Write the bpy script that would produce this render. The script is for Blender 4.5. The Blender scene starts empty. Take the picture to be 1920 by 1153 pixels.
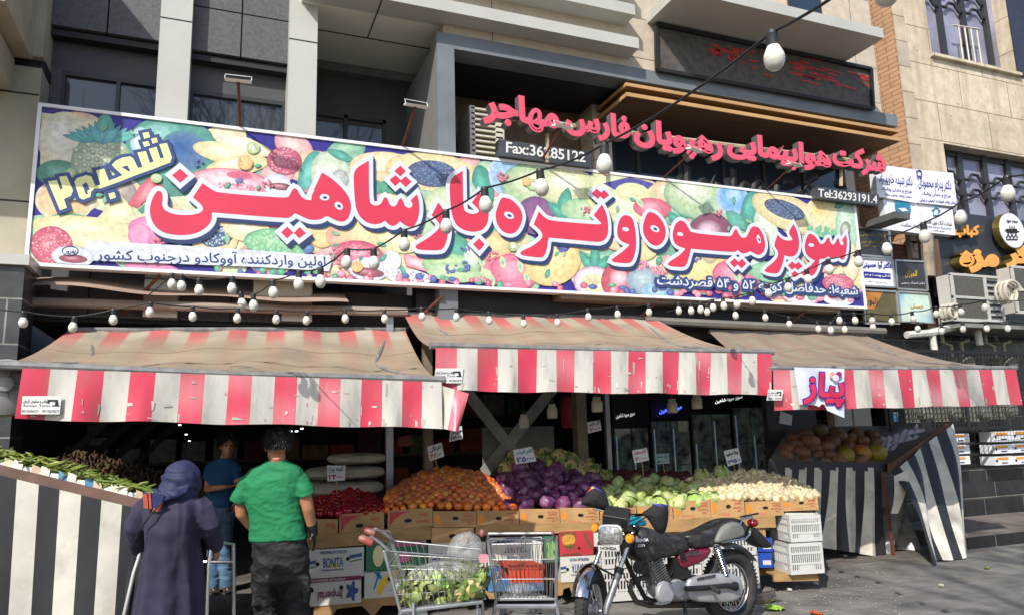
import bpy, math, random
from mathutils import Vector as V, Matrix, noise
R = math.radians
rnd = random.Random(11)
sc = bpy.context.scene
COL = sc.collection
# ---------------- camera, sky, sun, exposure ----------------
FPX, CAMZ = 1387.0, 1.55
YAW, PIT, ROL = R(22), R(10), R(1.6)
fw = V((math.sin(YAW)*math.cos(PIT), math.cos(YAW)*math.cos(PIT), math.sin(PIT)))
r0 = V((math.cos(YAW), -math.sin(YAW), 0)); u0 = r0.cross(fw)
rt = r0*math.cos(ROL)-u0*math.sin(ROL); up = u0*math.cos(ROL)+r0*math.sin(ROL)
CAM = V((0, 0, CAMZ))
cd = bpy.data.cameras.new('camera'); cd.sensor_width = 36; cd.lens = FPX/1920*36; cd.clip_end = 2000; cd.clip_start = .05
co = bpy.data.objects.new('camera', cd); COL.objects.link(co)
co.matrix_world = Matrix(((rt.x, up.x, -fw.x, CAM.x), (rt.y, up.y, -fw.y, CAM.y), (rt.z, up.z, -fw.z, CAM.z), (0, 0, 0, 1)))
sc.camera = co
SUN_EL, SUN_AZ = R(40), R(45)        # azimuth: how far to the left of straight behind the camera side of the street
sd = V((-math.sin(SUN_AZ)*math.cos(SUN_EL), -math.cos(SUN_AZ)*math.cos(SUN_EL), math.sin(SUN_EL)))
wd = bpy.data.worlds.new('World'); sc.world = wd; wd.use_nodes = True
nt = wd.node_tree; sky = nt.nodes.new('ShaderNodeTexSky'); sky.sky_type = 'NISHITA'; sky.sun_disc = False
sky.sun_elevation = SUN_EL; sky.sun_rotation = math.atan2(sd.x, sd.y)
sky.dust_density = 1.5
bg = nt.nodes['Background']; bg.inputs[1].default_value = .15
nt.links.new(sky.outputs[0], bg.inputs[0])
sl = bpy.data.lights.new('sun', 'SUN'); sl.energy = 3.9; sl.angle = R(.55); sl.color = (1, .95, .88)
so = bpy.data.objects.new('sun', sl); COL.objects.link(so); so.location = (-10, -10, 20)
so.rotation_euler = (-sd).to_track_quat('-Z', 'Y').to_euler()
sc.view_settings.view_transform = 'Standard'; sc.view_settings.look = 'None'; sc.view_settings.gamma = 1
sc.view_settings.exposure = 0.33
sc.cycles.max_bounces = 6; sc.cycles.diffuse_bounces = 3; sc.cycles.glossy_bounces = 3; sc.cycles.transparent_max_bounces = 8
sc.cycles.caustics_reflective = False; sc.cycles.caustics_refractive = False

# ---------------- helpers ----------------
def ray(u, v): return fw+rt*((u-960)/FPX)-up*((v-576.5)/FPX)
def P(u, v, Y): d = ray(u, v); return CAM+d*(Y/d.y)
def PX(u, v, X): d = ray(u, v); return CAM+d*(X/d.x)
def PZ(u, v, z): d = ray(u, v); return CAM+d*((z-CAMZ)/d.z)
def PD(u, v, D): return CAM+ray(u, v)*D
def PL(u, v, pt, n):
    d = ray(u, v); return CAM+d*((V(pt)-CAM).dot(n)/d.dot(n))
_m = {}
def lin(c):
    return tuple((x/12.92 if x <= .04045 else ((x+.055)/1.055)**2.4) for x in c)
def mat(name, col, rough=.6, metal=0., var=.18, scale=5., bump=0., bscale=60., coat=0., dirt=None, dscale=2.5, damt=.5, rand=0., alpha=1., trans=0., vcol=False, emit=0., stretch=None, hue=0., spec=None):
    if name in _m: return _m[name]
    m = bpy.data.materials.new(name); m.use_nodes = True; _m[name] = m
    t = m.node_tree; N = t.nodes; L = t.links; b = N['Principled BSDF']
    tc = N.new('ShaderNodeTexCoord'); src = tc.outputs['Object']
    if stretch:
        mp = N.new('ShaderNodeMapping'); mp.inputs['Scale'].default_value = stretch; L.new(src, mp.inputs[0]); src = mp.outputs[0]
    if vcol:
        a = N.new('ShaderNodeVertexColor'); a.layer_name = 'Col'; c = a.outputs[0]
    else:
        rg = N.new('ShaderNodeRGB'); rg.outputs[0].default_value = (*col, 1); c = rg.outputs[0]
    if var:
        n = N.new('ShaderNodeTexNoise'); n.inputs['Scale'].default_value = scale; n.inputs['Detail'].default_value = 8; L.new(src, n.inputs[0])
        mr = N.new('ShaderNodeMapRange'); mr.inputs[1].default_value = .3; mr.inputs[2].default_value = .7; mr.inputs[3].default_value = 1-var; mr.inputs[4].default_value = 1+var; L.new(n.outputs[0], mr.inputs[0])
        x = N.new('ShaderNodeMix'); x.data_type = 'RGBA'; x.blend_type = 'MULTIPLY'; x.inputs[0].default_value = 1; L.new(c, x.inputs[6]); L.new(mr.outputs[0], x.inputs[7]); c = x.outputs[2]
    if dirt:
        n = N.new('ShaderNodeTexNoise'); n.inputs['Scale'].default_value = dscale; n.inputs['Detail'].default_value = 10; n.inputs['Roughness'].default_value = .65; L.new(src, n.inputs[0])
        mr = N.new('ShaderNodeMapRange'); mr.inputs[1].default_value = .48; mr.inputs[2].default_value = .72; mr.inputs[3].default_value = 0; mr.inputs[4].default_value = damt; L.new(n.outputs[0], mr.inputs[0])
        x = N.new('ShaderNodeMix'); x.data_type = 'RGBA'; L.new(mr.outputs[0], x.inputs[0]); L.new(c, x.inputs[6]); x.inputs[7].default_value = (*dirt, 1); c = x.outputs[2]
    if rand or hue:
        oi = N.new('ShaderNodeObjectInfo'); hs = N.new('ShaderNodeHueSaturation')
        mr = N.new('ShaderNodeMapRange'); mr.inputs[3].default_value = 1-rand; mr.inputs[4].default_value = 1+rand; L.new(oi.outputs['Random'], mr.inputs[0]); L.new(mr.outputs[0], hs.inputs['Value'])
        if hue:
            ml = N.new('ShaderNodeMath'); ml.operation = 'MULTIPLY'; ml.inputs[1].default_value = 7.31; L.new(oi.outputs['Random'], ml.inputs[0])
            fr = N.new('ShaderNodeMath'); fr.operation = 'FRACT'; L.new(ml.outputs[0], fr.inputs[0])
            m2 = N.new('ShaderNodeMapRange'); m2.inputs[3].default_value = .5-hue; m2.inputs[4].default_value = .5+hue; L.new(fr.outputs[0], m2.inputs[0]); L.new(m2.outputs[0], hs.inputs['Hue'])
        L.new(c, hs.inputs['Color']); c = hs.outputs[0]
    L.new(c, b.inputs['Base Color']); b.inputs['Roughness'].default_value = rough; b.inputs['Metallic'].default_value = metal
    b.inputs['Coat Weight'].default_value = coat; b.inputs['Coat Roughness'].default_value = .15
    if spec is not None: b.inputs['Specular IOR Level'].default_value = spec
    if alpha < 1: b.inputs['Alpha'].default_value = alpha
    if trans: b.inputs['Transmission Weight'].default_value = trans
    if emit: L.new(c, b.inputs['Emission Color']); b.inputs['Emission Strength'].default_value = emit
    if bump:
        n = N.new('ShaderNodeTexNoise'); n.inputs['Scale'].default_value = bscale; n.inputs['Detail'].default_value = 6; L.new(src, n.inputs[0])
        bp = N.new('ShaderNodeBump'); bp.inputs['Strength'].default_value = bump; bp.inputs['Distance'].default_value = .02; L.new(n.outputs[0], bp.inputs['Height']); L.new(bp.outputs[0], b.inputs['Normal'])
    return m
def brickmat(name, c1, c2, cm, w, h, mortar=.012, rough=.8, off=.5, ang=0., var=.25, scale=3., stain=None, horiz=False):
    m = bpy.data.materials.new(name); m.use_nodes = True; t = m.node_tree; N = t.nodes; L = t.links; b = N['Principled BSDF']
    tc = N.new('ShaderNodeTexCoord'); sp = N.new('ShaderNodeSeparateXYZ'); L.new(tc.outputs['Object'], sp.inputs[0])
    cb = N.new('ShaderNodeCombineXYZ')
    if ang:
        a = N.new('ShaderNodeMath'); a.operation = 'MULTIPLY'; a.inputs[1].default_value = math.cos(ang); L.new(sp.outputs[0], a.inputs[0])
        a2 = N.new('ShaderNodeMath'); a2.operation = 'MULTIPLY_ADD'; a2.inputs[1].default_value = math.sin(ang); L.new(sp.outputs[1], a2.inputs[0]); L.new(a.outputs[0], a2.inputs[2]); L.new(a2.outputs[0], cb.inputs[0])
    else: L.new(sp.outputs[0], cb.inputs[0])
    L.new(sp.outputs[1 if horiz else 2], cb.inputs[1])
    k = N.new('ShaderNodeTexBrick'); k.offset = off; k.inputs['Color1'].default_value = (*c1, 1); k.inputs['Color2'].default_value = (*c2, 1); k.inputs['Mortar'].default_value = (*cm, 1)
    k.inputs['Scale'].default_value = 1; k.inputs['Mortar Size'].default_value = mortar; k.inputs['Mortar Smooth'].default_value = .2; k.inputs['Brick Width'].default_value = w; k.inputs['Row Height'].default_value = h
    L.new(cb.outputs[0], k.inputs[0]); c = k.outputs[0]
    n = N.new('ShaderNodeTexNoise'); n.inputs['Scale'].default_value = scale; n.inputs['Detail'].default_value = 10; n.inputs['Roughness'].default_value = .65; L.new(tc.outputs['Object'], n.inputs[0])
    mr = N.new('ShaderNodeMapRange'); mr.inputs[1].default_value = .3; mr.inputs[2].default_value = .7; mr.inputs[3].default_value = 1-var; mr.inputs[4].default_value = 1+var; L.new(n.outputs[0], mr.inputs[0])
    x = N.new('ShaderNodeMix'); x.data_type = 'RGBA'; x.blend_type = 'MULTIPLY'; x.inputs[0].default_value = 1; L.new(c, x.inputs[6]); L.new(mr.outputs[0], x.inputs[7]); c = x.outputs[2]
    if stain:
        mp = N.new('ShaderNodeMapping'); mp.inputs['Scale'].default_value = (5, 5, .5); L.new(tc.outputs['Object'], mp.inputs[0])
        n2 = N.new('ShaderNodeTexNoise'); n2.inputs['Scale'].default_value = 1; n2.inputs['Detail'].default_value = 8; L.new(mp.outputs[0], n2.inputs[0])
        m3 = N.new('ShaderNodeMapRange'); m3.inputs[1].default_value = .5; m3.inputs[2].default_value = .75; m3.inputs[4].default_value = .6; L.new(n2.outputs[0], m3.inputs[0])
        x = N.new('ShaderNodeMix'); x.data_type = 'RGBA'; L.new(m3.outputs[0], x.inputs[0]); L.new(c, x.inputs[6]); x.inputs[7].default_value = (*stain, 1); c = x.outputs[2]
        # small pits
        n4 = N.new('ShaderNodeTexVoronoi'); n4.inputs['Scale'].default_value = 3.2; L.new(tc.outputs['Object'], n4.inputs[0])
        m4 = N.new('ShaderNodeMapRange'); m4.inputs[1].default_value = .03; m4.inputs[2].default_value = .09; m4.inputs[3].default_value = .75; m4.inputs[4].default_value = 0; L.new(n4.outputs[0], m4.inputs[0])
        x = N.new('ShaderNodeMix'); x.data_type = 'RGBA'; L.new(m4.outputs[0], x.inputs[0]); L.new(c, x.inputs[6]); x.inputs[7].default_value = (*[s*.4 for s in stain], 1); c = x.outputs[2]
    L.new(c, b.inputs['Base Color']); b.inputs['Roughness'].default_value = rough
    ad = N.new('ShaderNodeMath'); ad.operation = 'MULTIPLY_ADD'; ad.inputs[1].default_value = -1.2; L.new(k.outputs[1], ad.inputs[0]); L.new(n.outputs[0], ad.inputs[2])
    bp = N.new('ShaderNodeBump'); bp.inputs['Strength'].default_value = .35; bp.inputs['Distance'].default_value = .02; L.new(ad.outputs[0], bp.inputs['Height']); L.new(bp.outputs[0], b.inputs['Normal'])
    _m[name] = m
    return m

class MB:
    def __init__(s): s.v = []; s.f = []; s.c = []; s.mi = []; s.k = 0; s.col = None
    def add(s, vs, fs, col=None):
        b = len(s.v); s.v += [tuple(x) for x in vs]; s.f += [tuple(i+b for i in f) for f in fs]
        s.mi += [s.k]*len(fs)
        cc = col or s.col or (1, 1, 1)
        s.c += (cc if isinstance(cc, list) else [cc]*len(vs)); return s
    def box(s, c, sz, m=None, col=None):
        x, y, z = [q/2 for q in sz]
        vs = [V((i*x, j*y, k*z)) for i in (-1, 1) for j in (-1, 1) for k in (-1, 1)]
        if m is not None: vs = [m.to_3x3() @ p for p in vs]
        vs = [p+V(c) for p in vs]
        return s.add(vs, [(0, 1, 3, 2), (4, 6, 7, 5), (0, 4, 5, 1), (2, 3, 7, 6), (0, 2, 6, 4), (1, 5, 7, 3)], col)
    def bx(s, x0, x1, y0, y1, z0, z1, col=None): return s.box(((x0+x1)/2, (y0+y1)/2, (z0+z1)/2), (abs(x1-x0), abs(y1-y0), abs(z1-z0)), None, col)
    def prism(s, pts, ext, col=None):
        n = len(pts); pts = [V(p) for p in pts]; e = V(ext); vs = pts+[p+e for p in pts]
        fs = [tuple(range(n)), tuple(range(2*n-1, n-1, -1))]+[(i, i+n, (i+1) % n+n, (i+1) % n) for i in range(n)]
        return s.add(vs, fs, col)
    def poly(s, pts, col=None): return s.add(pts, [tuple(range(len(pts)))], col)
    def tube(s, pts, r, n=8, cap=True, col=None, closed=False):
        pts = [V(p) for p in pts]; m = len(pts); rs = r if isinstance(r, (list, tuple)) else [r]*m
        vs = []; fs = []; prev = None
        for i, p in enumerate(pts):
            if closed: d = pts[(i+1) % m]-pts[i-1]
            else: d = pts[min(i+1, m-1)]-pts[max(i-1, 0)]
            d = d.normalized() if d.length > 1e-9 else V((0, 0, 1))
            if prev is None: a = d.orthogonal().normalized()
            else: a = prev-d*prev.dot(d); a = a.normalized() if a.length > 1e-6 else d.orthogonal().normalized()
            prev = a; b = d.cross(a)
            for k in range(n): t = 2*math.pi*k/n; vs.append(p+(a*math.cos(t)+b*math.sin(t))*rs[i])
        for i in range(m if closed else m-1):
            j = (i+1) % m
            for k in range(n): fs.append((i*n+k, i*n+(k+1) % n, j*n+(k+1) % n, j*n+k))
        if cap and not closed: fs += [tuple(range(n-1, -1, -1)), tuple(range((m-1)*n, m*n))]
        return s.add(vs, fs, col)
    def loft(s, rings, cap=True, col=None):
        n = len(rings[0]); vs = [p for r in rings for p in r]; fs = []
        for i in range(len(rings)-1):
            for k in range(n): fs.append((i*n+k, i*n+(k+1) % n, (i+1)*n+(k+1) % n, (i+1)*n+k))
        if cap: fs += [tuple(range(n-1, -1, -1)), tuple(range((len(rings)-1)*n, len(rings)*n))]
        return s.add(vs, fs, col)
    def lathe(s, prof, c=(0, 0, 0), axis=(0, 0, 1), n=16, col=None):
        ax = V(axis).normalized(); a = ax.orthogonal().normalized(); b = ax.cross(a)
        return s.loft([[V(c)+ax*h+(a*math.cos(2*math.pi*k/n)+b*math.sin(2*math.pi*k/n))*max(r, 1e-4) for k in range(n)] for r, h in prof], True, col)
    def ell(s, c, r, m=None, n=12, h=8, fn=None, col=None):
        r = r if isinstance(r, (tuple, list)) else (r, r, r); rings = []
        for i in range(h+1):
            t = math.pi*i/h; st = max(math.sin(t), .002); ring = []
            for k in range(n):
                p = 2*math.pi*k/n; d = V((st*math.cos(p), st*math.sin(p), -math.cos(t)))
                q = d*(fn(d) if fn else 1); q = V((q.x*r[0], q.y*r[1], q.z*r[2]))
                if m is not None: q = m.to_3x3() @ q
                ring.append(V(c)+q)
            rings.append(ring)
        return s.loft(rings, True, col)
    def grid(s, fn, nu, nv, colfn=None):
        vs = [fn(i/nu, j/nv) for j in range(nv+1) for i in range(nu+1)]
        fs = [(j*(nu+1)+i, j*(nu+1)+i+1, (j+1)*(nu+1)+i+1, (j+1)*(nu+1)+i) for j in range(nv) for i in range(nu)]
        cs = [colfn(i/nu, j/nv) for j in range(nv+1) for i in range(nu+1)] if colfn else None
        return s.add(vs, fs, cs)
    def mesh(s, name, smooth=False):
        me = bpy.data.meshes.new(name); me.from_pydata(s.v, [], s.f)
        if any(c != (1, 1, 1) for c in s.c):
            a = me.color_attributes.new('Col', 'FLOAT_COLOR', 'POINT')
            a.data.foreach_set('color', [q for c in s.c for q in (*c, 1.)])
        if any(s.mi): me.polygons.foreach_set('material_index', s.mi)
        if smooth:
            me.polygons.foreach_set('use_smooth', [True]*len(me.polygons))
            try: me.set_sharp_from_angle(angle=R(smooth if smooth is not True else 40))
            except Exception: pass
        me.validate(); me.update(); return me
    def build(s, name, mats, parent=None, smooth=False, origin=None):
        me = s.mesh(name, smooth)
        for m in (mats if isinstance(mats, (list, tuple)) else [mats]): me.materials.append(m)
        o = bpy.data.objects.new(name, me); COL.objects.link(o)
        if origin is not None:
            me.transform(Matrix.Translation(-V(origin))); o.location = origin
        if parent: attach(o, parent)
        return o
def attach(o, parent):
    p = parent; mtx = Matrix.Identity(4)
    while p: mtx = (p.matrix_parent_inverse @ p.matrix_basis if p.parent else p.matrix_basis) @ mtx; p = p.parent
    o.parent = parent; o.matrix_parent_inverse = mtx.inverted()
def tag(o, label, cat, group=None):
    o['label'] = label; o['category'] = cat
    if group: o['group'] = group
    return o
def struct(o): o['kind'] = 'structure'; return o
def thing(name, label, cat, loc=(0, 0, 0), group=None):
    o = bpy.data.objects.new(name, None); COL.objects.link(o); o.location = loc; o.empty_display_size = .1
    return tag(o, label, cat, group)
def kids(o): return [c for c in bpy.data.objects if c.parent == o]
def dup(root, loc=None, rot=None, label=None, group=None, scale=None, tree=None):
    r = root.copy(); COL.objects.link(r)
    if loc is not None: r.location = loc
    if rot is not None: r.rotation_euler = rot
    if scale is not None: r.scale = scale
    if label: r['label'] = label
    if group: r['group'] = group
    for c, gs in (tree or []):
        d = c.copy(); COL.objects.link(d); d.parent = r
        for g in gs: e = g.copy(); COL.objects.link(e); e.parent = d
    return r
def mods(o, *ms):
    for t, kw in ms:
        m = o.modifiers.new(t, t)
        for k, x in kw.items(): setattr(m, k, x)
    bpy.context.view_layer.update()
    d = bpy.context.evaluated_depsgraph_get(); me = bpy.data.meshes.new_from_object(o.evaluated_get(d))
    old = o.data; o.modifiers.clear(); o.data = me; bpy.data.meshes.remove(old); return o
def smoothall(o):
    o.data.polygons.foreach_set('use_smooth', [True]*len(o.data.polygons)); return o

# ---------------- lettering ----------------
AR = {'ا':'FE8D FE8E','آ':'FE81 FE82','ب':'FE8F FE90 FE91 FE92','پ':'FB56 FB57 FB58 FB59','ت':'FE95 FE96 FE97 FE98','ج':'FE9D FE9E FE9F FEA0','چ':'FB7A FB7B FB7C FB7D','ح':'FEA1 FEA2 FEA3 FEA4','خ':'FEA5 FEA6 FEA7 FEA8','د':'FEA9 FEAA','ر':'FEAD FEAE','ز':'FEAF FEB0','س':'FEB1 FEB2 FEB3 FEB4','ش':'FEB5 FEB6 FEB7 FEB8','ص':'FEB9 FEBA FEBB FEBC','ق':'FED5 FED6 FED7 FED8','ف':'FED1 FED2 FED3 FED4','ع':'FEC9 FECA FECB FECC','ک':'FB8E FB8F FB90 FB91','گ':'FB92 FB93 FB94 FB95','ل':'FEDD FEDE FEDF FEE0','م':'FEE1 FEE2 FEE3 FEE4','ن':'FEE5 FEE6 FEE7 FEE8','و':'FEED FEEE','ه':'FEE9 FEEA FEEB FEEC','ی':'FBFC FBFD FBFE FBFF','ط':'FEC1 FEC2 FEC3 FEC4','غ':'FECD FECE FECF FED0'}
AR = {k: [chr(int(c, 16)) for c in v.split()] for k, v in AR.items()}
def shape(s):
    if not any(c in AR for c in s) and not any('۰' <= c <= '۹' for c in s): return s
    out = []; n = len(s)
    for i, c in enumerate(s):
        if c not in AR: out.append(c); continue
        p = i > 0 and s[i-1] in AR and len(AR[s[i-1]]) == 4
        q = i < n-1 and s[i+1] in AR; f = AR[c]
        out.append(f[1 if p else 0] if len(f) == 2 else f[3 if p and q else 1 if p else 2 if q else 0])
    out = out[::-1]; i = 0
    isd = lambda c: '۰' <= c <= '۹' or c.isdigit()
    while i < n:
        j = i
        while j < n and isd(out[j]): j += 1
        out[i:j] = out[i:j][::-1]; i = max(j, i+1)
    return ''.join(out)
_gl = {}
def _curve(body, bev):
    cu = bpy.data.curves.new('t', 'FONT'); cu.body = body; cu.bevel_depth = bev; cu.bevel_resolution = 0; cu.resolution_u = 4
    o = bpy.data.objects.new('t', cu); COL.objects.link(o); bpy.context.view_layer.update()
    me = bpy.data.meshes.new_from_object(o.evaluated_get(bpy.context.evaluated_depsgraph_get()))
    vs = [v.co.copy() for v in me.vertices]; fs = [tuple(p.vertices) for p in me.polygons]
    bpy.data.objects.remove(o); bpy.data.meshes.remove(me); bpy.data.curves.remove(cu); return vs, fs
def glyph(c, bev):
    k = (c, bev)
    if k not in _gl:
        if c == ' ': _gl[k] = ([], [], .27)
        else:
            vs, fs = _curve(c, bev)
            if '|' not in _gl: _gl['|'] = min(v.x for v in _curve('|', 0)[0])
            w, _ = _curve(c+'|', 0)
            adv = max(v.x for v in w)
            bw, _ = _curve('|', 0); adv -= max(v.x for v in bw)
            _gl[k] = (vs, fs, adv)
    return _gl[k]
def text(s, bev=0., latin=False):
    s = s if latin else shape(s); x = 0; vs = []; fs = []
    for i, c in enumerate(s):
        g, f, a = glyph(c, bev); b = len(vs)
        vs += [V((p.x+x, p.y, (p.z/bev if bev else p.z)*.5+(i % 2)*.35)) for p in g]; fs += [tuple(q+b for q in t) for t in f]; x += a
    return vs, fs
def text_in(mb, s, bl, br, tl, depth=.004, bev=0.):
    """lettering filling the parallelogram bl-br-tl, depth metres thick, towards the reader"""
    vs, fs = text(s, bev)
    if not vs: return
    x0 = min(p.x for p in vs); x1 = max(p.x for p in vs); y0 = min(p.y for p in vs); y1 = max(p.y for p in vs)
    bl, br, tl = V(bl), V(br), V(tl); nrm = (br-bl).cross(tl-bl).normalized()
    mb.add([bl+(br-bl)*((p.x-x0)/(x1-x0))+(tl-bl)*((p.y-y0)/(y1-y0))+nrm*(depth*(p.z+.6)) for p in vs], fs)
# ---------------- materials of the setting ----------------
def g(h): return lin(tuple(int(h[i:i+2], 16)/255 for i in (0, 2, 4)))
GRAN = mat('dark_granite', (.085, .085, .09), .55, var=.25, scale=30, bump=.15, bscale=300)
GRAN2 = mat('dark_cladding', (.06, .06, .064), .5, var=.2, scale=1.6)
CREAM = mat('cream_panel', (.475, .475, .44), .45, var=.06, scale=1.5, dirt=(.4, .37, .3), dscale=1.2, damt=.25)
BEIGE = mat('beige_cladding', (.42, .38, .28), .55, var=.1, scale=1.2, dirt=(.2, .18, .14), dscale=1.5, damt=.4)
SOFF = mat('soffit_panel', (.78, .76, .66), .6, var=.06, scale=2)
GREY = mat('grey_blue_metal', (.165, .185, .205), .45, var=.12, scale=2.5, dirt=(.1, .1, .1), dscale=3, damt=.3)
BLK = mat('black_paint', (.012, .012, .013), .6, var=.2, scale=4)
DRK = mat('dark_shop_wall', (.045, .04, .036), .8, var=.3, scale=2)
DKM = mat('dark_metal', (.03, .03, .032), .4, metal=.5, var=.2)
WOOD = mat('wood_fin', (.5, .3, .13), .5, var=.15, scale=4, stretch=(.3, 3, 3))
WOODD = mat('brown_panel', (.16, .10, .055), .55, var=.2, scale=6, stretch=(5, 1, .4))
GLS = mat('window_glass', (.045, .05, .056), .03, var=0, metal=0., spec=1.0)
GLB = mat('blue_glass', (.02, .035, .06), .03, var=0, spec=1.0)
WHT = mat('white_metal', (.72, .72, .7), .4, var=.06, dirt=(.3, .27, .22), dscale=4, damt=.3)
RUST = mat('rusty_rod', (.12, .035, .02), .8, var=.4, scale=20)
FRM = mat('window_frame', (.03, .032, .036), .4, var=.1)
TRAV = brickmat('travertine', (.55, .47, .37), (.50, .43, .34), (.1, .08, .06), 3.2, .62, .006, .6, 0, var=.14, scale=6)
STONE = brickmat('stone_slab', (.60, .525, .395), (.55, .475, .355), (.16, .12, .08), 1.35, .74, .008, .8, .5, var=.22, scale=5, stain=(.3, .22, .13))
BRICK = brickmat('tan_brick', (.56, .33, .19), (.50, .29, .16), (.26, .16, .1), .30, .088, .009, .85, .5, ang=-.85, var=.12)
BRICKD = brickmat('brown_brick', (.13, .055, .03), (.1, .045, .025), (.05, .03, .02), .24, .09, .009, .85, .5, var=.2)
TILE = brickmat('black_tile', (.022, .023, .025), (.027, .028, .03), (.22, .2, .17), .9, .42, .006, .25, .5, var=.3, scale=3)
TILEP = brickmat('grey_tile', (.05, .052, .056), (.045, .047, .05), (.24, .23, .2), 1.2, .42, .008, .35, .5, var=.35, scale=4)
PAVE = brickmat('paving', (.178, .167, .15), (.155, .146, .132), (.11, .103, .095), .8, .4, .006, .85, .5, var=.5, scale=2.2, horiz=True)
SLAB = mat('plinth_stone', (.19, .16, .14), .75, var=.25, scale=4, dirt=(.08, .07, .06), dscale=3)
CONC = mat('shop_floor', (.16, .14, .12), .8, var=.3, scale=3, dirt=(.05, .045, .04), dscale=1.4, damt=.8)

# ---------------- ground ----------------
m = MB(); m.poly([(-300, -300, 0), (300, -300, 0), (300, 300, 0), (-300, 300, 0)]); struct(m.build('ground', PAVE))
m = MB(); m.poly([(-6, 6.9, .004), (8.4, 6.9, .004), (8.4, 17, .004), (-6, 17, .004)]); struct(m.build('shop_floor', CONC))

# ---------------- the main building ----------------
YB = 8.2
B = thing('office_building', 'modern office block with dark granite bays, cream pillars and grey canopy frame above the shop', 'building', (2, 9.5, 0))
def X(u, v, Y): return P(u, v, Y).x
def Z(u, v, Y): return P(u, v, Y).z
ZT = 13.5
xp = [(-.725, -.40), (.66, .985)]
for a, b in xp:
    m = MB(); m.bx(a, b, 8.45, 9.0, 2.9, ZT); q = m.build('pillar', CREAM, B)
    for z in (Z(335, 38, 8.45), 3.3): m = MB(); m.bx(a-.002, b+.002, 8.446, 8.5, z-.006, z+.006); m.build('panel_joint', DKM, q)
# granite bays: upper panels, dark band, window below
for bay, (xa, xb, us, vs) in enumerate(((-1.80, -.725, [195], (48, -120)), (-.40, .66, [452], (92, 0)))):
    zl = Z(us[0], 62 if bay == 0 else 108, 8.62)
    m = MB(); zz = zl
    while zz < ZT:
        for x0, x1 in ((xa, (xa+xb)/2-.008), ((xa+xb)/2+.008, xb)):
            m.bx(x0, x1, 8.62, 8.8, zz+.007, zz+.55)
        zz += .56
    m.build('granite_panel', GRAN, B)
    m = MB(); m.bx(xa, xb, 8.70, 9.2, zl+.02, ZT); m.bx(xa, xb, 8.66, 9.2, zl-.09, zl-.02); m.build('bay_backing', BLK, B)
    zw = Z(200, 143, 8.8) if bay == 0 else Z(450, 180, 8.8)
    m = MB(); m.bx(xa, xb, 8.80, 9.2, zw, zl-.09); m.build('dark_band', GRAN2, B)
    xw = X(112, 190, 8.8) if bay == 0 else xa
    if bay == 0: m = MB(); m.bx(xa, xw, 8.8, 9.2, 2.9, zw); m.build('side_panel', GRAN, B)
    fr = MB(); xm = X(220, 190, 8.8) if bay == 0 else X(447, 220, 8.8)
    for x0, x1 in ((xw, xw+.035), (xm-.02, xm+.02), (xb-.035, xb)): fr.bx(x0, x1, 8.80, 8.88, 3.4, zw-.05)
    fr.bx(xw, xb, 8.80, 8.88, zw-.05, zw); w = fr.build('window', FRM, B)
    pn = MB(); pn.bx(xw+.01, xb-.01, 8.845, 8.86, 3.4, zw-.02); pn.build('pane', GLS, w)
    m = MB(); m.bx(xa, xb, 8.62, 9.0, 2.9, 3.42); m.build('granite_panel', GRAN, B)
for x, y0 in ((-1.25, 8.612), (.13, 8.612)): m = MB(); m.bx(x-.008, x+.008, y0, 8.63, 2.9, 3.42); m.build('panel_joint', BLK, B)
# recessed third bay
YR = 9.9; x0, x1 = .985, 2.36
m = MB(); zr = 6.78
zwin = Z(650, 217, YR); m.bx(x0-.2, 2.6, YR, 10.2, zwin, zr+.2); m.bx(X(724, 240, YR), 2.6, YR, 10.2, 2.9, zwin); m.build('recess_wall', GRAN2, B)
m = MB(); m.bx(x0-.2, 2.6, YR-.14, YR, Z(690, 148, YR)-.02, zr); m.build('recess_beam', mat('beam_grey', (.16, .155, .145), .7), B)
m = MB(); xa, xb = x0-.2, X(724, 240, YR); xm = X(648, 240, YR)
for a, b in ((xm-.025, xm+.025), (xb-.05, xb)): m.bx(a, b, YR-.01, YR+.06, 3.4, zwin)
m.bx(xa, xb, YR-.01, YR+.06, zwin-.05, zwin); w = m.build('window', FRM, B)
m = MB(); m.bx(xa, xb, YR+.03, YR+.05, 3.4, zwin); m.build('pane', GLS, w)
m = MB(); m.bx(x0-.2, 5.25, 8.05, 8.4, zr, zr+.16); m.build('sunshade_fin', CREAM, B)
for k in (1, 2, 3):
    zk = zr+.5*k
    m = MB(); m.bx(x0-.2, 5.22, 8.05, 8.4, zk, zk+.16); m.build('sunshade_fin', CREAM, B)
m = MB(); m.bx(x0-.2, 5.2, 8.4, YR+.3, zr+.002, zr+.1); q = m.build('soffit', SOFF, B)
m = MB(); m.bx(x0-.2, 2.6, 8.98, 9.0, zr-.004, zr+.02); m.build('panel_joint', BLK, q)
xx = X(700, 40, 8.6); m = MB(); m.bx(xx-.008, xx+.008, 8.06, 8.98, zr-.004, zr+.02); m.build('panel_joint', BLK, q)
# grey canopy frame
fx0, fx1, fz1 = 2.43, 10.33, 6.64; fzb = 6.44
m = MB(); m.bx(fx0, 2.66, 8.3, 10.0, 2.9, fzb); m.bx(fx0, fx1, 8.3, 8.62, fzb, fz1); m.build('canopy_frame', GREY, B)
m = MB(); m.bx(2.66, fx1-.1, 8.62, 10.2, fzb+.02, fzb+.1); m.build('canopy_ceiling', BLK, B)
m = MB(); m.bx(fx0-.001, fx0+.02, 8.35, 10.0, 3, fzb+.1); m.build('frame_cheek', mat('cheek_render', (.17, .17, .165), .8, var=.15, scale=2, dirt=(.09, .08, .07), dscale=2), B)
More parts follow.
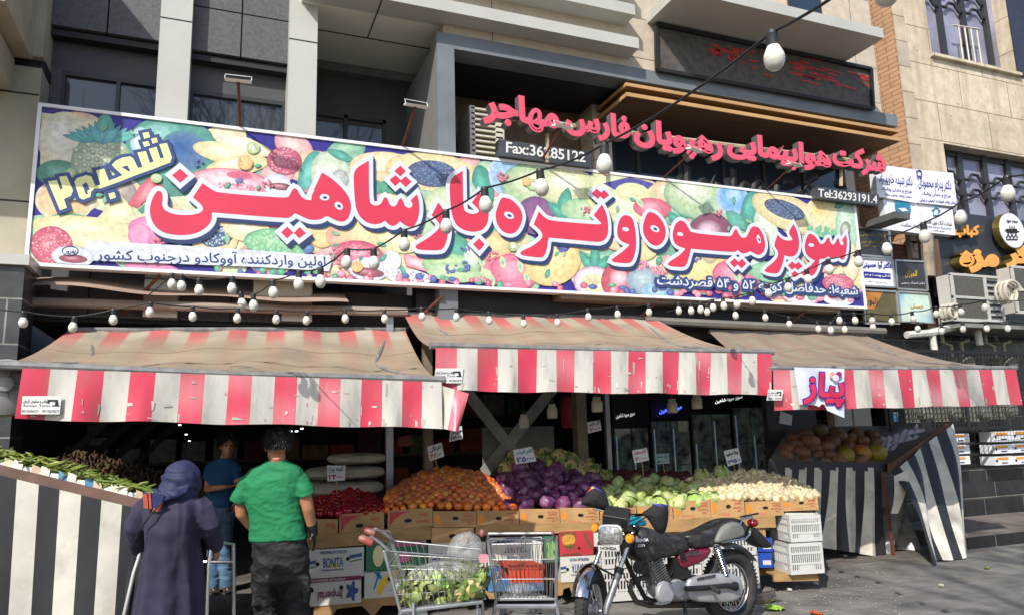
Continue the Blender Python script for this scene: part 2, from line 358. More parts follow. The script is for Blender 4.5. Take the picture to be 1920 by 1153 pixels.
# travertine wall, display ledge
m = MB(); m.bx(fx0+.1, X(1640, 100, 8.34), 8.34, 8.6, fz1-.05, ZT); m.build('travertine_wall', TRAV, B)
lx = X(1657, 65, 7.5); lz = Z(1400, 12, 7.5)
m = MB(); m.bx(5.6, lx, 7.5, 8.34, lz, lz+.16); m.build('ledge', CREAM, B)
m = MB(); m.bx(5.6, lx, 8.6, 9.4, lz+.5, ZT); m.build('upper_wall', BLK, B)
m = MB(); m.bx(X(1480, 10, 8.3), X(1540, 10, 8.3), 8.3, 8.34, lz+.2, lz+2.2); w = m.build('window', FRM, B)
m = MB(); m.bx(X(1480, 10, 8.3)+.05, X(1540, 10, 8.3)-.05, 8.296, 8.3, lz+.25, lz+2.1); m.build('pane', GLB, w)
# behind the canopy frame: brown wall, pier, wood fins, glass
YI = 9.6
m = MB(); m.bx(2.6, X(1112, 250, YI), YI, YI+.2, 2.9, fzb+.05); m.build('brown_wall', WOODD, B)
m = MB(); m.bx(2.66, X(1112, 250, YI), 8.7, YI, Z(1000, 185, YI), Z(1000, 185, YI)+.1); m.build('porch_ceiling', WOODD, B)
m = MB(); zc = Z(1000, 185, YI); pc = PZ(976, 250, zc-.005); m.lathe([(.0, -.03), (.09, -.03), (.11, 0)], (pc.x, pc.y, zc), n=20); m.build('downlight', DKM, B)
px0, px1 = X(1112, 250, 9.2), X(1146, 250, 9.2)
m = MB(); m.bx(px0, px1, 9.2, 10, 2.9, fzb+.02); m.build('travertine_pier', TRAV, B)
YF = 8.3
f0, f1 = X(1174, 165, YF), fx1+.02
for va, vb in ((155, 161), (173, 180)):
    z1, z0 = Z(1174, va, YF), Z(1174, vb, YF)
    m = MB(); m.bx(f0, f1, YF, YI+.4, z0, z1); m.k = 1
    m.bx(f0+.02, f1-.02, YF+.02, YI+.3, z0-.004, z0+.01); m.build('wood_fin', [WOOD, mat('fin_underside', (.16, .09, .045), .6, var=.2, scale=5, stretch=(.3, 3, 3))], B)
gx0, gx1 = px1, X(1605, 330, YI)
fr = MB(); gz = Z(1300, 262, YI)
for u in (1150, 1196, 1272, 1354, 1430, 1504, 1574): x = X(u, 310, YI); fr.bx(x-.03, x+.03, YI-.03, YI+.06, 3.2, gz)
w = fr.build('window', FRM, B)
m = MB(); m.bx(gx0, gx1, YI+.01, YI+.03, 3.2, gz+.8); m.build('pane', GLB, w)
m = MB(); m.bx(X(1574, 310, YI), X(1590, 310, YI), YI-.1, YI+.1, 2.9, gz+.6); m.build('corner_post', CREAM, B)
# ground floor shell (dark shop), open to the street
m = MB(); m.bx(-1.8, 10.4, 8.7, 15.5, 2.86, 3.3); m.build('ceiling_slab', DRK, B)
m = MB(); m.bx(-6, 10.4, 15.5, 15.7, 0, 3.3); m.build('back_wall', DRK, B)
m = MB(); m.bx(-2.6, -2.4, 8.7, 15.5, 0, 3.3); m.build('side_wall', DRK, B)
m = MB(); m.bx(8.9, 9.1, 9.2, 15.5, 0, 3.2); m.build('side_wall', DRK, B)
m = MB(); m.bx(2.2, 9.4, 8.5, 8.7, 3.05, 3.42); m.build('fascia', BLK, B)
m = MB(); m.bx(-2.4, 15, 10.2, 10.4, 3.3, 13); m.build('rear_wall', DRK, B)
# pale soffit behind the banner, dark ducts and rollers
m = MB(); m.bx(X(475, 540, 8.45), X(583, 540, 8.45), 8.4, 8.7, 3.0, 3.4); m.build('pillar_base', BEIGE, B)
m = MB(); m.bx(4.0, 8.6, 8.25, 8.5, 3.26, 3.42); m.build('fascia', mat('taupe_fascia', (.2, .16, .12), .7, dirt=(.08, .06, .05)), B)
m = MB(); m.tube([(-1.7, 8.35, 2.99), (2.05, 8.35, 3.03)], .05); m.build('awning_roller', mat('old_pvc', (.28, .23, .19), .6, dirt=(.1, .08, .06)), B)
m = MB(); m.tube([(5.3, 8.4, 3.05), (9.6, 8.4, 3.02)], .06); m.build('awning_roller', mat('grey_pipe', (.2, .19, .17), .6, dirt=(.1, .08, .06)), B)
m = MB()
def fold(a, b):
    t = abs(math.sin(b*2.9)); return V((-1.75+a*3.1, 8.55-.35*b-.06*math.sin(9*a), 3.27-.15*b-.05*a+.02*math.sin(14*a)))
m.grid(fold, 30, 4); m.build('rolled_canvas', mat('dusty_canvas', (.36, .25, .19), .85, var=.15, dirt=(.2, .16, .12)), B, True)

# ---------------- left neighbour ----------------
LB = thing('neighbour_building', 'beige clad building with stepped cornices, left of the dark granite bay', 'building', (-3, 9, 0))
zg = Z(83, 118, 8.4)
m = MB(); m.bx(-8, -1.8, 8.4, 9, zg+.06, ZT); m.bx(-8, -1.8, 8.42, 9, 3.05, zg-.06); m.build('wall', BEIGE, LB)
m = MB(); m.bx(-8, -1.79, 8.5, 9, zg-.06, zg+.06)
m.build('panel_joint', BLK, LB)
for v in (175, 378): z = Z(40, v, 8.42); m = MB(); m.bx(-8, -1.81, 8.415, 8.5, z-.008, z+.008); m.build('panel_joint', BLK, LB)
c1 = P(60, 112, 8.4); c2 = P(22, 170, 8.4)
m = MB(); m.bx(-8, c1.x, 7.3, 8.4, c1.z, c1.z+.65); m.bx(-8, c1.x-.12, 7.2, 8.4, c1.z+.65, c1.z+2); m.build('cornice', CREAM if False else mat('cornice_concrete', (.36, .31, .24), .7, dirt=(.2, .17, .13)), LB)
m = MB(); m.bx(-8, c2.x, 7.3, 8.4, c2.z, c1.z-.03); m.build('cornice', _m['cornice_concrete'], LB)
pz = P(45, 480, 8.0)
m = MB(); m.bx(-3.4, P(38, 600, 7.9).x, 7.9, 8.4, 0, pz.z-.12); q = m.build('tiled_pier', TILEP, LB)
m = MB(); m.bx(-3.4, P(45, 600, 7.85).x, 7.85, 8.4, pz.z-.12, pz.z-.02); m.build('pier_cap', CREAM, q)

# ---------------- right neighbours: brick flank, stone front ----------------
SB = thing('stone_building', 'cream stone apartment building with ornate dark window grilles and a brick flank', 'building', (12, 9, 0))
YS = 8.9; sx = X(1690, 160, YS)
m = MB(); m.prism([(sx, YS, 3.0), (sx, YS, 15), (X(1560, 60, 10.2), 10.2, 15), (X(1560, 60, 10.2), 10.2, 3.0)], (.3, .3, 0)); m.build('brick_flank', BRICK, SB)
w1 = [(1737, -60), (1897, 135)]; 
wa = (X(1742, 60, YS), X(1893, 60, YS), Z(1800, 115, YS), 12.)
wb = (X(1777, 330, YS), X(2050, 330, YS), 4.05, Z(1850, 283, YS))
m = MB()
m.bx(sx, wa[0], YS, YS+.4, 4.0, 15); m.bx(wa[0], wa[1], YS, YS+.4, wb[3], wa[2]); m.bx(wa[0], wb[0], YS, YS+.4, 4.0, wb[3]); m.bx(wa[1], 22, YS, YS+.4, wb[3], 15); m.bx(wb[1], 22, YS, YS+.4, 4, wb[3])
m.build('stone_wall', STONE, SB)
m = MB(); m.bx(wa[1]+.02, wa[1]+2.2, YS-.03, YS, wa[2]-.05, 14); m.build('blue_tile_panel', mat('navy_tile', (.03, .035, .05), .25, var=.2), SB)
m = MB(); m.bx(sx-.0, sx+.28, YS-.015, YS, 4, 15); m.build('corner_strip', brickmat('corner_stone', (.52, .44, .32), (.42, .36, .28), (.2, .15, .1), 3, .5, .01, .8, 0, var=.25), SB)
for (a, b, z0, z1) in (wa, wb):
    fr = MB(); n = 3; wd_ = min(b-a, 2.0); pw = wd_/n
    fr.bx(a, a+.08, YS+.22, YS+.34, z0, z1); fr.bx(a, b, YS+.22, YS+.34, z1-.1, z1); fr.bx(a, b, YS+.2, YS+.34, z0, z0+.06)
    k = 1
    while a+k*pw < b+.01: x = a+k*pw; fr.bx(x-.06, x+.06, YS+.2, YS+.34, z0, z1); k += 1
    w = fr.build('window', FRM, SB)
    gr = MB()
    for k in range(int((b-a)/pw+.01)):
        xa = a+k*pw+.05; xb = a+(k+1)*pw-.05
        for zc in ((z1-.55, z1-.85) if (a, b) == wb[:2] else (z0+1.55, z0+1.25)):
            pts = [V((xa, YS+.2, zc)), V((xa+(xb-xa)*.18, YS+.2, zc)), V((xa+(xb-xa)*.36, YS+.2, zc+.12)), V((xa+(xb-xa)*.64, YS+.2, zc+.12)), V((xa+(xb-xa)*.82, YS+.2, zc-.02)), V((xb, YS+.2, zc-.02))]
            gr.tube(pts, .03, 5)
    gr.build('wavy_bar', FRM, w)
    m = MB(); m.bx(a, b, YS+.27, YS+.29, z0, z1); m.build('pane', mat('violet_glass', (.25, .25, .33), .05, var=.5, scale=.9, spec=1.), w)
m = MB(); m.bx(wa[0]-.06, wa[1]+.06, YS-.08, YS+.3, wa[2]-.06, wa[2]); m.build('sill', STONE, SB)
m = MB(); xm = (wa[0]+wa[1])/2
for i in range(4): m.tube([(xm-.24+i*.17, YS+.06, wa[2]+.02), (xm-.24+i*.17, YS+.06, wa[2]+.8)], .018, 5)
m.tube([(xm-.4, YS+.06, wa[2]+.78), (xm+.36, YS+.06, wa[2]+.84)], .02, 5); m.build('balcony_rail', mat('pale_rail', (.55, .5, .4), .6), SB)
# lower floor of the stone building: black tile, brown brick
m = MB(); xd0 = X(1650, 500, 8.9)
m.bx(9.42, X(1757, 500, 8.85), 8.85, 9.3, 3.05, 4.6); m.build('brown_brick_wall', BRICKD, SB)
m = MB(); m.bx(8.4, 22, 8.7, 9.2, 0, 3.05); m.bx(X(1757, 500, 8.7), 22, 8.75, 9.2, 3.05, 4.4); q = m.build('black_tile_wall', TILE, SB)
# steps and plinth on the right
st = PZ(1820, 1002, .16)
m = MB(); m.bx(8.95, 24, 6.95, 8.7, 0, .17); q = m.build('plinth', SLAB, SB)
m = MB(); m.bx(8.94, 24, 6.93, 6.95, .0, .15); m.build('plinth_face', TILE, q)
for k in range(3):
    m = MB(); m.bx(9.2, 24, 8.35+k*.12, 8.72, .17+k*.24, .17+(k+1)*.24); m.build('tiled_step', TILE, SB)
# ---------------- the shop banner ----------------
def zz(o, k=5.013):
    return lambda x, y: (o[0]+x/k, o[1]+y/k)
Z1, Z2, Z3, Z4, Z5 = zz((240, 280)), zz((560, 290)), zz((900, 330)), zz((1240, 350)), zz((50, 200))
PRINT = mat('printed_vinyl', (1, 1, 1), .42, var=.2, scale=16, vcol=True, spec=.35)
BN = thing('shop_banner', 'long printed banner of mixed fruit with big red Persian lettering', 'banner', (3.8, YB, 3.4))
bx0, bx1, bz0, bz1 = -1.715, 9.02, 3.31, 4.98
bx0 = P(66, 350, YB).x; bx1 = P(1610, 480, YB).x; bz0 = (P(55, 500, YB).z+P(1613, 570, YB).z)/2; bz1 = (P(80, 208, YB).z+P(1605, 379, YB).z)/2
m = MB(); m.bx(bx0, bx1, YB, YB+.1, bz0, bz1, col=g('3a3488')); m.build('panel', PRINT, BN)
m = MB(); t = .035
m.bx(bx0-t, bx1+t, YB-.02, YB+.11, bz1, bz1+t); m.bx(bx0-t, bx1+t, YB-.02, YB+.11, bz0-t, bz0); m.bx(bx0-t, bx0, YB-.02, YB+.11, bz0, bz1); m.bx(bx1, bx1+t, YB-.02, YB+.11, bz0, bz1)
m.build('frame', mat('banner_frame', (.8, .8, .8), .4, var=.04), BN)
FRU = MB(); lay = [0]
def clampb(p): return V((min(max(p.x, bx0), bx1), p.y, min(max(p.z, bz0), bz1)))
PW = g('dcdce8')
def mixc(a, b, t): return tuple(a[i]*(1-t)+b[i]*t for i in range(3))
def fshape(pts, ce, cm, hl=None, hx=0., hy=0., wob=0.):
    """printed fruit: pixel outline, rim colour, body colour and highlight"""
    lay[0] += 1; y = YB-.0006-.00005*lay[0]
    q = [P(*p, YB) for p in pts]; c = sum(q, V())/len(q); n = len(q)
    ctr = c+V((hx*max(abs(p.x-c.x) for p in q), 0, hy*max(abs(p.z-c.z) for p in q)))
    vs = []; cs = []
    ce, cm = [tuple(x*.86 for x in mixc(g(q_), PW, .12)) for q_ in (ce, cm)]; hl = tuple(x*.92 for x in g(hl)) if hl else cm
    for f, col in ((1, ce), (.86, mixc(ce, cm, .7)), (.6, cm), (.3, mixc(cm, hl, .6))):
        for p in q:
            w = ctr*(1-f)+p*f if f < .9 else p; w = clampb(V((w.x, y, w.z))); vs.append(w); r = 1+rnd.uniform(-wob, wob); cs.append(tuple(min(1, x*r) for x in col))
    vs.append(clampb(V((ctr.x, y, ctr.z)))); cs.append(hl)
    fs = [(k*n+i, k*n+(i+1) % n, (k+1)*n+(i+1) % n, (k+1)*n+i) for k in range(3) for i in range(n)]+[(3*n+i, 3*n+(i+1) % n, 4*n) for i in range(n)]
    FRU.add(vs, fs, cs)
def el(cx, cy, rx, ry, rot=0, n=26, sk=.11):
    a = R(rot); return [(cx+rx*math.cos(t)*math.cos(a)-ry*math.sin(t)*math.sin(a), cy+rx*math.cos(t)*math.sin(a)+ry*math.sin(t)*math.cos(a)+sk*rx*math.cos(t)*0) for t in [2*math.pi*i/n for i in range(n)]]
def fe(cx, cy, rx, ry, ce, cm, hl=None, rot=6, hx=-.2, hy=.25, wob=0.): fshape(el(cx, cy, rx, ry, rot), ce, cm, hl, hx, hy, wob)
def leaf(x0, y0, x1, y1, w, ce='1f7f6c', cm='3aa38a'):
    dx, dy = x1-x0, y1-y0; L = math.hypot(dx, dy); nx, ny = -dy/L, dx/L
    pts = [(x0+dx*t+nx*w*math.sin(math.pi*t)**.8, y0+dy*t+ny*w*math.sin(math.pi*t)**.8) for t in [i/8 for i in range(9)]]+[(x0+dx*t-nx*w*math.sin(math.pi*t)**.8, y0+dy*t-ny*w*math.sin(math.pi*t)**.8) for t in [i/8 for i in range(7, 0, -1)]]
    fshape(pts, ce, cm, '6cc4b0')
def dots(cx, cy, rx, ry, rot, n, r, ce, cm, hl):
    a = R(rot)
    for i in range(n):
        t = rnd.uniform(0, 6.28); q = math.sqrt(rnd.random())*.95; x, y = rx*q*math.cos(t), ry*q*math.sin(t)
        fshape(el(cx+x*math.cos(a)-y*math.sin(a), cy+x*math.sin(a)+y*math.cos(a), r*rnd.uniform(.8, 1.2), r*rnd.uniform(.8, 1.1), 0, 7), ce, cm, hl, -.3, .4)
        lay[0] -= .93
    lay[0] += 1
# under-print of pale fruit
pal = [('d9cf9a', 'efe6b8', 'f8f3d8'), ('8fbf98', 'b8d8ae', 'dcebcc'), ('e8b890', 'f3d4ac', 'f8e6c8'), ('c9d8a8', 'e0e8bc', 'f0f3d4'), ('5fa58a', '86c0a0', 'b4dac2'), ('e0c890', 'f2e2ae', 'f8efcc'), ('d88a94', 'eab8b8', 'f4dcd8')]
for i in range(170):
    u = rnd.uniform(75, 1600); v = 210+.1115*(u-80)+(.04+rnd.random()*.88)*(290-.0642*(u-80))
    s = rnd.uniform(26, 46)*(1-.25*(u/1600)); fe(u, v, s*1.25, s*.8, *rnd.choice(pal), rot=rnd.uniform(-40, 40)); lay[0] -= .6
# left end
fshape([(78, 212), (190, 226), (190, 300), (150, 330), (75, 330)], 'efe3b4', 'f2e9c4', 'f6efe6')
fe(120, 262, 50, 52, 'efe0b0', 'f3ead0', 'f8f2ea')
fe(322, 292, 90, 78, '2c8a78', '3f9f8c', 'a8dcd8', hx=-.55, hy=.45); fe(345, 285, 48, 40, '3c9488', '3a6fa6', '3a66a0'); fe(262, 265, 18, 26, '9fd4d6', 'cfe6ee', 'e4f0f6')
fe(112, 328, 44, 27, '2d7f62', '45987a', '8cc8b0'); fe(120, 378, 55, 40, 'dfe4d0', 'f2c88c', 'f6dcae'); fe(118, 380, 44, 30, 'efbf84', 'f4d09a', 'f8e2b8')
fe(190, 310, 58, 60, '86a884', 'b9c9a0', 'e6e8c8', wob=.08)
for r_ in range(8):
    for c_ in range(7):
        x = 143+c_*15.5+(r_ % 2)*7.5; y = 262+r_*13+.11*(x-190)
        if ((x-190)/56)**2+((y-312)/58)**2 < 1: fshape(el(x, y, 7.2, 5.6, 20, 8), '5f8f7c', 'aebf98', 'e8ead0', 0, .3, .1); lay[0] -= .9
lay[0] += 2
for a in range(-80, 81, 13): leaf(192+a*.18, 268, 192+a*.95, 268-48+abs(a)*.42, 6, '1f7f88', '4fb0b0')
fe(196, 240, 16, 26, '2f8f7c', '4aa890', '7cc8b0')
for a in (-20, 8, 30): leaf(192, 272, 192+a, 232+abs(a)*.3, 9, '2a8a98', '6cc0cc')
fe(222, 360, 34, 26, '7c6c74', 'a89c90', 'cfc4b0', wob=.15)
fe(135, 415, 42, 14, '3f9a70', '66b48a')
fshape([(182, 410), (205, 385), (224, 365), (246, 388), (262, 420), (225, 421)], 'd8cf98', 'f0ebb8', 'f8f5d8')
fshape([(240, 385), (262, 350), (288, 325), (300, 345), (308, 352), (270, 380), (258, 392)], 'c83a50', 'e06070', 'f0b0b4'); fshape([(258, 395), (308, 355), (316, 362), (266, 402)], '2d7f62', '3f9a7a')
fe(165, 432, 105, 25, 'e6d694', 'f3eab4', 'f8f3d0'); fe(200, 455, 80, 18, 'e8dca0', 'f4edc0')
fe(97, 462, 40, 37, 'b02a48', 'd04a66', 'eab0b8', wob=.2); dots(97, 462, 38, 35, 0, 70, 4.2, 'b82e4c', 'dc5c74', 'f8c8d0')
fe(290, 432, 50, 26, 'd868a4', 'ea8cbc', 'f4c0da'); fe(262, 442, 22, 22, 'e070aa', 'f0a0c8'); fe(285, 505, 52, 13, 'd05c98', 'e888b8')
fe(430, 290, 70, 20, 'e0d088', 'f2e8b4', 'f8f5dc', rot=12); fe(445, 312, 60, 18, 'd8d08c', 'eee9b0', 'f8f8e8', rot=-8); fe(455, 272, 60, 14, 'e8dca4', 'f6f0d8', 'fbf8f0', rot=18)
fe(432, 345, 80, 28, 'e0506c', 'eec0cc', 'f6e4ea', wob=.1); fe(450, 330, 26, 8, 'e888a0', 'd85878'); dots(440, 357, 70, 12, 6, 80, 2.4, 'dc4868', 'e87088', 'f0a0b0')
fe(519, 348, 27, 21, 'c0cce0', 'e4ecf5', 'f6f8fc'); fe(526, 351, 21, 7, '5c2434', '8c3c4c', 'd8a8b0')
fe(533, 303, 33, 26, 'a83252', 'cc5072', 'eabcc8', wob=.15); dots(533, 303, 31, 24, 0, 60, 3.6, 'b03858', 'd86a86', 'f4ccd6')
fe(583, 335, 24, 52, '1f8a80', '3aa89c', '8cd4cc', rot=12); fe(622, 335, 38, 52, 'a0c8a8', 'd8e6cc', 'eef3e2', rot=-22); fe(637, 338, 17, 19, '909898', 'b8bcb8', 'd8dcd8')
leaf(612, 282, 664, 303, 9); fe(725, 318, 70, 32, 'e8cf9c', 'f6e4b8', 'fbf0d4'); fe(722, 340, 50, 18, 'e8c894', 'f4d8a8')
for x in (706, 722, 738): fe(x, 352, 11, 13, '2d8a64', '4aa880')
fe(812, 326, 92, 38, 'd8c888', 'f4e4ae', 'f8eec8', rot=7); fe(810, 327, 48, 25, '2c3c64', '3c5280', '54709c', rot=6); dots(810, 327, 46, 24, 6, 110, 3.4, '283a64', '45608c', '8ca4c4')
leaf(830, 350, 852, 372, 8); fe(800, 372, 50, 14, '86b898', 'a8ccb0'); fe(826, 395, 36, 46, 'a0c090', 'cfe0b0', 'e8f0cc', rot=28); fe(800, 425, 26, 30, '86b890', 'b0d4a8', 'd4e8c4')
fe(905, 352, 20, 42, '12806c', '2d9a84', '6cc4b0', rot=-10); fe(880, 372, 16, 40, 'a4ccb4', 'd4e6d4', rot=-15); fe(948, 330, 32, 40, 'd0dcec', '94c4ec', 'dcecf8', rot=-10, hx=.2, hy=-.3)
fe(1000, 352, 62, 46, '6fae8c', 'b8d49c', 'eef0d4', rot=10); fe(1065, 350, 60, 34, 'c8d094', 'e4e8b4', 'f8f8ec', rot=8)
fe(1003, 405, 36, 36, '5c3070', '8a4c88', 'd84c78', hx=.5, hy=-.3); fe(880, 450, 30, 22, '2a8a74', '46a68c')
leaf(1052, 408, 1065, 352, 13); leaf(1026, 380, 1062, 412, 10); fe(1112, 398, 62, 26, '86bc90', 'b4d8a4', 'd8ecc4'); fe(1150, 362, 56, 52, 'c4cc90', 'e4e8b0', 'f3f5d0'); fe(1180, 385, 60, 36, 'ccd498', 'e8eebc', 'f6f8dc')
fshape([(1130, 345), (1180, 330), (1225, 345), (1200, 366), (1160, 362)], '34309a', '34309a'); fe(1185, 362, 32, 18, 'd8e0a0', 'eaeeb8')
fe(1222, 392, 36, 20, 'cc3858', 'e06c84', 'f4b8c4'); leaf(1192, 372, 1206, 390, 5, 'b8d098', 'd8e8b8')
leaf(1283, 412, 1279, 366, 13); leaf(1252, 398, 1272, 420, 8); leaf(1292, 428, 1318, 402, 8)
fe(1308, 372, 66, 40, '7cb490', 'c0d8a4', 'f6f8f0', rot=14, hx=-.3, hy=.5); fe(1345, 395, 30, 22, '90c0a0', 'b8d8b0', rot=20)
fe(1332, 440, 42, 40, '5c2444', '8a3458', 'f4dce8', hx=-.2, hy=.2); fe(1372, 372, 30, 34, 'd4e0f0', '6cb4ec', 'c4e0f8', rot=-16, hx=.2, hy=.3)
fe(1408, 396, 20, 42, '12806c', '2f9a88', '74c8b8', rot=12); leaf(1360, 396, 1398, 432, 13, '2a8a74', '58b098'); fe(1436, 436, 22, 46, 'a8ccb0', 'dcebd4', 'f0f6ea', rot=-14); fe(1432, 455, 10, 20, 'b0a078', 'd4c8a0')
fe(1476, 400, 72, 32, 'd4c080', 'f4e2a8', 'f8eec4', rot=24); fe(1470, 394, 40, 16, '2c3a60', '3c5078', '54709c', rot=20); dots(1470, 394, 38, 15, 20, 90, 2.8, '28385c', '48608c', '94a8c4')
fe(1545, 410, 38, 36, '6cb48c', 'f0e0b0', 'f6e4a0', rot=10); fe(1540, 398, 32, 26, 'f0e8c8', 'f4e4a8', 'e8d088'); dots(1540, 436, 34, 10, 5, 40, 3.5, '3f9a70', '6cc090', 'a0dcb4')
fe(1586, 428, 20, 52, '8cc4a4', 'c0e0c4', 'dcf0dc', rot=-4); fe(1584, 432, 10, 16, '6c7c70', '98a490', 'e0e4d8'); leaf(1562, 390, 1582, 384, 5)
# lower band
fe(402, 448, 44, 40, 'ecc888', 'f6e0b0', 'faeccc'); fe(408, 445, 32, 19, '24405c', '34587c', '4c7498', rot=-14); dots(408, 446, 28, 16, -14, 46, 2.0, '88a0bc', 'b8cce0', 'e8f0f8')
fe(462, 430, 44, 24, 'f0cf94', 'f8e6c0', 'fcf2dc'); fe(518, 458, 62, 28, '58a878', '88cc98', 'c0e4bc', wob=.12); dots(518, 458, 56, 24, 4, 48, 6, '5cac7c', '90d4a0', 'b8e4b8')
fe(577, 466, 11, 10, '2c5c9c', '4c80bc', '88b4e0'); fe(604, 436, 28, 30, 'e8b864', 'f6e0a0', 'f8ecc4')
for a in range(7): t = a*.9; fshape([(604, 436), (604+22*math.cos(t), 436+23*math.sin(t)), (604+22*math.cos(t+.5), 436+23*math.sin(t+.5))], 'f0cc80', 'f4d890'); lay[0] -= .8
lay[0] += 1
fe(642, 446, 32, 24, 'e09078', 'f0b498', 'f8d0b4'); fe(690, 442, 60, 30, 'eab890', 'f6d8a4', 'f8e8bc', rot=18); dots(690, 442, 40, 18, 18, 40, 1.2, 'c09468', 'd0a478', 'e8c898')
leaf(622, 460, 682, 475, 8); fe(672, 478, 46, 26, 'c03a58', 'd85c78', 'f4c0cc', wob=.2); dots(665, 485, 50, 28, 10, 80, 3.2, 'bc3454', 'dc6480', 'fac8d4'); fe(690, 506, 38, 22, 'ccd4e4', 'e8ecf4', 'fcfcfe'); fe(690, 512, 30, 9, '64203c', '943c54', 'd8a0b0')
fe(733, 490, 19, 20, 'd0d8d8', 'e8ecec', 'f8fafa'); fe(745, 452, 40, 22, 'd8dc98', 'f0efb8', 'f8f8d8', rot=18); fshape([(755, 478), (800, 485), (803, 512), (760, 500)], 'e05878', 'f4b0bc', 'fbe4e8'); fe(765, 520, 45, 14, 'd8dce8', 'e8ecf4'); dots(765, 520, 40, 12, 4, 46, 1.3, '4c5468', '6c7488', '8c94a8')
fe(850, 472, 55, 32, '22866c', '3fa088', '74c4ac'); fe(845, 500, 55, 24, '88bc84', 'b4dca0', 'd4ecbc'); fe(850, 512, 52, 18, '9cc890', 'c0e0ac', 'd8ecc4'); fe(885, 478, 16, 24, 'a8d4b8', 'd8eed8', 'f0f8ec')
fshape([(895, 480), (945, 478), (975, 520), (965, 534), (915, 535), (900, 505)], 'd8506c', 'f08898', 'd84c64'); fshape([(900, 500), (950, 525), (945, 534), (905, 520)], 'a0d4a0', 'd8f0c0'); fe(925, 440, 30, 24, '2c8a74', '58b098', '8cd0bc')
fe(930, 462, 30, 28, 'e4b478', 'f0cf94', 'f8e2ac')
fe(962, 512, 44, 34, 'd44470', 'e87c9c', 'f4b4c8', rot=18)
for a, b in ((905, 490), (945, 492), (978, 500), (990, 520), (925, 525)): leaf(a, b+14, a-6, b-12, 6, 'b0d090', 'd8e8b4')
fe(1036, 492, 54, 44, 'e0c070', 'f2de98', 'f6e8b0', rot=-20); fe(1055, 462, 13, 12, '242a6c', '38449a', '6c7cc4'); dots(1055, 464, 12, 11, 0, 26, 2.2, '262c74', '4450a8', '98a4dc')
for a, b in ((1085, 470), (1114, 456), (1143, 480)): leaf(1114, 512, a, b, 9)
fe(1112, 530, 38, 30, 'b870a0', 'f0eaf0', 'fcfcfa'); fe(1113, 532, 24, 17, 'd8d8a0', 'eeeebc', 'd8b090'); dots(1113, 532, 22, 15, 0, 26, 3, 'a8a868', 'e4e4b0', 'f4f4d0')
fe(1158, 528, 32, 34, 'a82c44', 'd04860', 'f8e4ea', hx=.1, hy=.3); fe(1206, 528, 33, 26, '7c98a8', '9cb8c4', 'c4d8e0'); dots(1200, 495, 16, 12, 0, 26, 3.4, 'd04870', 'ec88a4', 'fad0dc'); dots(1235, 505, 18, 12, 0, 26, 3.4, 'd04870', 'ec88a4', 'fad0dc')
leaf(1196, 490, 1206, 474, 6); leaf(1230, 496, 1240, 482, 6); fe(1160, 450, 32, 22, 'e4b884', 'f4d8a4', 'f8e6c0'); fe(1205, 470, 26, 20, 'e0cc80', 'f0e0a0')
fe(1232, 548, 30, 14, 'a4d0f0', '88c0ec', 'e0f0fa'); fe(1318, 505, 56, 32, 'd8c070', 'f0dc94', 'f6e8ac', rot=-10); fe(1330, 480, 14, 16, 'b09c70', 'd0c098'); dots(1302, 485, 14, 8, 0, 22, 2.4, '242c74', '4452a8', '98a6dc')
fe(1378, 518, 44, 30, 'd84068', 'e87c98', 'f4b8c8', rot=10); leaf(1395, 515, 1420, 492, 8, 'b0d494', 'd8ecb4'); leaf(1376, 512, 1388, 530, 6, 'b0d494', 'd8ecb4'); fe(1420, 498, 15, 14, 'c8d4c8', 'e4ece0', 'fafaf4'); leaf(1376, 485, 1404, 478, 6)
fe(1450, 512, 48, 20, '6cb488', '98d0a4', 'c4e8c0'); fe(1540, 486, 34, 26, 'e8a888', 'f4c8a4', 'f8dcc0'); fe(1594, 505, 15, 24, 'd8c080', 'f3e4bc', 'f8f0d8'); fe(1588, 470, 14, 14, 'e8d4a0', 'f4e8c0'); leaf(1560, 522, 1586, 516, 5)
fe(1570, 532, 30, 17, 'b83450', 'd4607c', 'f4c4d0', wob=.2); dots(1570, 532, 28, 16, 10, 46, 2.6, 'b83450', 'dc6a86', 'fad0da'); fe(1500, 560, 34, 12, 'e070a0', 'f4e4f0', 'fafafa'); fe(1570, 560, 30, 14, 'd0d8e4', 'e8eef4', '8c3044')
for i in range(90):
    u = rnd.uniform(370, 1600); v = 500+.045*(u-55)-rnd.uniform(3, 14)
    c = rnd.choice([('a82848', 'd04c68', 'f4b0c0'), ('24347c', '3c58a4', '7c98d4'), ('2c8a64', '50ac84', '90d4b0'), ('d86c90', 'ec98b4', 'f8d0dc')]); fe(u, v, rnd.uniform(5, 9), rnd.uniform(4, 7), *c); lay[0] -= .8
lay[0] += 3
fshape([(164, 453), (320, 461), (480, 471), (618, 481), (621, 495), (616, 510), (480, 502), (320, 496), (168, 490), (160, 471)], 'dfe6f2', 'dfe6f2', 'dfe6f2')
fe(137, 483, 40, 20, 'c4d0e4', 'e6ecf5', 'f8fafc', rot=4); fe(138, 487, 27, 8, '6c1c30', '983044', 'd89ca8', rot=4)
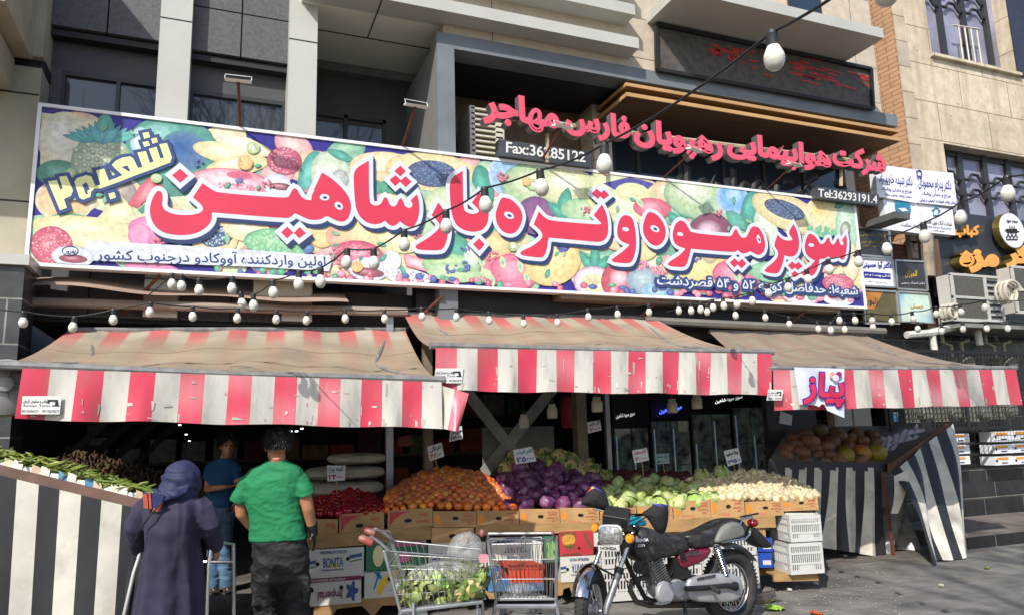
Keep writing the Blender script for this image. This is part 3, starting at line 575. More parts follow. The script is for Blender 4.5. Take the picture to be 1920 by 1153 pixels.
# leaves, berries and slices scattered over the gaps
for i in range(60):
    u = rnd.uniform(90, 1590); v = 214+.1115*(u-80)+(.05+rnd.random()*.85)*(284-.0642*(u-80)); a = rnd.uniform(0, 6.28); l = rnd.uniform(12, 26)*(1-.3*u/1600); leaf(u, v, u+l*math.cos(a), v+l*math.sin(a), l*.22, *rnd.choice([('1f7f6c', '3aa38a'), ('2c8a64', '58b088'), ('5c9a54', '98c888')])); lay[0] -= .7
for i in range(46):
    u = rnd.uniform(90, 1590); v = 214+.1115*(u-80)+(.08+rnd.random()*.82)*(284-.0642*(u-80)); s = rnd.uniform(7, 14)*(1-.3*u/1600)
    k = rnd.randrange(4)
    if k == 0: dots(u, v, s*1.2, s, 0, 14, s*.26, 'b02c50', 'd8607c', 'f4c0cc')
    elif k == 1: dots(u, v, s*1.2, s, 0, 14, s*.26, '28347c', '4858a8', 'a0acd8')
    elif k == 2: fe(u, v, s*1.3, s*1.1, '8cb86c', 'c8e0a0', 'f4f8dc'); fe(u, v, s*.5, s*.42, 'e8ecc4', 'f8f8ec'); dots(u, v, s*.85, s*.7, 0, 14, s*.08, '2c3424', '3c4430', '505844')
    else:
        fe(u, v, s*1.3, s*1.2, 'e0a050', 'f4d494', 'f8ecc8')
        for q in range(6): t = q*1.05; fshape([(u, v), (u+s*1.05*math.cos(t), v+s*.95*math.sin(t)), (u+s*1.05*math.cos(t+.7), v+s*.95*math.sin(t+.7))], 'e8b060', 'f0bc70'); lay[0] -= .9
        lay[0] += 1
fshape([(164, 453), (320, 461), (480, 471), (618, 481), (621, 495), (616, 510), (480, 502), (320, 496), (168, 490), (160, 471)], 'dfe6f2', 'dfe6f2', 'dfe6f2'); fe(137, 483, 40, 20, 'c4d0e4', 'e6ecf5', 'f8fafc', rot=4); fe(138, 487, 27, 8, '6c1c30', '983044', 'd89ca8', rot=4)
FRU.build('fruit_print', PRINT, BN)
# lettering cut as outlines, white rim and navy drop behind it
def outl(polys, w, y, dx=0, dz=0, th=.003):
    cu = bpy.data.curves.new('t', 'CURVE'); cu.dimensions = '2D'; cu.fill_mode = 'BOTH'; cu.bevel_depth = w; cu.bevel_resolution = 1
    for poly in polys:
        s = cu.splines.new('POLY'); s.points.add(len(poly)-1); s.use_cyclic_u = True
        for i, p in enumerate(poly): q = P(*p, YB); s.points[i].co = (q.x+dx, q.z+dz, 0, 1)
    o = bpy.data.objects.new('t', cu); COL.objects.link(o); bpy.context.view_layer.update()
    me = bpy.data.meshes.new_from_object(o.evaluated_get(bpy.context.evaluated_depsgraph_get()))
    vs = [V((v.co.x, y-(v.co.z/max(w, 1e-6)*.5+.5)*th, v.co.y)) for v in me.vertices]; fs = [tuple(p.vertices) for p in me.polygons]
    bpy.data.objects.remove(o); bpy.data.curves.remove(cu); bpy.data.meshes.remove(me); return vs, fs
def sm(poly, zf, n=3):
    """pixel outline, corners kept where marked with a third value"""
    pts = [zf(p[0], p[1]) for p in poly]; return pts
def chaikin(pts):
    out = []; n = len(pts)
    for i in range(n):
        a, b, c = pts[i-1], pts[i], pts[(i+1) % n]
        v1 = (b[0]-a[0], b[1]-a[1]); v2 = (c[0]-b[0], c[1]-b[1]); l = math.hypot(*v1)*math.hypot(*v2)
        if l and (v1[0]*v2[0]+v1[1]*v2[1])/l < .35: out.append(b); continue
        out += [(b[0]*.78+a[0]*.22, b[1]*.78+a[1]*.22), (b[0]*.78+c[0]*.22, b[1]*.78+c[1]*.22)]
    return out
def r21(pts): return [(x+1604, y+50) for x, y in pts]
WORD = []
noon = [(275, 400), (305, 403), (325, 428), (328, 475), (320, 530), (340, 577), (400, 612), (500, 630), (620, 625), (690, 602), (708, 570), (690, 530), (610, 462), (700, 330), (790, 392), (850, 420), (1480, 470), (1515, 450), (1535, 400), (1560, 375), (1590, 390), (1620, 450), (1660, 480)]
noon += r21([(60, 432), (115, 440), (122, 385), (155, 335), (135, 350), (215, 180), (300, 228), (400, 318), (465, 400), (490, 475), (485, 550), (460, 612), (420, 640), (370, 638), (310, 612), (262, 582), (200, 622), (100, 625)])
noon += [(1565, 610), (1530, 645), (1490, 660), (790, 603), (785, 680), (740, 742), (660, 792), (560, 816), (450, 816), (340, 796), (260, 742), (215, 660), (205, 570), (230, 470)]
WORD.append(sm(noon, Z1))
def dia(zf, *c): WORD.append([zf(*p) for p in c])
dia(Z1, (490, 195), (567, 262), (490, 326), (414, 255)); dia(Z1, (1495, 737), (1552, 793), (1492, 846), (1436, 790)); dia(Z1, (1612, 740), (1669, 798), (1606, 846), (1556, 795))
WORD.append(sm([(655, 68), (657, 450), (690, 485), (740, 490), (775, 465), (792, 420), (810, 408), (830, 425), (850, 480), (885, 502), (915, 485), (935, 432), (955, 420), (975, 440), (990, 492), (1030, 515), (1060, 500), (1065, 470), (1045, 440), (1105, 383), (1122, 430), (1130, 520), (1120, 600), (1090, 670), (1060, 690), (1010, 685), (945, 636), (900, 680), (850, 675), (805, 630), (760, 660), (690, 665), (620, 640), (560, 580), (530, 500), (515, 330), (512, 150)], Z2))
dia(Z2, (950, 115), (1001, 165), (950, 217), (895, 165)); dia(Z2, (905, 203), (959, 255), (903, 306), (847, 250)); dia(Z2, (1000, 213), (1056, 265), (1000, 316), (944, 262))
WORD.append(sm([(1305, 460), (1345, 510), (1385, 600), (1400, 700), (1390, 800), (1365, 870), (1330, 910), (1120, 905), (1090, 880), (1097, 858), (1200, 800), (1290, 730), (1325, 680), (1300, 632), (1243, 580)], Z2))
WORD.append(sm([(1535, 163), (1540, 500), (1560, 550), (1620, 568), (1680, 558), (1690, 530), (1620, 462), (1690, 363), (1740, 410), (1780, 500), (1775, 640), (1730, 712), (1650, 737), (1560, 725), (1480, 680), (1440, 600), (1420, 500), (1408, 240)], Z2))
dia(Z2, (1688, 796), (1741, 852), (1690, 911), (1631, 852))
WORD.append(sm([(215, 210), (290, 230), (370, 310), (395, 390), (375, 470), (330, 540), (270, 556), (200, 530), (150, 460), (135, 370), (160, 290), (190, 220)], Z3))
WORD.append(sm([(545, 343), (600, 402), (660, 432), (1110, 467), (1133, 455), (1058, 377), (1135, 278), (1175, 350), (1195, 450), (1195, 550), (1165, 610), (1110, 630), (1060, 626), (640, 588), (628, 620), (620, 700), (590, 768), (550, 776), (400, 758), (368, 740), (380, 715), (480, 670), (560, 610), (582, 570), (560, 520), (495, 464)], Z3))
dia(Z3, (1085, 130), (1146, 180), (1096, 226), (1041, 175)); dia(Z3, (1157, 140), (1204, 190), (1152, 231), (1108, 187))
WORD.append(sm([(1360, 375), (1410, 390), (1440, 450), (1457, 580), (1455, 700), (1430, 790), (1400, 831), (1260, 822), (1226, 805), (1235, 785), (1330, 720), (1380, 672), (1396, 655), (1310, 620), (1280, 570), (1278, 500), (1300, 420), (1330, 385)], Z3))
WORD.append(sm([(1590, 345), (1650, 368), (1710, 440), (1737, 520), (1730, 590), (1690, 650), (1640, 669), (1580, 640), (1530, 570), (1517, 490), (1540, 400), (1565, 355)], Z3))
WORD.append(sm([(170, 325), (210, 340), (245, 400), (268, 443), (620, 477), (650, 470), (668, 430), (682, 408), (697, 410), (715, 450), (740, 488), (780, 490), (808, 445), (830, 392), (870, 378), (910, 400), (950, 470), (967, 560), (950, 622), (910, 652), (870, 642), (825, 612), (790, 632), (740, 636), (705, 602), (680, 627), (268, 592), (255, 640), (235, 720), (205, 767), (75, 757), (47, 740), (60, 715), (150, 660), (200, 612), (212, 590), (140, 565), (105, 530), (92, 460), (110, 380), (140, 338)], Z4))
dia(Z4, (677, 680), (722, 725), (672, 768), (630, 720)); dia(Z4, (744, 685), (786, 730), (742, 776), (697, 733))
WORD.append(sm([(1230, 358), (1268, 440), (1285, 540), (1272, 620), (1235, 663), (1180, 666), (1142, 652), (1135, 700), (1110, 780), (1080, 826), (985, 816), (956, 800), (968, 775), (1040, 720), (1080, 672), (1086, 620), (1042, 560), (1080, 460), (1120, 500), (1170, 517), (1215, 512), (1222, 500), (1178, 440)], Z4))
dia(Z4, (1217, 710), (1260, 750), (1215, 791), (1177, 748)); dia(Z4, (1277, 715), (1316, 755), (1267, 792), (1224, 752)); dia(Z4, (1241, 797), (1282, 830), (1237, 862), (1204, 828))
WORD.append(sm([(1395, 450), (1440, 480), (1475, 545), (1500, 550), (1525, 530), (1545, 490), (1565, 490), (1578, 540), (1600, 555), (1620, 540), (1638, 495), (1652, 490), (1667, 550), (1690, 560), (1703, 540), (1683, 512), (1722, 458), (1733, 520), (1725, 620), (1705, 690), (1680, 696), (1645, 662), (1625, 682), (1590, 690), (1555, 662), (1530, 682), (1472, 690), (1470, 720), (1450, 790), (1415, 846), (1330, 846), (1304, 830), (1320, 800), (1390, 750), (1430, 702), (1380, 676), (1340, 632), (1332, 560), (1350, 490), (1370, 455)], Z4))
WORD = [chaikin(chaikin(w)) if len(w) > 4 else w for w in WORD]
NAVY = mat('navy_print', g('2c3c66'), .45, var=.05); NAVY2 = mat('navy_blue_print', g('33477c'), .45, var=.05); RED = mat('red_print', g('cf3853'), .45, var=.06, scale=2); WPR = mat('white_print', g('cfd6e4'), .45, var=.03); YEL = mat('yellow_print', g('e9ecA4'.lower()), .45, var=.04)
L = MB(); y0 = YB-.0006-.00005*(lay[0]+8)
for w, dx, dz, mi in ((.046, .032, -.05, 0), (.05, 0, 0, 1), (.0001, 0, 0, 2)):
    L.k = mi
    for i, poly in enumerate(WORD): L.add(*outl([poly], w, y0-.0016*mi-.00004*i, dx, dz, .0008))
L.k = 1
holes = [(Z2, 240, 412, 46, 30, 5), (Z2, 372, 492, 44, 32, 40), (Z3, 265, 380, 50, 30, 25), (Z3, 1357, 510, 33, 19, 12), (Z3, 1632, 505, 46, 27, 30), (Z4, 165, 455, 31, 17, 15), (Z4, 902, 503, 17, 42, -12), (Z4, 1395, 557, 27, 17, 5)]
for k, (zf, cx, cy, rx, ry, rot) in enumerate(holes):
    pts = [zf(*p) for p in el(cx, cy, rx, ry, rot, 18)]
    L.k = 1; L.poly([V((P(*p, YB).x, y0-.0054, P(*p, YB).z)) for p in pts])
    if k not in (3, 5, 7): L.k = 0; L.poly([V((P(*zf(*p), YB).x, y0-.0058, P(*zf(*p), YB).z)) for p in el(cx+4, cy+3, rx*.45, ry*.4, rot, 12)])
L.build('red_lettering', [NAVY, WPR, RED], BN)
# branch number, top left, yellow on navy
Yp = [[(205, 713), (290, 703), (318, 790), (345, 783), (310, 672), (380, 662), (440, 800), (420, 850), (355, 880), (382, 962), (318, 985)],
      [(452, 715), (480, 682), (565, 655), (612, 668), (650, 757), (698, 745), (655, 612), (733, 595), (775, 708), (850, 680), (905, 655), (835, 595), (803, 560), (840, 522), (905, 490), (975, 480), (1005, 500), (1035, 562), (1050, 590), (1092, 578), (1043, 445), (1122, 430), (1160, 542), (1195, 530), (1150, 410), (1222, 390), (1258, 502), (1292, 490), (1248, 366), (1320, 355), (1367, 490), (1350, 537), (1180, 602), (1040, 652), (900, 708), (700, 780), (640, 780), (612, 810), (602, 860), (535, 886), (500, 868), (478, 800)],
      [(1090, 262), (1147, 250), (1162, 300), (1108, 316)], [(1090, 348), (1145, 335), (1162, 377), (1108, 391)], [(1170, 315), (1222, 303), (1235, 345), (1185, 361)], [(770, 830), (827, 815), (843, 866), (790, 882)]]
L = MB()
for mi, w in ((0, .035), (1, .0001)):
    L.k = mi
    for i, p in enumerate(Yp): L.add(*outl([[Z5(*q) for q in p]], w, y0-.0016*mi-.00004*i, th=.0008))
L.k = 0
for p in ([(895, 580), (950, 565), (978, 617), (960, 620)], [(528, 745), (566, 722), (596, 790), (572, 800), (578, 832), (560, 838)]): L.poly([V((P(*Z5(*q), YB).x, y0-.0045, P(*Z5(*q), YB).z)) for q in p])
L.build('yellow_lettering', [NAVY2, YEL], BN)
def ptext(mb, s, bl, br, tl, Y, depth=.004, bev=0.): text_in(mb, s, P(*bl, Y), P(*br, Y), P(*tl, Y), depth, bev)
L = MB(); ys = y0-.001
ptext(L, 'اولین واردکننده آووکادو درجنوب کشور', (180, 492.5), (611, 504.5), (180, 464), ys, .002, .012)
ptext(L, 'بهروز', (121, 477), (142, 478), (121, 468), ys, .002, .02); L.build('navy_lettering', NAVY2, BN); L = MB(); L.tube([V((P(131+15*math.cos(t), 471+9*math.sin(t), ys-.002))) for t in [i*.35 for i in range(18)]], .004, 4, closed=True)
L.build('oval_emblem', NAVY2, BN)
L = MB(); s2 = 'شعبه۱: حدفاصل کوچه ۵۲ و ۵۴ قصردشت'
L.k = 0; ptext(L, s2, (1226, 546), (1614, 566), (1226, 509), ys-.003, .003, .17); L.k = 1; ptext(L, s2, (1232, 541), (1609, 560), (1232, 515), ys-.010, .003, .02)
L.build('address_lettering', [NAVY2, WPR], BN)
for u, v in ((300, 517), (830, 555), (1240, 560), (1520, 575)):
    m = MB(); p = P(u, v, YB+.05); m.tube([p, p+V((-.35, .3, -.35))], .018, 6)
    m.tube([V((p.x, YB+.1, p.z+.1)), V((p.x, 8.6, p.z+.1))], .018, 5); m.build('bracket', RUST, BN)
# flood lamps on rods above the banner
fl = thing('flood_lamp', 'flood lamp on a rusty rod in front of the second granite window bay', 'lamp', (0, 0, 0))
m = MB(); m.tube([(0, 0, -.05), (0, -.55, .5)], .016, 6); m.build('rod', RUST, fl)
m = MB(); m.box((0, -.57, .50), (.26, .10, .035), Matrix.Rotation(.5, 3, 'X')); m.build('head', WHT, fl, origin=(0, -.57, .5))
m = MB(); m.tube([(-.13, -.6, .5), (-.13, -.56, .62), (.13, -.56, .62), (.13, -.6, .5)], .006, 4); m.build('yoke', WHT, fl)
FT = [(c, kids(c)) for c in kids(fl)]
heads = [((450, 240), (447, 152)), ((753, 278), (780, 199)), ((1010, 308), (1055, 238)), ((1240, 338), (1305, 281)), ((1432, 358), (1490, 310))]
lbs = ['flood lamp on an upright rusty rod before the second granite window bay', 'flood lamp on a leaning rod in front of the grey frame leg', 'flood lamp on a rusty rod just above the fax number plate', 'flood lamp on a rod under the middle of the pink letters', 'flood lamp on a rod nearest the telephone number plate']
for i, ((a, b), (c, d)) in enumerate(heads):
    o = fl if i == 0 else dup(fl, tree=FT); p = P(a, b, YB+.02); h = P(c, d, YB-.55)
    o.location = (p.x, p.y, bz1+.05); o['label'] = lbs[i]; o['group'] = 'flood lamps over the banner'
    dx = h.x-p.x; o.rotation_euler = (0, 0, 0)
    # lean the rod so the head sits where it stands
    o.scale = (1, 1, (h.z-bz1-.05)/.5)
    o.rotation_euler.z = math.atan2(dx, .55)

# ---------------- awnings ----------------
CANV = mat('awning_canvas', (1, 1, 1), .85, var=.13, scale=2.2, vcol=True, dirt=g('7c7264'), dscale=2.4, damt=.6, bump=.1, bscale=25)
VALW = mat('valance_vinyl', (1, 1, 1), .4, var=.06, scale=2, vcol=True, stretch=(1.7, 1.7, .4), dirt=g('7c766a'), dscale=4.2, damt=.5, bump=.12, bscale=9)
BAR = mat('awning_bar', (.17, .17, .17), .55, var=.3, scale=12, dirt=(.35, .33, .3), dscale=8, damt=.6)
PINK, WH = g('d4425a'), g('cac7be')
def awning(label, bk, fr, vb, nst, seed, top_red=.12, fade=g('94866f'), side=0., sag=.1, skew=0., s0=0.):
    """bk, fr: back and front bar end points; vb: valance bottom ends"""
    a = thing('awning', label, 'awning', (bk[0]+bk[1]+fr[0]+fr[1])/4, 'striped awnings along the shop front')
    rn = random.Random(seed); nu = nst*6
    def top(s, t):
        b = bk[0].lerp(bk[1], s); f = fr[0].lerp(fr[1], s); p = b.lerp(f, t)
        ed = (max(0, 1-s/.12)+max(0, (s-.88)/.12))*.5
        return p+V((0, 0, -sag*math.sin(math.pi*t)*(1+.3*math.sin(s*9))+.012*math.sin(s*31+t*5)))
    def tcol(s, t):
        k = int(s*nst+1e-6) % 2; c = mixc(g('c84a56'), fade, .25) if k == 0 else g('aaa290')
        q = min(1, max(0, (t-top_red)/.18)); q = q*.82+.1; return mixc(c, fade, q)
    m = MB(); m.grid(top, nu, 14, tcol); c = m.build('canopy', CANV, a, True)
    for t_ in (.36, .7): m = MB(); m.tube([top(i/60, t_)+V((0, 0, .003)) for i in range(61)], .004, 4); m.build('seam', mat('canvas_seam', g('8c7c68'), .9, var=.2), a)
    m = MB(); d = (fr[1]-fr[0]).normalized(); m.tube([fr[0]-d*.04, fr[0].lerp(fr[1], .5)-V((0, 0, .012)), fr[1]+d*.04], .03, 8); m.build('front_bar', BAR, a, True)
    def val(s, t):
        s = s0+(1-s0)*s; p = fr[0].lerp(fr[1], s).lerp(vb[0].lerp(vb[1], s), t); w = t*(.018*math.sin(s*nst*3.1)+.012*math.sin(s*47+2))
        return p+V((skew*t, -.03+w, -.02+.03*t*0+.006*math.sin(s*23)*t))
    def vcolr(s, t):
        k = int(s*nst+1e-6) % 2; rr = random.Random(int(s*nst)*7+seed)
        f = rr.random()*.45 if rr.random() < .5 else .05
        return mixc(PINK, g('f0c0c4'), f*(.6+.4*math.sin(t*7+s*60))) if k == 0 else WH
    m = MB()
    # one strip per stripe so that the stripe edges stay crisp
    for k in range(nst):
        rr = random.Random(k*7+seed); f = rr.random()*.6 if rr.random() < .55 else .03
        def cf(i, j, k=k, f=f, rr=rr): return (mixc(PINK, g('f0bcc2'), max(0, f*(.55+.45*math.sin(j*5+k)))) if k % 2 == 0 else mixc(WH, g('cfcabc'), .3*j*rr.random()))
        m.grid(lambda i, j, k=k: val((k+i)/nst, j), 4, 8, cf)
    rr = random.Random(seed*3)
    for k in range(52):
        s, t = rr.random(), rr.random()**.6*.95; w, h = rr.uniform(.0008, .008), rr.uniform(.02, .34)
        if rr.random() < .45: w, h = h*.05, w*9
        c_ = rr.choice([g('b8b2a6'), g('c0bab0'), g('c9c6bd'), g('dcd6d0'), g('b0aa9e'), g('d0949a'), g('dcc4c2')]); ps = []
        for (x, y) in ((0, 0), (1, .1), (1.1, .9), (.2, 1)): ps.append(val(min(.999, s+w*x*(.6+rr.random())+w*.6*(y > .5)*(rr.random()-.5)), min(.98, t+h*y*(.6+rr.random()*.6)))+V((0, -.004, 0)))
        m.add(ps, [(0, 1, 2, 3)], c_)
    v = m.build('valance', VALW, a, True)
    m = MB(); m.tube([bk[0], bk[1]], .035, 6); m.build('back_tube', BAR, a)
    m = MB()
    for s in (.06, .94):
        b = bk[0].lerp(bk[1], s); f = fr[0].lerp(fr[1], s); mid = b.lerp(f, .5)+V((.25 if s < .5 else -.25, 0, -.16)); m = MB(); m.tube([b-V((0, 0, .05)), mid, f], .018, 6); m.build('folding_arm', BAR, a)
    return a, v, val
A1, v1, val1 = awning('striped awning with a torn loose corner over the walkway and bean stall', (P(128, 620, 8.45), P(760, 618, 8.45)), (P(-45, 682, 5.7), P(826, 712, 5.7)), (P(-60, 778, 5.72), P(826, 798, 5.72)), 18, 5, .09, s0=.085)
A2, v2, val2 = awning('tallest striped awning with bright red and white valance over the orange heap', (P(758, 590, 8.45), P(1228, 597, 8.45)), (P(815, 648, 5.85), P(1443, 660, 5.85)), (P(815, 728, 5.86), P(1443, 737, 5.86)), 19, 9, .1)
A3, v3, val3 = awning('striped awning with the torn onion poster over the pumpkin stall', (P(1330, 622, 8.45), P(1622, 628, 8.45)), (P(1445, 690, 5.85), P(1900, 690, 5.85)), (P(1449, 766, 5.87), P(1912, 755, 5.87)), 17, 13, -.2, g('857a68'))
# loose hanging corner of the left awning
m = MB()
for k, c in enumerate((g('c9c6b8'), g('ee5a72'))):
    def lc(i, j, k=k):
        a0 = P(826, 722, 5.68); s = (k+i)/2
        return P(826+50*s-j*(8+16*s*.9), 722+16*s+j*(76-2*s), 5.68)+V((0, .09*math.sin(s*5+1)*j-.04*s, 0))
    m.grid(lc, 6, 8, lambda i, j, c=c: mixc(c, g('b8b0a4'), .25*abs(math.sin(i*9+j*7))))
m.build('loose_corner', VALW, A1, True)
# maker's plates and a poster
PLT = mat('maker_plate', g('d8d8d4'), .5, var=.06); INK = mat('black_ink', (.012, .012, .014), .6, var=0)
def plate(par, u0, v0, u1, v1, Y):
    m = MB(); m.prism([P(u0, v1, Y), P(u1, v1, Y), P(u1+3, v0, Y), P(u0+3, v0, Y)], (0, .006, 0)); q = m.build('maker_plate', PLT, par)
    L = MB(); w = u1-u0; h = v1-v0; Y -= .002
    ptext(L, 'چادر و سایبان آرمان', (u0+.05*w, v0+.42*h), (u0+.68*w, v0+.42*h), (u0+.05*w, v0+.15*h), Y, .001, .01)
    ptext(L, 'Arman Tents', (u0+.05*w, v0+.58*h), (u0+.75*w, v0+.58*h), (u0+.05*w, v0+.46*h), Y, .001)
    ptext(L, '09176404277', (u0+.02*w, v0+.9*h), (u0+.45*w, v0+.9*h), (u0+.02*w, v0+.76*h), Y, .001); ptext(L, '09176018573', (u0+.55*w, v0+.9*h), (u0+.98*w, v0+.9*h), (u0+.55*w, v0+.76*h), Y, .001)
    f = lambda x, y: P(u0+x*w, v0+y*h, Y-.001)
    for p in ([(.68, .2), (.95, .2), (.95, .3), (.68, .3)], [(.88, .3), (.96, .3), (.96, .5), (.88, .5)], [(.68, .3), (.73, .3), (.73, .4), (.68, .4)], [(.8, .5), (.99, .5), (.99, .56), (.8, .56)]): L.poly([f(*q_) for q_ in p])
    L.build('lettering', INK, q)
plate(A1, 39, 742, 112, 776, 5.655); plate(A2, 814, 690, 866, 718, 5.80); plate(A3, 1438, 730, 1466, 750, 5.80)
PO = thing('onion_poster', 'torn white poster reading onion in red and violet, clipped to the awning edge', 'poster', P(1535, 730, 5.78))
m = MB()
def pf(s, t):
    u = 1489+s*94+t*10*(1-s); v = 688+s*3+t*(70+22*max(0, (s-.35))/.65*1.0-(8 if .45 < s < .6 else 0)*t); return P(u, v, 5.76+.015*math.sin(s*6)*t)
m.grid(pf, 16, 8); m.build('sheet', mat('poster_paper', g('dfe2f0'), .5, var=.05), PO, True)
L = MB(); L.k = 0; ptext(L, 'پیاز', (1502, 764), (1583, 766), (1508, 694), 5.735, .002, .075); L.k = 1; ptext(L, 'پیاز', (1505, 762), (1581, 763), (1511, 697), 5.728, .002, .04)
L.build('poster_lettering', [mat('violet_print', g('4a2c9c'), .5, var=.1), mat('crimson_print', g('d22c50'), .5, var=.1)], PO)
m = MB()
for (u, v, r, c) in ((1561, 703, 6, g('e8a094')), (1573, 702, 6, g('8c3470')), (1567, 708, 6, g('dfe0ee'))):
    m.add([P(u+r*math.cos(t), v+r*math.sin(t), 5.733-.001*(v-700)) for t in [i*.52 for i in range(12)]], [tuple(range(12))], c)
m.build('onion_print', PRINT, PO)

# ---------------- signs on the facade ----------------
S = thing('airline_letter_sign', 'row of pink channel letters on a rail beneath the wood fins', 'sign', (6, 8, 5))
za, zb = zz((890, 170), 4.8), zz((1270, 220), 4.8)
PNK = mat('pink_acrylic', g('e0566e'), .35, var=.1, scale=2, dirt=g('b04c5c'), dscale=2); LSD = mat('letter_side', (.25, .25, .24), .4, metal=.6, var=.3, scale=6)
for w, zf, bl, br, tl in (('مهاجر', za, (70, 300), (765, 424), (70, -21)), ('فارس', za, (815, 400), (1405, 511), (815, 118)), ('رهپویان', za, (1430, 524), (2239, 670), (1430, 229)), ('هواپیمایی', zb, (445, 390), (1390, 531), (445, 113)), ('شرکت', zb, (1395, 487), (1880, 560), (1395, 235))):
    m = MB(); m.k = 0; Yf = 8.0; ptext(m, w, zf(*bl), zf(*br), zf(*tl), Yf, .004, .055)
    m.k = 1
    vs, fs = text(w, .05); x0 = min(p.x for p in vs); x1 = max(p.x for p in vs); y0_ = min(p.y for p in vs); y1_ = max(p.y for p in vs)
    b, r_, t_ = P(*zf(*bl), Yf), P(*zf(*br), Yf), P(*zf(*tl), Yf)
    fl2 = [b+(r_-b)*((p.x-x0)/(x1-x0))+(t_-b)*((p.y-y0_)/(y1_-y0_)) for p in vs]
    # depth: walls from the front outline back to the rail
    m.add([p+V((0, .006+(.11 if q.z < .3*.35+.2 and False else 0), 0)) for p, q in zip(fl2, vs)], fs)
    n = len(fl2); ed = {}
    for f in fs:
        for i in range(len(f)): e = tuple(sorted((f[i], f[(i+1) % len(f)]))); ed[e] = ed.get(e, 0)+1
    m.add([p+V((0, .006, 0)) for p in fl2]+[p+V((0, .12, 0)) for p in fl2], [(a_, b_, b_+n, a_+n) for (a_, b_) in ed])
    m.build('letters', [PNK, LSD], S)
m = MB(); m.tube([P(*za(180, 235), 8.12), P(*zb(1880, 430), 8.12)], .035, 6); m.build('rail', mat('rail_timber', (.42, .34, .22), .7, var=.3), S)
for u, v, w in ((1026, 260, 305), (1136, 262, 330), (1577, 320, 350)):
    m = MB(); m.tube([P(u, v-8, 8.12), P(u, w, 8.12)], .028, 6); m.build('post', _m['rail_timber'], S)
# black letters on the lower glass
L = MB(); ptext(L, 'شرکت هواپیمایی', (1215, 385), (1585, 402), (1215, 305), 9.0, .08, .07); tag(L.build('black_letter_sign', BLK), 'black raised letters standing against the blue glass behind the banner', 'sign')
def plateb(name, label, s, quad, Y, mside, tq, bev=.02):
    o = thing(name, label, 'sign', P(*quad[0], Y))
    m = MB(); m.prism([P(*q, Y) for q in quad], (0, .14, 0)); b = m.build('box', mside, o)
    m = MB(); ptext(m, s, *tq, Y-.003, .004, bev); m.build('lettering', WHT, o); return o
plateb('fax_sign', 'charcoal box sign with the white fax number, beside the air conditioner', 'Fax:36285122', [(936, 292), (1108, 315), (1108, 286), (936, 261)], 8.12, mat('charcoal_sign', (.05, .055, .065), .45, var=.15, dirt=(.12, .12, .12)), ((949, 287), (1098, 306), (949, 266)))
plateb('telephone_sign', 'charcoal box sign with the white telephone number, at the banner end', 'Tel:36293191.4', [(1531, 372), (1647, 387), (1648, 365), (1532, 350)], 8.08, _m['charcoal_sign'], ((1534, 370), (1645, 383), (1534, 354)))
# running text display
D_ = thing('led_display', 'dark running text display with faint red streaks on the travertine wall', 'display', P(1430, 130, 8.3))
qd = [(1232, 131), (1637, 205), (1633, 130), (1230, 46)]
m = MB(); m.prism([P(*q, 8.28) for q in qd], (0, .06, 0)); m.build('screen', mat('led_screen', (.085, .075, .065), .6, var=.35, scale=10), D_)
m = MB()
for a, b in ((0, 1), (1, 2), (2, 3), (3, 0)): p, q = P(*qd[a], 8.25), P(*qd[b], 8.25); m.tube([p, q], .035, 4)
m.build('frame', BLK, D_)
m = MB()
for i in range(46):
    s = rnd.random()**1.2; t = rnd.gauss(0, 1); u = 1332+s*295; v = 96+s*62+t*(7+6*math.sin(s*3)); l = rnd.uniform(6, 34)*(.5+s); p = P(u, v, 8.272); q = P(min(u+l, 1632), v+l*.26, 8.272); m.prism([p, q, q+V((0, 0, .03)), p+V((0, 0, .03))], (0, .004, 0))
for i in range(14): u = 1328+rnd.random()*50; v = 95+rnd.random()*20; p = P(u, v, 8.272); m.prism([p, p+V((.09, 0, -.02)), p+V((.09, 0, .04)), p+V((0, 0, .05))], (0, .004, 0))
m.build('running_text', mat('red_led', (.36, .03, .025), .5, var=.5, scale=30, emit=.06), D_)
# ---------------- clinic signs, directory, kebab shop sign ----------------
SGW = mat('sign_white', g('e3e5ee'), .4, var=.04); IND = mat('indigo_ink', g('2a2f86'), .5, var=0); GOLD = mat('gold_ink', g('b79a3a'), .5, var=.1); ALU = mat('alu_frame', (.4, .41, .42), .4, metal=.6, var=.1)
def board(name, label, quad, Y, mt, texts, th=.05, frame=None, cat='sign'):
    o = thing(name, label, cat, P(*quad[0], Y)); m = MB(); m.prism([P(*q, Y) for q in quad], (0, th, 0)); m.build('board', mt, o)
    if frame:
        m = MB(); n = len(quad)
        for i in range(n): m.tube([P(*quad[i], Y-.005), P(*quad[(i+1) % n], Y-.005)], frame, 4)
        m.build('frame', ALU, o)
    by = {}
    for s, bl, br, tl, mk, bev in texts: ptext(by.setdefault(mk.name, (MB(), mk))[0], s, bl, br, tl, Y-.003, .003, bev)
    for mb, mk in by.values(): mb.build('lettering', mk, o)
    return o
z3 = zz((1590, 300), 4.433)
board('clinic_sign', 'white dentist board on the brick, nearest the pink letters', [(1645, 369), (1716, 381), (1713, 318), (1640, 308)], 8.3, SGW, [('دکتر شیده جاوید زاد', z3(258, 205), z3(535, 238), z3(258, 110), IND, .015), ('جراح و دندان پزشک', z3(280, 262), z3(530, 290), z3(280, 224), IND, .015), ('درمان ریشه، زیبایی، پروتز', z3(305, 300), z3(528, 325), z3(305, 275), IND, .02)], .12)
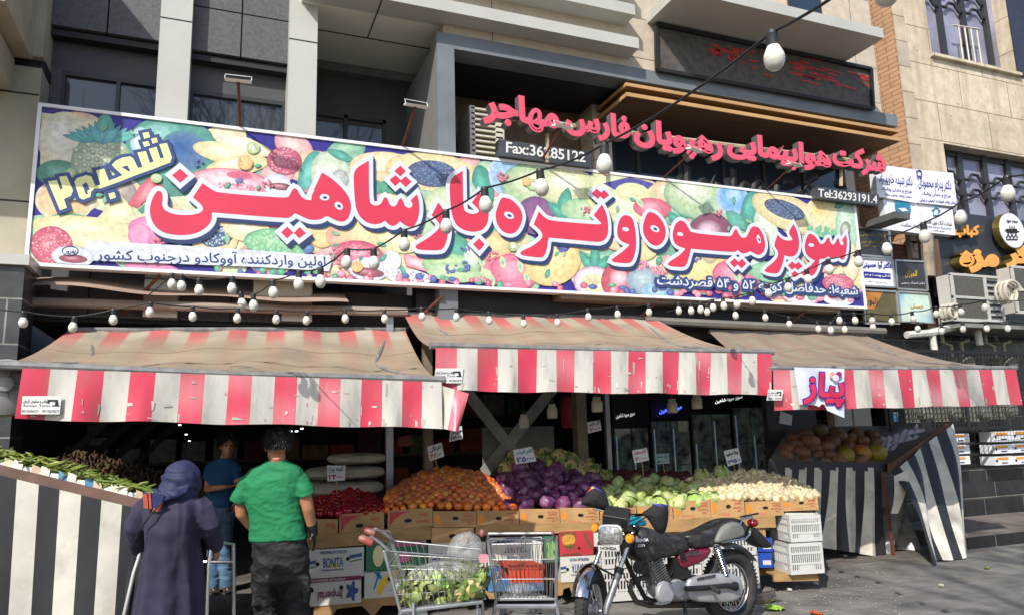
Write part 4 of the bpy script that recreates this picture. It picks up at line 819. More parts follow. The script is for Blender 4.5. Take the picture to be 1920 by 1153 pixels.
o = board('clinic_sign', 'white dentist board with a tooth drawing, against the stone wall', [(1719, 380.5), (1795, 388), (1787, 325), (1716, 318.5)], 8.3, SGW, [('دکتر پدرام محمودی', z3(585, 262), z3(858, 290), z3(585, 140), IND, .015), ('جراح و دندان پزشک', z3(615, 302), z3(855, 328), z3(615, 262), IND, .015), ('درمان ریشه، ایمپلنت، ترمیمی و زیبایی', z3(595, 352), z3(900, 378), z3(595, 316), IND, .02)], .12)
m = MB(); m.tube([P(*z3(x, y), 8.29) for x, y in ((572, 95), (590, 90), (608, 96), (612, 130), (603, 165), (597, 135), (588, 135), (582, 160), (575, 125))], .012, 4, closed=True); m.build('tooth_emblem', IND, o)
o = board('company_sign', 'white company board with a round teal bird emblem', [(1664, 431), (1729, 439), (1722, 380), (1656, 374)], 8.34, SGW, [('پویش سلامت', z3(440, 562), z3(595, 575), z3(440, 525), BLK, .02)], .12)
m = MB(); c0 = P(*z3(453, 398), 8.33); m.lathe([(.0, 0), (.17, 0), (.17, .012)], c0, (0, -1, 0), 24); m.k = 1; m.poly([P(*z3(x, y), 8.31) for x, y in ((415, 405), (470, 400), (500, 425), (455, 432))]); m.build('bird_emblem', [mat('teal_print', g('2a7c9c'), .5), SGW], o)
o = board('company_sign', 'white company board with a small house emblem', [(1734, 436), (1792, 442), (1786, 393), (1722.5, 382)], 8.34, SGW, [('شرکت آداک نوین اقتصاد', z3(625, 535), z3(862, 560), z3(625, 490), BLK, .02), ('Adak Novin Economy', z3(650, 572), z3(858, 592), z3(650, 545), IND, 0.), ('سفیر ملی حاکمیت', z3(710, 595), z3(800, 605), z3(710, 580), BLK, .01)], .12)
m = MB(); m.tube([P(*z3(x, y), 8.33) for x, y in ((700, 425), (732, 395), (765, 430), (752, 430), (752, 465), (712, 465), (712, 425))], .012, 4, closed=True); m.build('house_emblem', _m['teal_print'], o)
# directory panels by the stair door
z8 = lambda x, y: (1440+x/3.975, 290+y/3.975)
DGR = mat('directory_dark', (.035, .035, .037), .3, var=.3)
Yd = 8.36
board('directory_panel', 'dark directory panel with faint gold lines, topmost under the ledge', [z8(672, 750), z8(920, 770), z8(900, 570), z8(662, 545)], Yd, DGR, [('مرکز سرویس', z8(690, 610), z8(870, 612), z8(690, 585), GOLD, 0.), ('لوازم حسابداری نوین', z8(695, 665), z8(880, 668), z8(695, 640), GOLD, 0.), ('نوار سیستم دیگران', z8(700, 690), z8(870, 694), z8(700, 672), GOLD, 0.)], .06, .02)
o = board('directory_panel', 'white doctor panel with violet lettering and a violet band', [z8(695, 978), z8(945, 990), z8(925, 785), z8(682, 770)], Yd, SGW, [('دکتر آوا حسینی', z8(700, 850), z8(920, 860), z8(700, 790), IND, .05), ('نظام پزشکی ۱۵۷۲۱۰', z8(745, 958), z8(888, 968), z8(745, 940), BLK, 0.)], .06, .02)
m = MB(); m.prism([P(*q, Yd-.004) for q in (z8(714, 918), z8(916, 932), z8(912, 888), z8(712, 872))], (0, .004, 0)); m.k = 1; ptext(m, 'داخلی-پوست و مو', z8(722, 908), z8(910, 922), z8(722, 882), Yd-.007, .003, .02); m.build('band', [IND, SGW], o)
board('directory_panel', 'dark directory panel with a gold gable emblem', [z8(962, 1000), z8(1190, 1014), z8(1165, 800), z8(945, 790)], Yd, DGR, [('المیزان', z8(1020, 922), z8(1110, 924), z8(1020, 862), GOLD, .03), ('دفتر اسناد رسمی', z8(990, 968), z8(1168, 972), z8(990, 945), SGW, 0.)], .06, .02)
o = board('directory_panel', 'orange and olive directory panel below the doctor panel', [z8(724, 1256), z8(978, 1258), z8(952, 1022), z8(706, 1008)], Yd, mat('olive_panel', g('5c5436'), .4, var=.2), [('زنبور', z8(735, 1130), z8(820, 1135), z8(735, 1060), DGR, .03)], .06, .02)
m = MB(); m.poly([P(*q, Yd-.002) for q in (z8(724, 1150), z8(790, 1150), z8(862, 1017), z8(710, 1012))]); m.build('orange_field', mat('orange_panel', g('b87a34'), .4, var=.2), o)
board('directory_panel', 'pale yellow and blue directory panel below the gable emblem', [z8(990, 1245), z8(1232, 1258), z8(1195, 1035), z8(968, 1022)], Yd, mat('seaside_print', g('bcd0c4'), .4, var=.25, scale=2.5, dirt=g('3c94c4'), dscale=1.6, damt=.9), [('عسل', z8(1060, 1150), z8(1160, 1156), z8(1060, 1110), GOLD, .04)], .06, .02)
LG = thing('entrance_ledge', 'dark flat ledge over the stair door at the banner end', 'ledge', P(1640, 420, 8.3))
lz_ = P(1707, 412, 7.75).z; m = MB(); m.bx(9.35, P(1707, 412, 7.75).x, 7.75, 8.3, lz_, lz_+.1); m.build('slab', mat('ledge_metal', (.1, .1, .095), .5, var=.2), LG)
# kebab shop board
KB = thing('kebab_shop_board', 'dark slate fascia of the grill shop carrying orange raised letters', 'sign board', P(1850, 480, 8.7))
YK = 8.62
m = MB(); m.prism([P(1757, 556, YK), P(2100, 560, YK), P(2100, 436, YK), P(1745, 393, YK)], (0, .05, 0)); m.build('fascia_panel', mat('slate_panel', (.035, .04, .052), .45, var=.1, scale=2), KB)
m = MB(); x = X(1852, 480, YK); m.bx(x-.006, x+.006, YK-.003, YK, 3.2, 4.35); m.build('panel_joint', BLK, KB)
ORG = mat('orange_acrylic', g('f0a04c'), .35, var=.1, scale=3); BRS = mat('brass_side', (.3, .24, .08), .35, metal=.8, var=.3)
def chan(name, par, s, bl, br, tl, Y, dep, m1, m2, bev):
    mb = MB(); ptext(mb, s, bl, br, tl, Y, .004, bev); mb.k = 1
    vs, fs = text(s, bev); x0 = min(p.x for p in vs); x1 = max(p.x for p in vs); a0 = min(p.y for p in vs); a1 = max(p.y for p in vs)
    b, r_, t_ = P(*bl, Y), P(*br, Y), P(*tl, Y); F2 = [b+(r_-b)*((p.x-x0)/(x1-x0))+(t_-b)*((p.y-a0)/(a1-a0)) for p in vs]; n = len(F2)
    ed = {tuple(sorted((f[i], f[(i+1) % len(f)]))) for f in fs for i in range(len(f))}
    mb.add([p+V((0, .004, 0)) for p in F2]+[p+V((0, dep, 0)) for p in F2], [(a, c, c+n, a+n) for a, c in ed]); return mb.build(name, [m1, m2], par)
chan('raised_letters', KB, 'مزه', z8(1425, 885), z8(1725, 885), z8(1425, 705), 8.45, .16, ORG, BRS, .09)
chan('raised_letters', KB, 'جگر', z8(1770, 850), z8(2080, 850), z8(1770, 660), 8.45, .16, ORG, BRS, .09)
chan('raised_letters', KB, 'کباب', z8(1385, 622), z8(1575, 622), z8(1385, 525), 8.5, .1, ORG, BRS, .06)
chan('raised_letters', KB, 'مزه', z8(1395, 980), z8(1560, 980), z8(1395, 885), 8.45, .16, ORG, BRS, .09)
lg = thing('round_logo_sign', 'round white grill logo sign with a skewer over three flames', 'sign', P(1897, 433, 8.45))
cc = P(1897, 433, 8.42); rr_ = abs(X(1920, 433, 8.42)-cc.x); m = MB(); m.lathe([(0, 0), (rr_, 0), (rr_, .02), (rr_, .12)], cc+V((0, .12, 0)), (0, -1, 0), 28); m.build('drum', BRS, lg)
m = MB(); m.lathe([(0, 0), (rr_*.96, 0), (rr_*.96, .012)], cc-V((0, .0, 0)), (0, -1, 0), 28); m.build('face', SGW, lg)
m = MB(); Yl = cc.y-.016; ptext(m, 'jigar maze', (1887, 419), (1908, 421), (1887, 412), Yl, .003, .03)
for k in range(3):
    u = 1890+k*7; m.tube([P(u+x, 447+y, Yl) for x, y in ((-3, 3), (-3.5, -1), (-1, -3), (0, -8), (2, -3), (3.5, 0), (3, 3))], .012, 4, closed=True); m.tube([P(1893+k*4, 424+i*2, Yl)+V((.01*(i % 2), 0, 0)) for i in range(4)], .008, 4)
m.tube([P(1884, 433, Yl), P(1911, 435, Yl)], .01, 4)
for k in range(4): m.lathe([(0, 0), (.045, 0), (.045, .01)], P(1889+k*5, 434, Yl+.004), (0, -1, 0), 10)
m.build('emblem', BLK, lg)

# ---------------- air conditioners, pipes, meters ----------------
MESHM = mat('condenser_fin', (.09, .085, .07), .6, var=.4, scale=60); ACW = mat('ac_casing', (.5, .49, .46), .5, var=.12, dirt=(.25, .22, .18), dscale=5, damt=.5)
def acunit(label, x0, x1, y0, y1, z0, z1):
    o = thing('air_conditioner', label, 'air conditioner', ((x0+x1)/2, y1, z0)); m = MB(); m.bx(x0, x1, y0+.02, y1, z0, z1); m.build('casing', ACW, o)
    xm = x0+(x1-x0)*.68
    m = MB(); m.bx(x0+.06, xm-.03, y0+.005, y0+.03, z0+.05, z1-.05); m.build('condenser', MESHM, o)
    m = MB()
    for a, b, c, d in ((x0, x0+.05, z0, z1), (xm-.03, xm+.03, z0, z1), (x1-.05, x1, z0, z1)): m.bx(a, b, y0-.01, y0+.03, c, d)
    for k in range(3): z = z0+(z1-z0)*k/2; m.bx(x0, x1, y0-.012, y0+.03, z-.02, z+.02)
    m.build('guard', ACW, o)
    m = MB()
    for k in range(7): z = z0+.08+(z1-z0-.16)*k/6; m.bx(xm+.05, x1-.07, y0-.004, y0+.03, z-.016, z+.016)
    m.build('louvre', BLK, o); return o
p, q = P(876, 296, 8.9), P(932, 218, 8.9)
o = thing('air_conditioner', 'cream slatted air conditioner behind the banner under the first pink word', 'air conditioner', p)
m = MB(); m.bx(p.x, q.x, 8.75, 9.3, p.z-.5, q.z); m.build('casing', ACW, o); m = MB()
m.bx(p.x-.02, p.x+.05, 8.7, 8.76, p.z-.5, q.z); m.bx(q.x-.1, q.x+.02, 8.7, 8.76, p.z-.5, q.z)
for k in range(15): z = q.z-.03-k*.075; m.bx(p.x, q.x, 8.7, 8.74, z-.012, z+.012)
m.build('guard', mat('cream_guard', (.62, .58, .47), .5), o); m = MB(); m.bx(p.x+.04, q.x-.1, 8.742, 8.748, p.z-.5, q.z-.02); m.build('condenser', MESHM, o)
z4 = zz((1700, 480), 5.764)
a, b = P(*z4(535, 700), 8.0), P(*z4(950, 200), 8.0)
acunit('dusty air conditioner with a pipe coil at each end, under the orange letters', a.x, b.x+.1, 8.0, 8.25, P(*z4(600, 690), 8.0).z, P(*z4(700, 215), 8.0).z)
c = P(*z4(1060, 600), 8.0); acunit('dusty air conditioner at the frame edge beside the larger pipe coil', c.x+.3, c.x+1.6, 8.0, 8.25, c.z, P(*z4(1150, 120), 8.0).z)
SH = thing('condenser_shelf', 'grey angle iron shelf carrying the two air conditioners', 'shelf', (a.x, 8.2, 3.0))
zs = P(*z4(600, 715), 7.9).z; m = MB(); m.bx(a.x-.1, c.x+2, 7.85, 8.6, zs-.08, zs-.02); m.build('tray', mat('shelf_metal', (.2, .19, .17), .6, var=.3), SH)
for lb, cx, cy, R_ in (('pale insulated pipe coil between the two air conditioners', 1095, 390, 112), ('pale insulated pipe coil hanging by the brown posts', 470, 600, 72)):
    p = P(*z4(cx, cy), 7.75); r_ = R_/5.764/FPX*(p-CAM).dot(fw); m = MB()
    m.tube([p+V((math.cos(t)*r_*(1+.02*math.sin(3*t)), .012*t-.1, math.sin(t)*r_)) for t in [i*.3 for i in range(64)]], .024, 6); tag(m.build('pipe_coil', mat('pipe_foam', (.5, .47, .38), .8, var=.2), None, True), lb, 'pipe')
PVC = mat('white_pvc', (.6, .59, .55), .45, var=.1, dirt=(.3, .27, .22), dscale=6)
m = MB(); m.tube([P(*z4(0, 850), 8.1), P(*z4(250, 830), 8.1), P(*z4(560, 755), 8.1), P(*z4(740, 745), 8.1), P(*z4(760, 790), 8.1), P(*z4(790, 960), 8.1)], .055, 8); o = m.build('drain_pipe', PVC, None, True); tag(o, 'white drain pipe with a downward elbow above the meter cage', 'pipe')
m = MB(); m.tube([P(*z4(275, 850), 8.12), P(*z4(305, 1040), 8.12)], .05, 8); tag(m.build('drain_pipe', PVC, None, True), 'short white downpipe left of the elbowed drain pipe', 'pipe')
m = MB(); m.tube([P(1738, 440, 8.4), P(1742, 520, 8.4)], .1, 8); tag(m.build('flue_pipe', mat('flue_tin', (.3, .25, .18), .6, metal=.4, var=.4), None, True), 'dented tin flue pipe beside the dark gable directory panel', 'pipe')
m = MB(); m.tube([P(1753, 450, 8.35), P(1772, 605, 8.35)], .05, 6); tag(m.build('wooden_post', mat('brown_post', (.1, .055, .035), .8, var=.3)), 'thin brown post by the edge of the slate fascia', 'post')
for i, (u, v) in enumerate(((1707, 442), (1711, 470))):
    p = P(u, v, 8.8); m = MB(); m.box(p, (.14, .1, .3)); m.bx(p.x-.04, p.x+.04, p.y-.08, p.y-.04, p.z-.02, p.z+.1); tag(m.build('junction_box', mat('box_beige', (.45, .42, .35), .6)), ('upper' if i == 0 else 'lower')+' beige junction box on the brown brick', 'junction box')
CG = thing('meter_cage', 'black wire mesh cage over the gas meters, right of the shop', 'cage', P(1800, 900, 8.2))
Yc = 8.1; xa, xb = P(1665, 760, Yc).x, P(2050, 760, Yc).x; z0, z1 = P(1800, 803, Yc).z, P(1800, 660, Yc).z
m = MB(); n = int((xb-xa)/.075)
for i in range(n+1): x = xa+(xb-xa)*i/n; m.bx(x-.004, x+.004, Yc-.004, Yc+.004, z0, z1)
k = int((z1-z0)/.075)
for i in range(k+1): z = z0+(z1-z0)*i/k; m.bx(xa, xb, Yc+.005, Yc+.012, z-.004, z+.004)
m.build('wire_mesh', mat('cage_wire', (.05, .05, .05), .5, metal=.5), CG)
fr = MB()
for z in (z0, z1): fr.bx(xa-.03, xb, Yc-.03, Yc-.006, z-.025, z+.025)
for x in (xa, xa+(xb-xa)*.34, xa+(xb-xa)*.68): fr.bx(x-.03, x+.03, Yc-.035, Yc-.008, z0, z1)
fr.build('frame', BLK, CG)
gm = thing('gas_meter', 'grey gas meter with yellow pipes inside the black cage', 'gas meter', (0, 0, 0), 'gas meters in the cage')
m = MB(); m.box((0, 0, .13), (.34, .2, .26)); m.lathe([(.1, 0), (.12, .02), (.12, .1), (.08, .13)], (0, -.1, .14), (0, -1, 0), 12); m.build('body', mat('meter_grey', (.2, .2, .17), .5, var=.2), gm)
m = MB(); m.tube([(-.12, 0, .26), (-.12, 0, .45), (-.3, 0, .5), (-.3, 0, .9)], .03, 6); m.tube([(.12, 0, .26), (.12, 0, .5), (.3, 0, .55)], .03, 6); m.build('pipe', mat('gas_pipe', (.36, .33, .24), .5, var=.2), gm, True)
GT = [(c, []) for c in kids(gm)]
for i, (u, v) in enumerate(((1720, 792), (1775, 790), (1880, 700), (1880, 785), (1800, 700), (1830, 790))):
    o = gm if i == 0 else dup(gm, tree=GT); p = P(u, v, 8.4); o.location = p
# letter boxes
lbx = [(1785, 812, 1816, 830), (1786, 833, 1817, 851), (1787, 854, 1818, 871), (1865, 808, 1897, 828), (1866, 832, 1898, 850), (1867, 854, 1899, 872), (1901, 806, 1935, 826), (1902, 830, 1936, 848), (1903, 853, 1937, 870)]
wh_ = ['topmost of the single white letter box column', 'middle of the single white letter box column', 'lowest of the single white letter box column', 'topmost of the inner column of the right letter box block', 'middle of the inner column of the right letter box block', 'lowest of the inner column of the right letter box block', 'topmost letter box of the column at the frame edge', 'middle letter box of the column at the frame edge', 'lowest letter box of the column at the frame edge']
ORS = mat('orange_sticker', g('e09a3c'), .5, var=.2)
for i, (u0_, v0_, u1_, v1_) in enumerate(lbx):
    p, q = P(u0_, v1_, 8.35), P(u1_, v0_, 8.35); o = thing('letter_box', wh_[i]+', orange sticker', 'letter box', p, 'white letter boxes')
    m = MB(); m.bx(p.x, q.x, 8.35, 8.6, p.z, q.z); m.build('box', SGW, o); w = q.x-p.x; h = q.z-p.z
    m = MB(); m.bx(p.x+.1*w, p.x+.72*w, 8.344, 8.35, p.z+.62*h, p.z+.9*h); m.build('sticker', ORS, o)
    m = MB(); m.bx(p.x+.35*w, p.x+.65*w, 8.342, 8.35, p.z+.2*h, p.z+.3*h); m.lathe([(0, 0), (.02, 0), (.02, .01)], (p.x+.08*w, 8.35, p.z+.5*h), (0, -1, 0), 8); m.build('slot', BLK, o)
PT = thing('partition', 'dark blue grey partition beside the fridges with a small pinned card', 'partition', P(1480, 850, 8.5))
x0_, x1_ = X(1440, 800, 8.5), X(1532, 800, 8.5); m = MB(); m.bx(x0_, x1_, 8.5, 8.6, 0, 3.0); m.build('panel', mat('slate_paint', (.032, .035, .045), .6, var=.15), PT)
m = MB(); m.prism([P(1461, 793, 8.49), P(1484, 797, 8.49), P(1486, 778, 8.49), P(1463, 770, 8.49)], (0, .004, 0)); m.build('card', SGW, PT)
for i, (u, w, c, lb) in enumerate(((1567, 30, 'c9bfb2', 'cream door panel behind the pumpkins, nearer the poster'), (1600, 31, 'cdc3b6', 'cream door panel behind the pumpkins, farther from the poster'))):
    p, q = P(u, 803, 8.45), P(u+w, 760, 8.45); o = thing('cabinet_panel', lb, 'cabinet', p); m = MB(); m.bx(p.x, q.x, 8.45, 8.6, p.z, q.z+.5); m.build('door', mat('cream_door', g(c), .5, var=.05), o); m = MB(); m.bx(p.x+.03, q.x-.03, 8.44, 8.45, p.z+.05, p.z+.3); m.build('moulding', _m['cream_door'], o)
o = thing('switch_cabinet', 'black switch cabinet with a small blue screen behind the pumpkins', 'cabinet', P(1680, 780, 8.4)); p, q = P(1662, 800, 8.4), P(1692, 755, 8.4)
m = MB(); m.bx(p.x, q.x, 8.4, 8.6, p.z, q.z); m.build('housing', BLK, o); m = MB(); t = P(1670, 790, 8.39); m.bx(t.x, t.x+.16, 8.39, 8.4, t.z, t.z+.11); m.build('screen', mat('blue_screen', g('5c8cb0'), .3, emit=.25), o)
m = MB()
for v in (763, 775): t = P(1668, v, 8.39); m.bx(t.x, t.x+.18, 8.392, 8.4, t.z-.03, t.z+.02)
m.build('display_strip', SGW, o)

# ---------------- string lights ----------------
bulb = thing('string_bulb', 'white globe bulb', 'bulb', (0, 0, 0))
m = MB(); m.lathe([(.0, -.062), (.014, -.06), (.024, -.05), (.029, -.038), (.0305, -.028), (.030, -.024)], n=14); m.build('globe', mat('bulb_globe', (.6, .58, .52), .22, var=.08, scale=60, coat=.6), bulb, True)
m = MB(); m.lathe([(.0303, -.024), (.028, -.012), (.021, .004), (.016, .014)], n=14); m.build('neck', mat('bulb_neck', (.78, .74, .64), .45, var=.04), bulb, True)
m = MB(); m.lathe([(.0175, .012), (.0185, .016), (.0175, .045), (.0185, .047), (.015, .058), (.005, .06)], n=12); m.build('socket', mat('bulb_socket', (.025, .026, .03), .5, var=.1), bulb, True)
BT = [(c, []) for c in kids(bulb)]; first = [True]
CAB = mat('black_cable', (.012, .012, .013), .6, var=0)
def bulb_string(pts, label, group, sag=.05, clabel=None, ends=(), r=.006, tilt=.12):
    w = []
    for u, v, D in pts:
        p = PD(u, v, D); o = bulb if first[0] else dup(bulb, tree=BT); first[0] = False
        o.location = p+V((0, 0, .03)); o['label'] = label; o['group'] = group; o.rotation_euler = (rnd.uniform(-tilt, tilt), rnd.uniform(-tilt, tilt), rnd.uniform(0, 6)); w.append(p+V((0, 0, .085)))
    line = list(ends[:1])+w+list(ends[1:]); cab = []
    for a_, b_ in zip(line, line[1:]):
        for i in range(6): t = i/6; q = V(a_).lerp(V(b_), t); cab.append(q-V((0, 0, sag*4*t*(1-t)*(V(b_)-V(a_)).length)))
    cab.append(V(line[-1])); m = MB(); m.tube(cab, r, 5); tag(m.build('light_cable', CAB, None, True), clabel, 'cable')
D0 = 6.9
low = [(43, 606), (137, 615), (212, 601), (281, 587), (361, 595), (445, 598), (518, 600), (575, 602), (647, 599), (721, 599), (791, 595), (856, 596), (917, 602), (982, 608), (1045, 606), (1103, 596), (1158, 591), (1217, 587), (1273, 584), (1326, 586), (1379, 593), (1435, 597), (1480, 609), (1534, 618), (1584, 619), (1637, 614), (1721, 618), (1766, 622), (1806, 618), (1850, 617), (1890, 617)]
bulb_string([(u, v, 5.3+max(0, u-43)/1847*3.0) for u, v in low], 'small white bulb on the long low string just above the awnings', 'bulbs on the low string', .03, 'black cable of the long low light string above the awnings', (PD(-60, 570, 5.2), PD(1990, 600, 8.5)))
dg = [(1665, -14, 1.75), (1452, 112, 2.15), (1134, 312, 2.75), (1015, 355, 3.15), (910, 387, 3.3), (837, 427, 3.6), (758, 461, 3.9), (701, 496, 4.0), (650, 495, 4.1), (601, 530, 4.25), (560, 535, 4.4), (512, 551, 4.6), (475, 575, 5.0), (453, 571, 5.1), (435, 543, 4.9), (373, 546, 5.0), (340, 538, 5.2), (322, 535, 5.3)]
bulb_string(dg, 'white bulb on the slanting string that crosses the fruit banner', 'bulbs on the slanting string', .03, 'black cable of the slanting light string across the fruit banner', (PD(1790, -70, 1.55), PD(270, 560, 5.4)), .0048)
rg_ = [(1891, 365, 3.4), (1803, 410, 3.9), (1734, 446, 4.2), (1663, 469, 4.6), (1611, 493, 5.1), (1555, 508, 5.4), (1515, 526, 5.7), (1478, 541, 6.0), (1441, 552, 6.2), (1411, 566, 6.4), (1382, 572, 6.6), (1357, 575, 6.8), (1337, 578, 7.0), (1314, 582, 7.1), (1296, 584, 7.2)]
bulb_string(rg_, 'white bulb on the string rising from the banner end past the slate fascia', 'bulbs on the rising string', .03, 'black cable of the light string rising past the slate fascia', (PD(2010, 305, 3.0), PD(1250, 585, 7.4)), .0045)
bulb_string([(1558, 620, 7.3), (1574, 602, 7.4), (1603, 602, 7.5), (1636, 602, 7.6), (1672, 604, 7.7), (1712, 599, 7.8), (1756, 590, 7.9), (1802, 586, 7.6), (1847, 578, 7.4)], 'white bulb on the short tangled string below the directory panels', 'bulbs on the tangled string', .05, 'black cable of the tangled string below the directory panels', (PD(1500, 590, 7.3), PD(1935, 560, 7.2)))
TL = thing('hanging_lamp', 'unlit cylindrical lamp hanging under the awning', 'lamp', (0, 0, 0), 'cylindrical lamps under the awning')
m = MB(); m.lathe([(0, -.1), (.05, -.1), (.055, -.09), (.055, .0), (.04, .02), (.04, .05)], n=14); m.build('shade', mat('lamp_milk', (.5, .47, .38), .4), TL, True); m = MB(); m.lathe([(.022, .05), (.022, .09), (.006, .1)], n=10); m.tube([(0, 0, .1), (0, 0, .5)], .004, 4); m.build('socket', BLK, TL)
TT = [(c, []) for c in kids(TL)]
for i, (u, v, Y) in enumerate(((982, 785, 7.6), (1035, 766, 7.2), (1119, 753, 6.6), (1260, 756, 6.8), (1306, 748, 6.6))):
    o = TL if i == 0 else dup(TL, tree=TT); o.location = P(u, v, Y)
# ---------------- stalls, boxes and produce ----------------
SA, SB_ = V((1.1, 7.0, 0)), V((5.6, 6.0, 0)); sdv = (SB_-SA).normalized(); sn = V((sdv.y, -sdv.x, 0))   # sn: towards the street
SM = Matrix((sdv, -sn, V((0, 0, 1)))).transposed()
def PS(u, v, off=0.): return PL(u, v, SA+sn*off, sn)
CARD = mat('cardboard', g('b58f60'), .8, var=.14, scale=5, dirt=g('8a6436'), dscale=6, damt=.35, rand=.1); CARDW = mat('white_carton', g('ccc9c0'), .6, var=.06, dirt=g('a8a294'), dscale=5, damt=.3); DARK = mat('hole_dark', (.01, .009, .008), .9, var=0)
CRED = mat('carton_red', g('b8323c'), .6, var=.1); CORG = mat('carton_orange', g('d8862c'), .6, var=.1); CRP = mat('red_pale_print', g('c0604a'), .7, var=.1); BLU = mat('carton_blue', g('2a5284'), .6, var=.1); YLW = mat('carton_yellow', g('e0c030'), .6, var=.1); GRN = mat('carton_green', g('2e6a4c'), .6, var=.2, scale=9); PNKP = mat('carton_pink', g('d85a94'), .6, var=.1); MAG = mat('carton_magenta', g('7c2050'), .6, var=.1)
def sbox(name, label, u0, u1, v0, v1, mt=CARD, off=0., dep=.42, dv=0., group=None, open_top=True, tilt=0.):
    """box whose front face spans the given place in the stand; returns the object and a face mapper (0..1, 0..1 up)"""
    a, b = PS(u0, v1, off), PS(u1, v1+dv, off); t = PS((u0+u1)/2, v0+dv/2, off); z0 = min(a.z, b.z); h = t.z-(a.z+b.z)/2
    A = V((a.x, a.y, z0)); ex = V((b.x-a.x, b.y-a.y, b.z-a.z)); n = sn
    o = thing(name, label, 'box' if 'crate' not in name else 'crate', A, group)
    up_ = V((0, 0, h)); bk = -n*dep; m = MB(); w = .012
    def wall(p, q, th): m.prism([p, q, q+up_, p+up_], th)
    e1 = ex.normalized()
    wall(A, A+ex, -n*w); wall(A+bk, A+bk+ex, n*w); wall(A-n*w, A-n*(dep-w), e1*w); wall(A+ex-n*w, A+ex-n*(dep-w), -e1*w)
    m.prism([A-n*w+e1*w, A+ex-n*w-e1*w, A+ex-n*(dep-w)-e1*w, A-n*(dep-w)+e1*w], (0, 0, h*(.75 if open_top else .97)))
    m.build('body', mt, o)
    F = lambda x, y, d=.004: A+ex*x+up_*y+n*d
    return o, F
def ink(o, name, mt, items, F, holes=()):
    m = MB()
    for it in items:
        if isinstance(it[0], str):
            s, x0, y0_, x1, y1_ = it[:5]; flip = len(it) > 5 and it[5]
            if flip: text_in(m, s, F(x1, y1_), F(x0, y1_), F(x1, y0_), .0015, .02)
            else: text_in(m, s, F(x0, y0_), F(x1, y0_), F(x0, y1_), .0015, .02)
        else: m.poly([F(*q, .003) for q in it])
    m.build(name, mt, o)
def hole(o, F, x, y, rx, ry):
    m = MB(); m.poly([F(x+rx*math.cos(t), y+ry*math.sin(t), .004) for t in [i*.45 for i in range(14)]]); m.build('hand_hole', DARK, o)
def tropical(o, F):
    ink(o, 'print', CRP, [('La', .78, .24, .88, .36, 1), ('Tropical', .66, .42, .95, .56, 1), ('Gold', .72, .62, .92, .76, 1), ('PREMIUM', .68, .82, .94, .88, 1)]+[[(.22+.07*i, .1), (.25+.07*i, .1), (.25+.07*i, .22), (.22+.07*i, .22)] for i in range(5)], F)
    m = MB(); m.poly([F(.1+.07*math.cos(t), .52+.3*math.sin(t), .003) for t in [i*.45 for i in range(14)]]); m.build('fruit_print', CORG, o); hole(o, F, .52, .56, .075, .1)
def honey(o, F):
    ink(o, 'print', CRP, [('Honey', .62, .2, .94, .46, 1), ('Dew', .7, .52, .88, .76, 1)], F); ink(o, 'red_triangle', CRED, [[(.04, .9), (.04, .12), (.14, .5), (.3, .76), (.52, .9)]], F); hole(o, F, .45, .4, .09, .1)
gA = 'cardboard boxes along the front of the stand'
o, F = sbox('cardboard_box', 'plain cardboard box under the tomatoes, half behind the man in green', 576, 633, 970, 1006, group=gA); ink(o, 'print', CRP, [('Bravo', .6, .5, .9, .8, 1)], F)
o, F = sbox('cardboard_box', 'melon box with a red curve on its front, under the tomatoes', 636, 720, 964, 1003, dv=-6, group=gA); honey(o, F)
o, F = sbox('cardboard_box', 'melon box with a red curve on its front, under the oranges', 727, 811, 957, 992, dv=-6, group=gA); honey(o, F)
o, F = sbox('cardboard_box', 'fruit box with upside-down red print at the middle of the oranges, on a plain box', 812, 893, 954, 984, group=gA); tropical(o, F)
o, F = sbox('cardboard_box', 'plain cardboard box with a dark hand hole, beneath the printed orange box', 809, 889, 985, 1016, group=gA, open_top=False); hole(o, F, .5, .5, .09, .14)
trop = [(894, 973, 953, 986, 'fruit box with red print between the oranges and the purple cabbages'), (975, 1050, 950, 982, 'fruit box with red print under the purple cabbages, nearer the oranges'), (1051, 1124, 948, 979, 'fruit box with red print under the purple cabbages, nearer the motorcycle'), (1126, 1194, 948, 978, 'fruit box with red print behind the motorcycle mitt'), (1196, 1262, 945, 975, 'fruit box with red print behind the motorcycle tank'), (1264, 1333, 939, 973, 'fruit box with red print under the pale cabbages'), (1334, 1397, 934, 971, 'fruit box with an orange blot under the onions'), (1399, 1470, 940, 968, 'fruit box with red print above the motorcycle rack'), (1469, 1535, 932, 958, 'raised fruit box with red print at the far end of the onions')]
for i, (a, b, c, d, lb) in enumerate(trop): o, F = sbox('cardboard_box', lb, a, b, c, d, group=gA, dv=-3 if i > 4 else 0); tropical(o, F)
o, F = sbox('white_carton', 'white carton under the raised fruit box at the far end', 1474, 1535, 958, 973, CARDW, group='white boxes', open_top=False); hole(o, F, .55, .5, .1, .25)
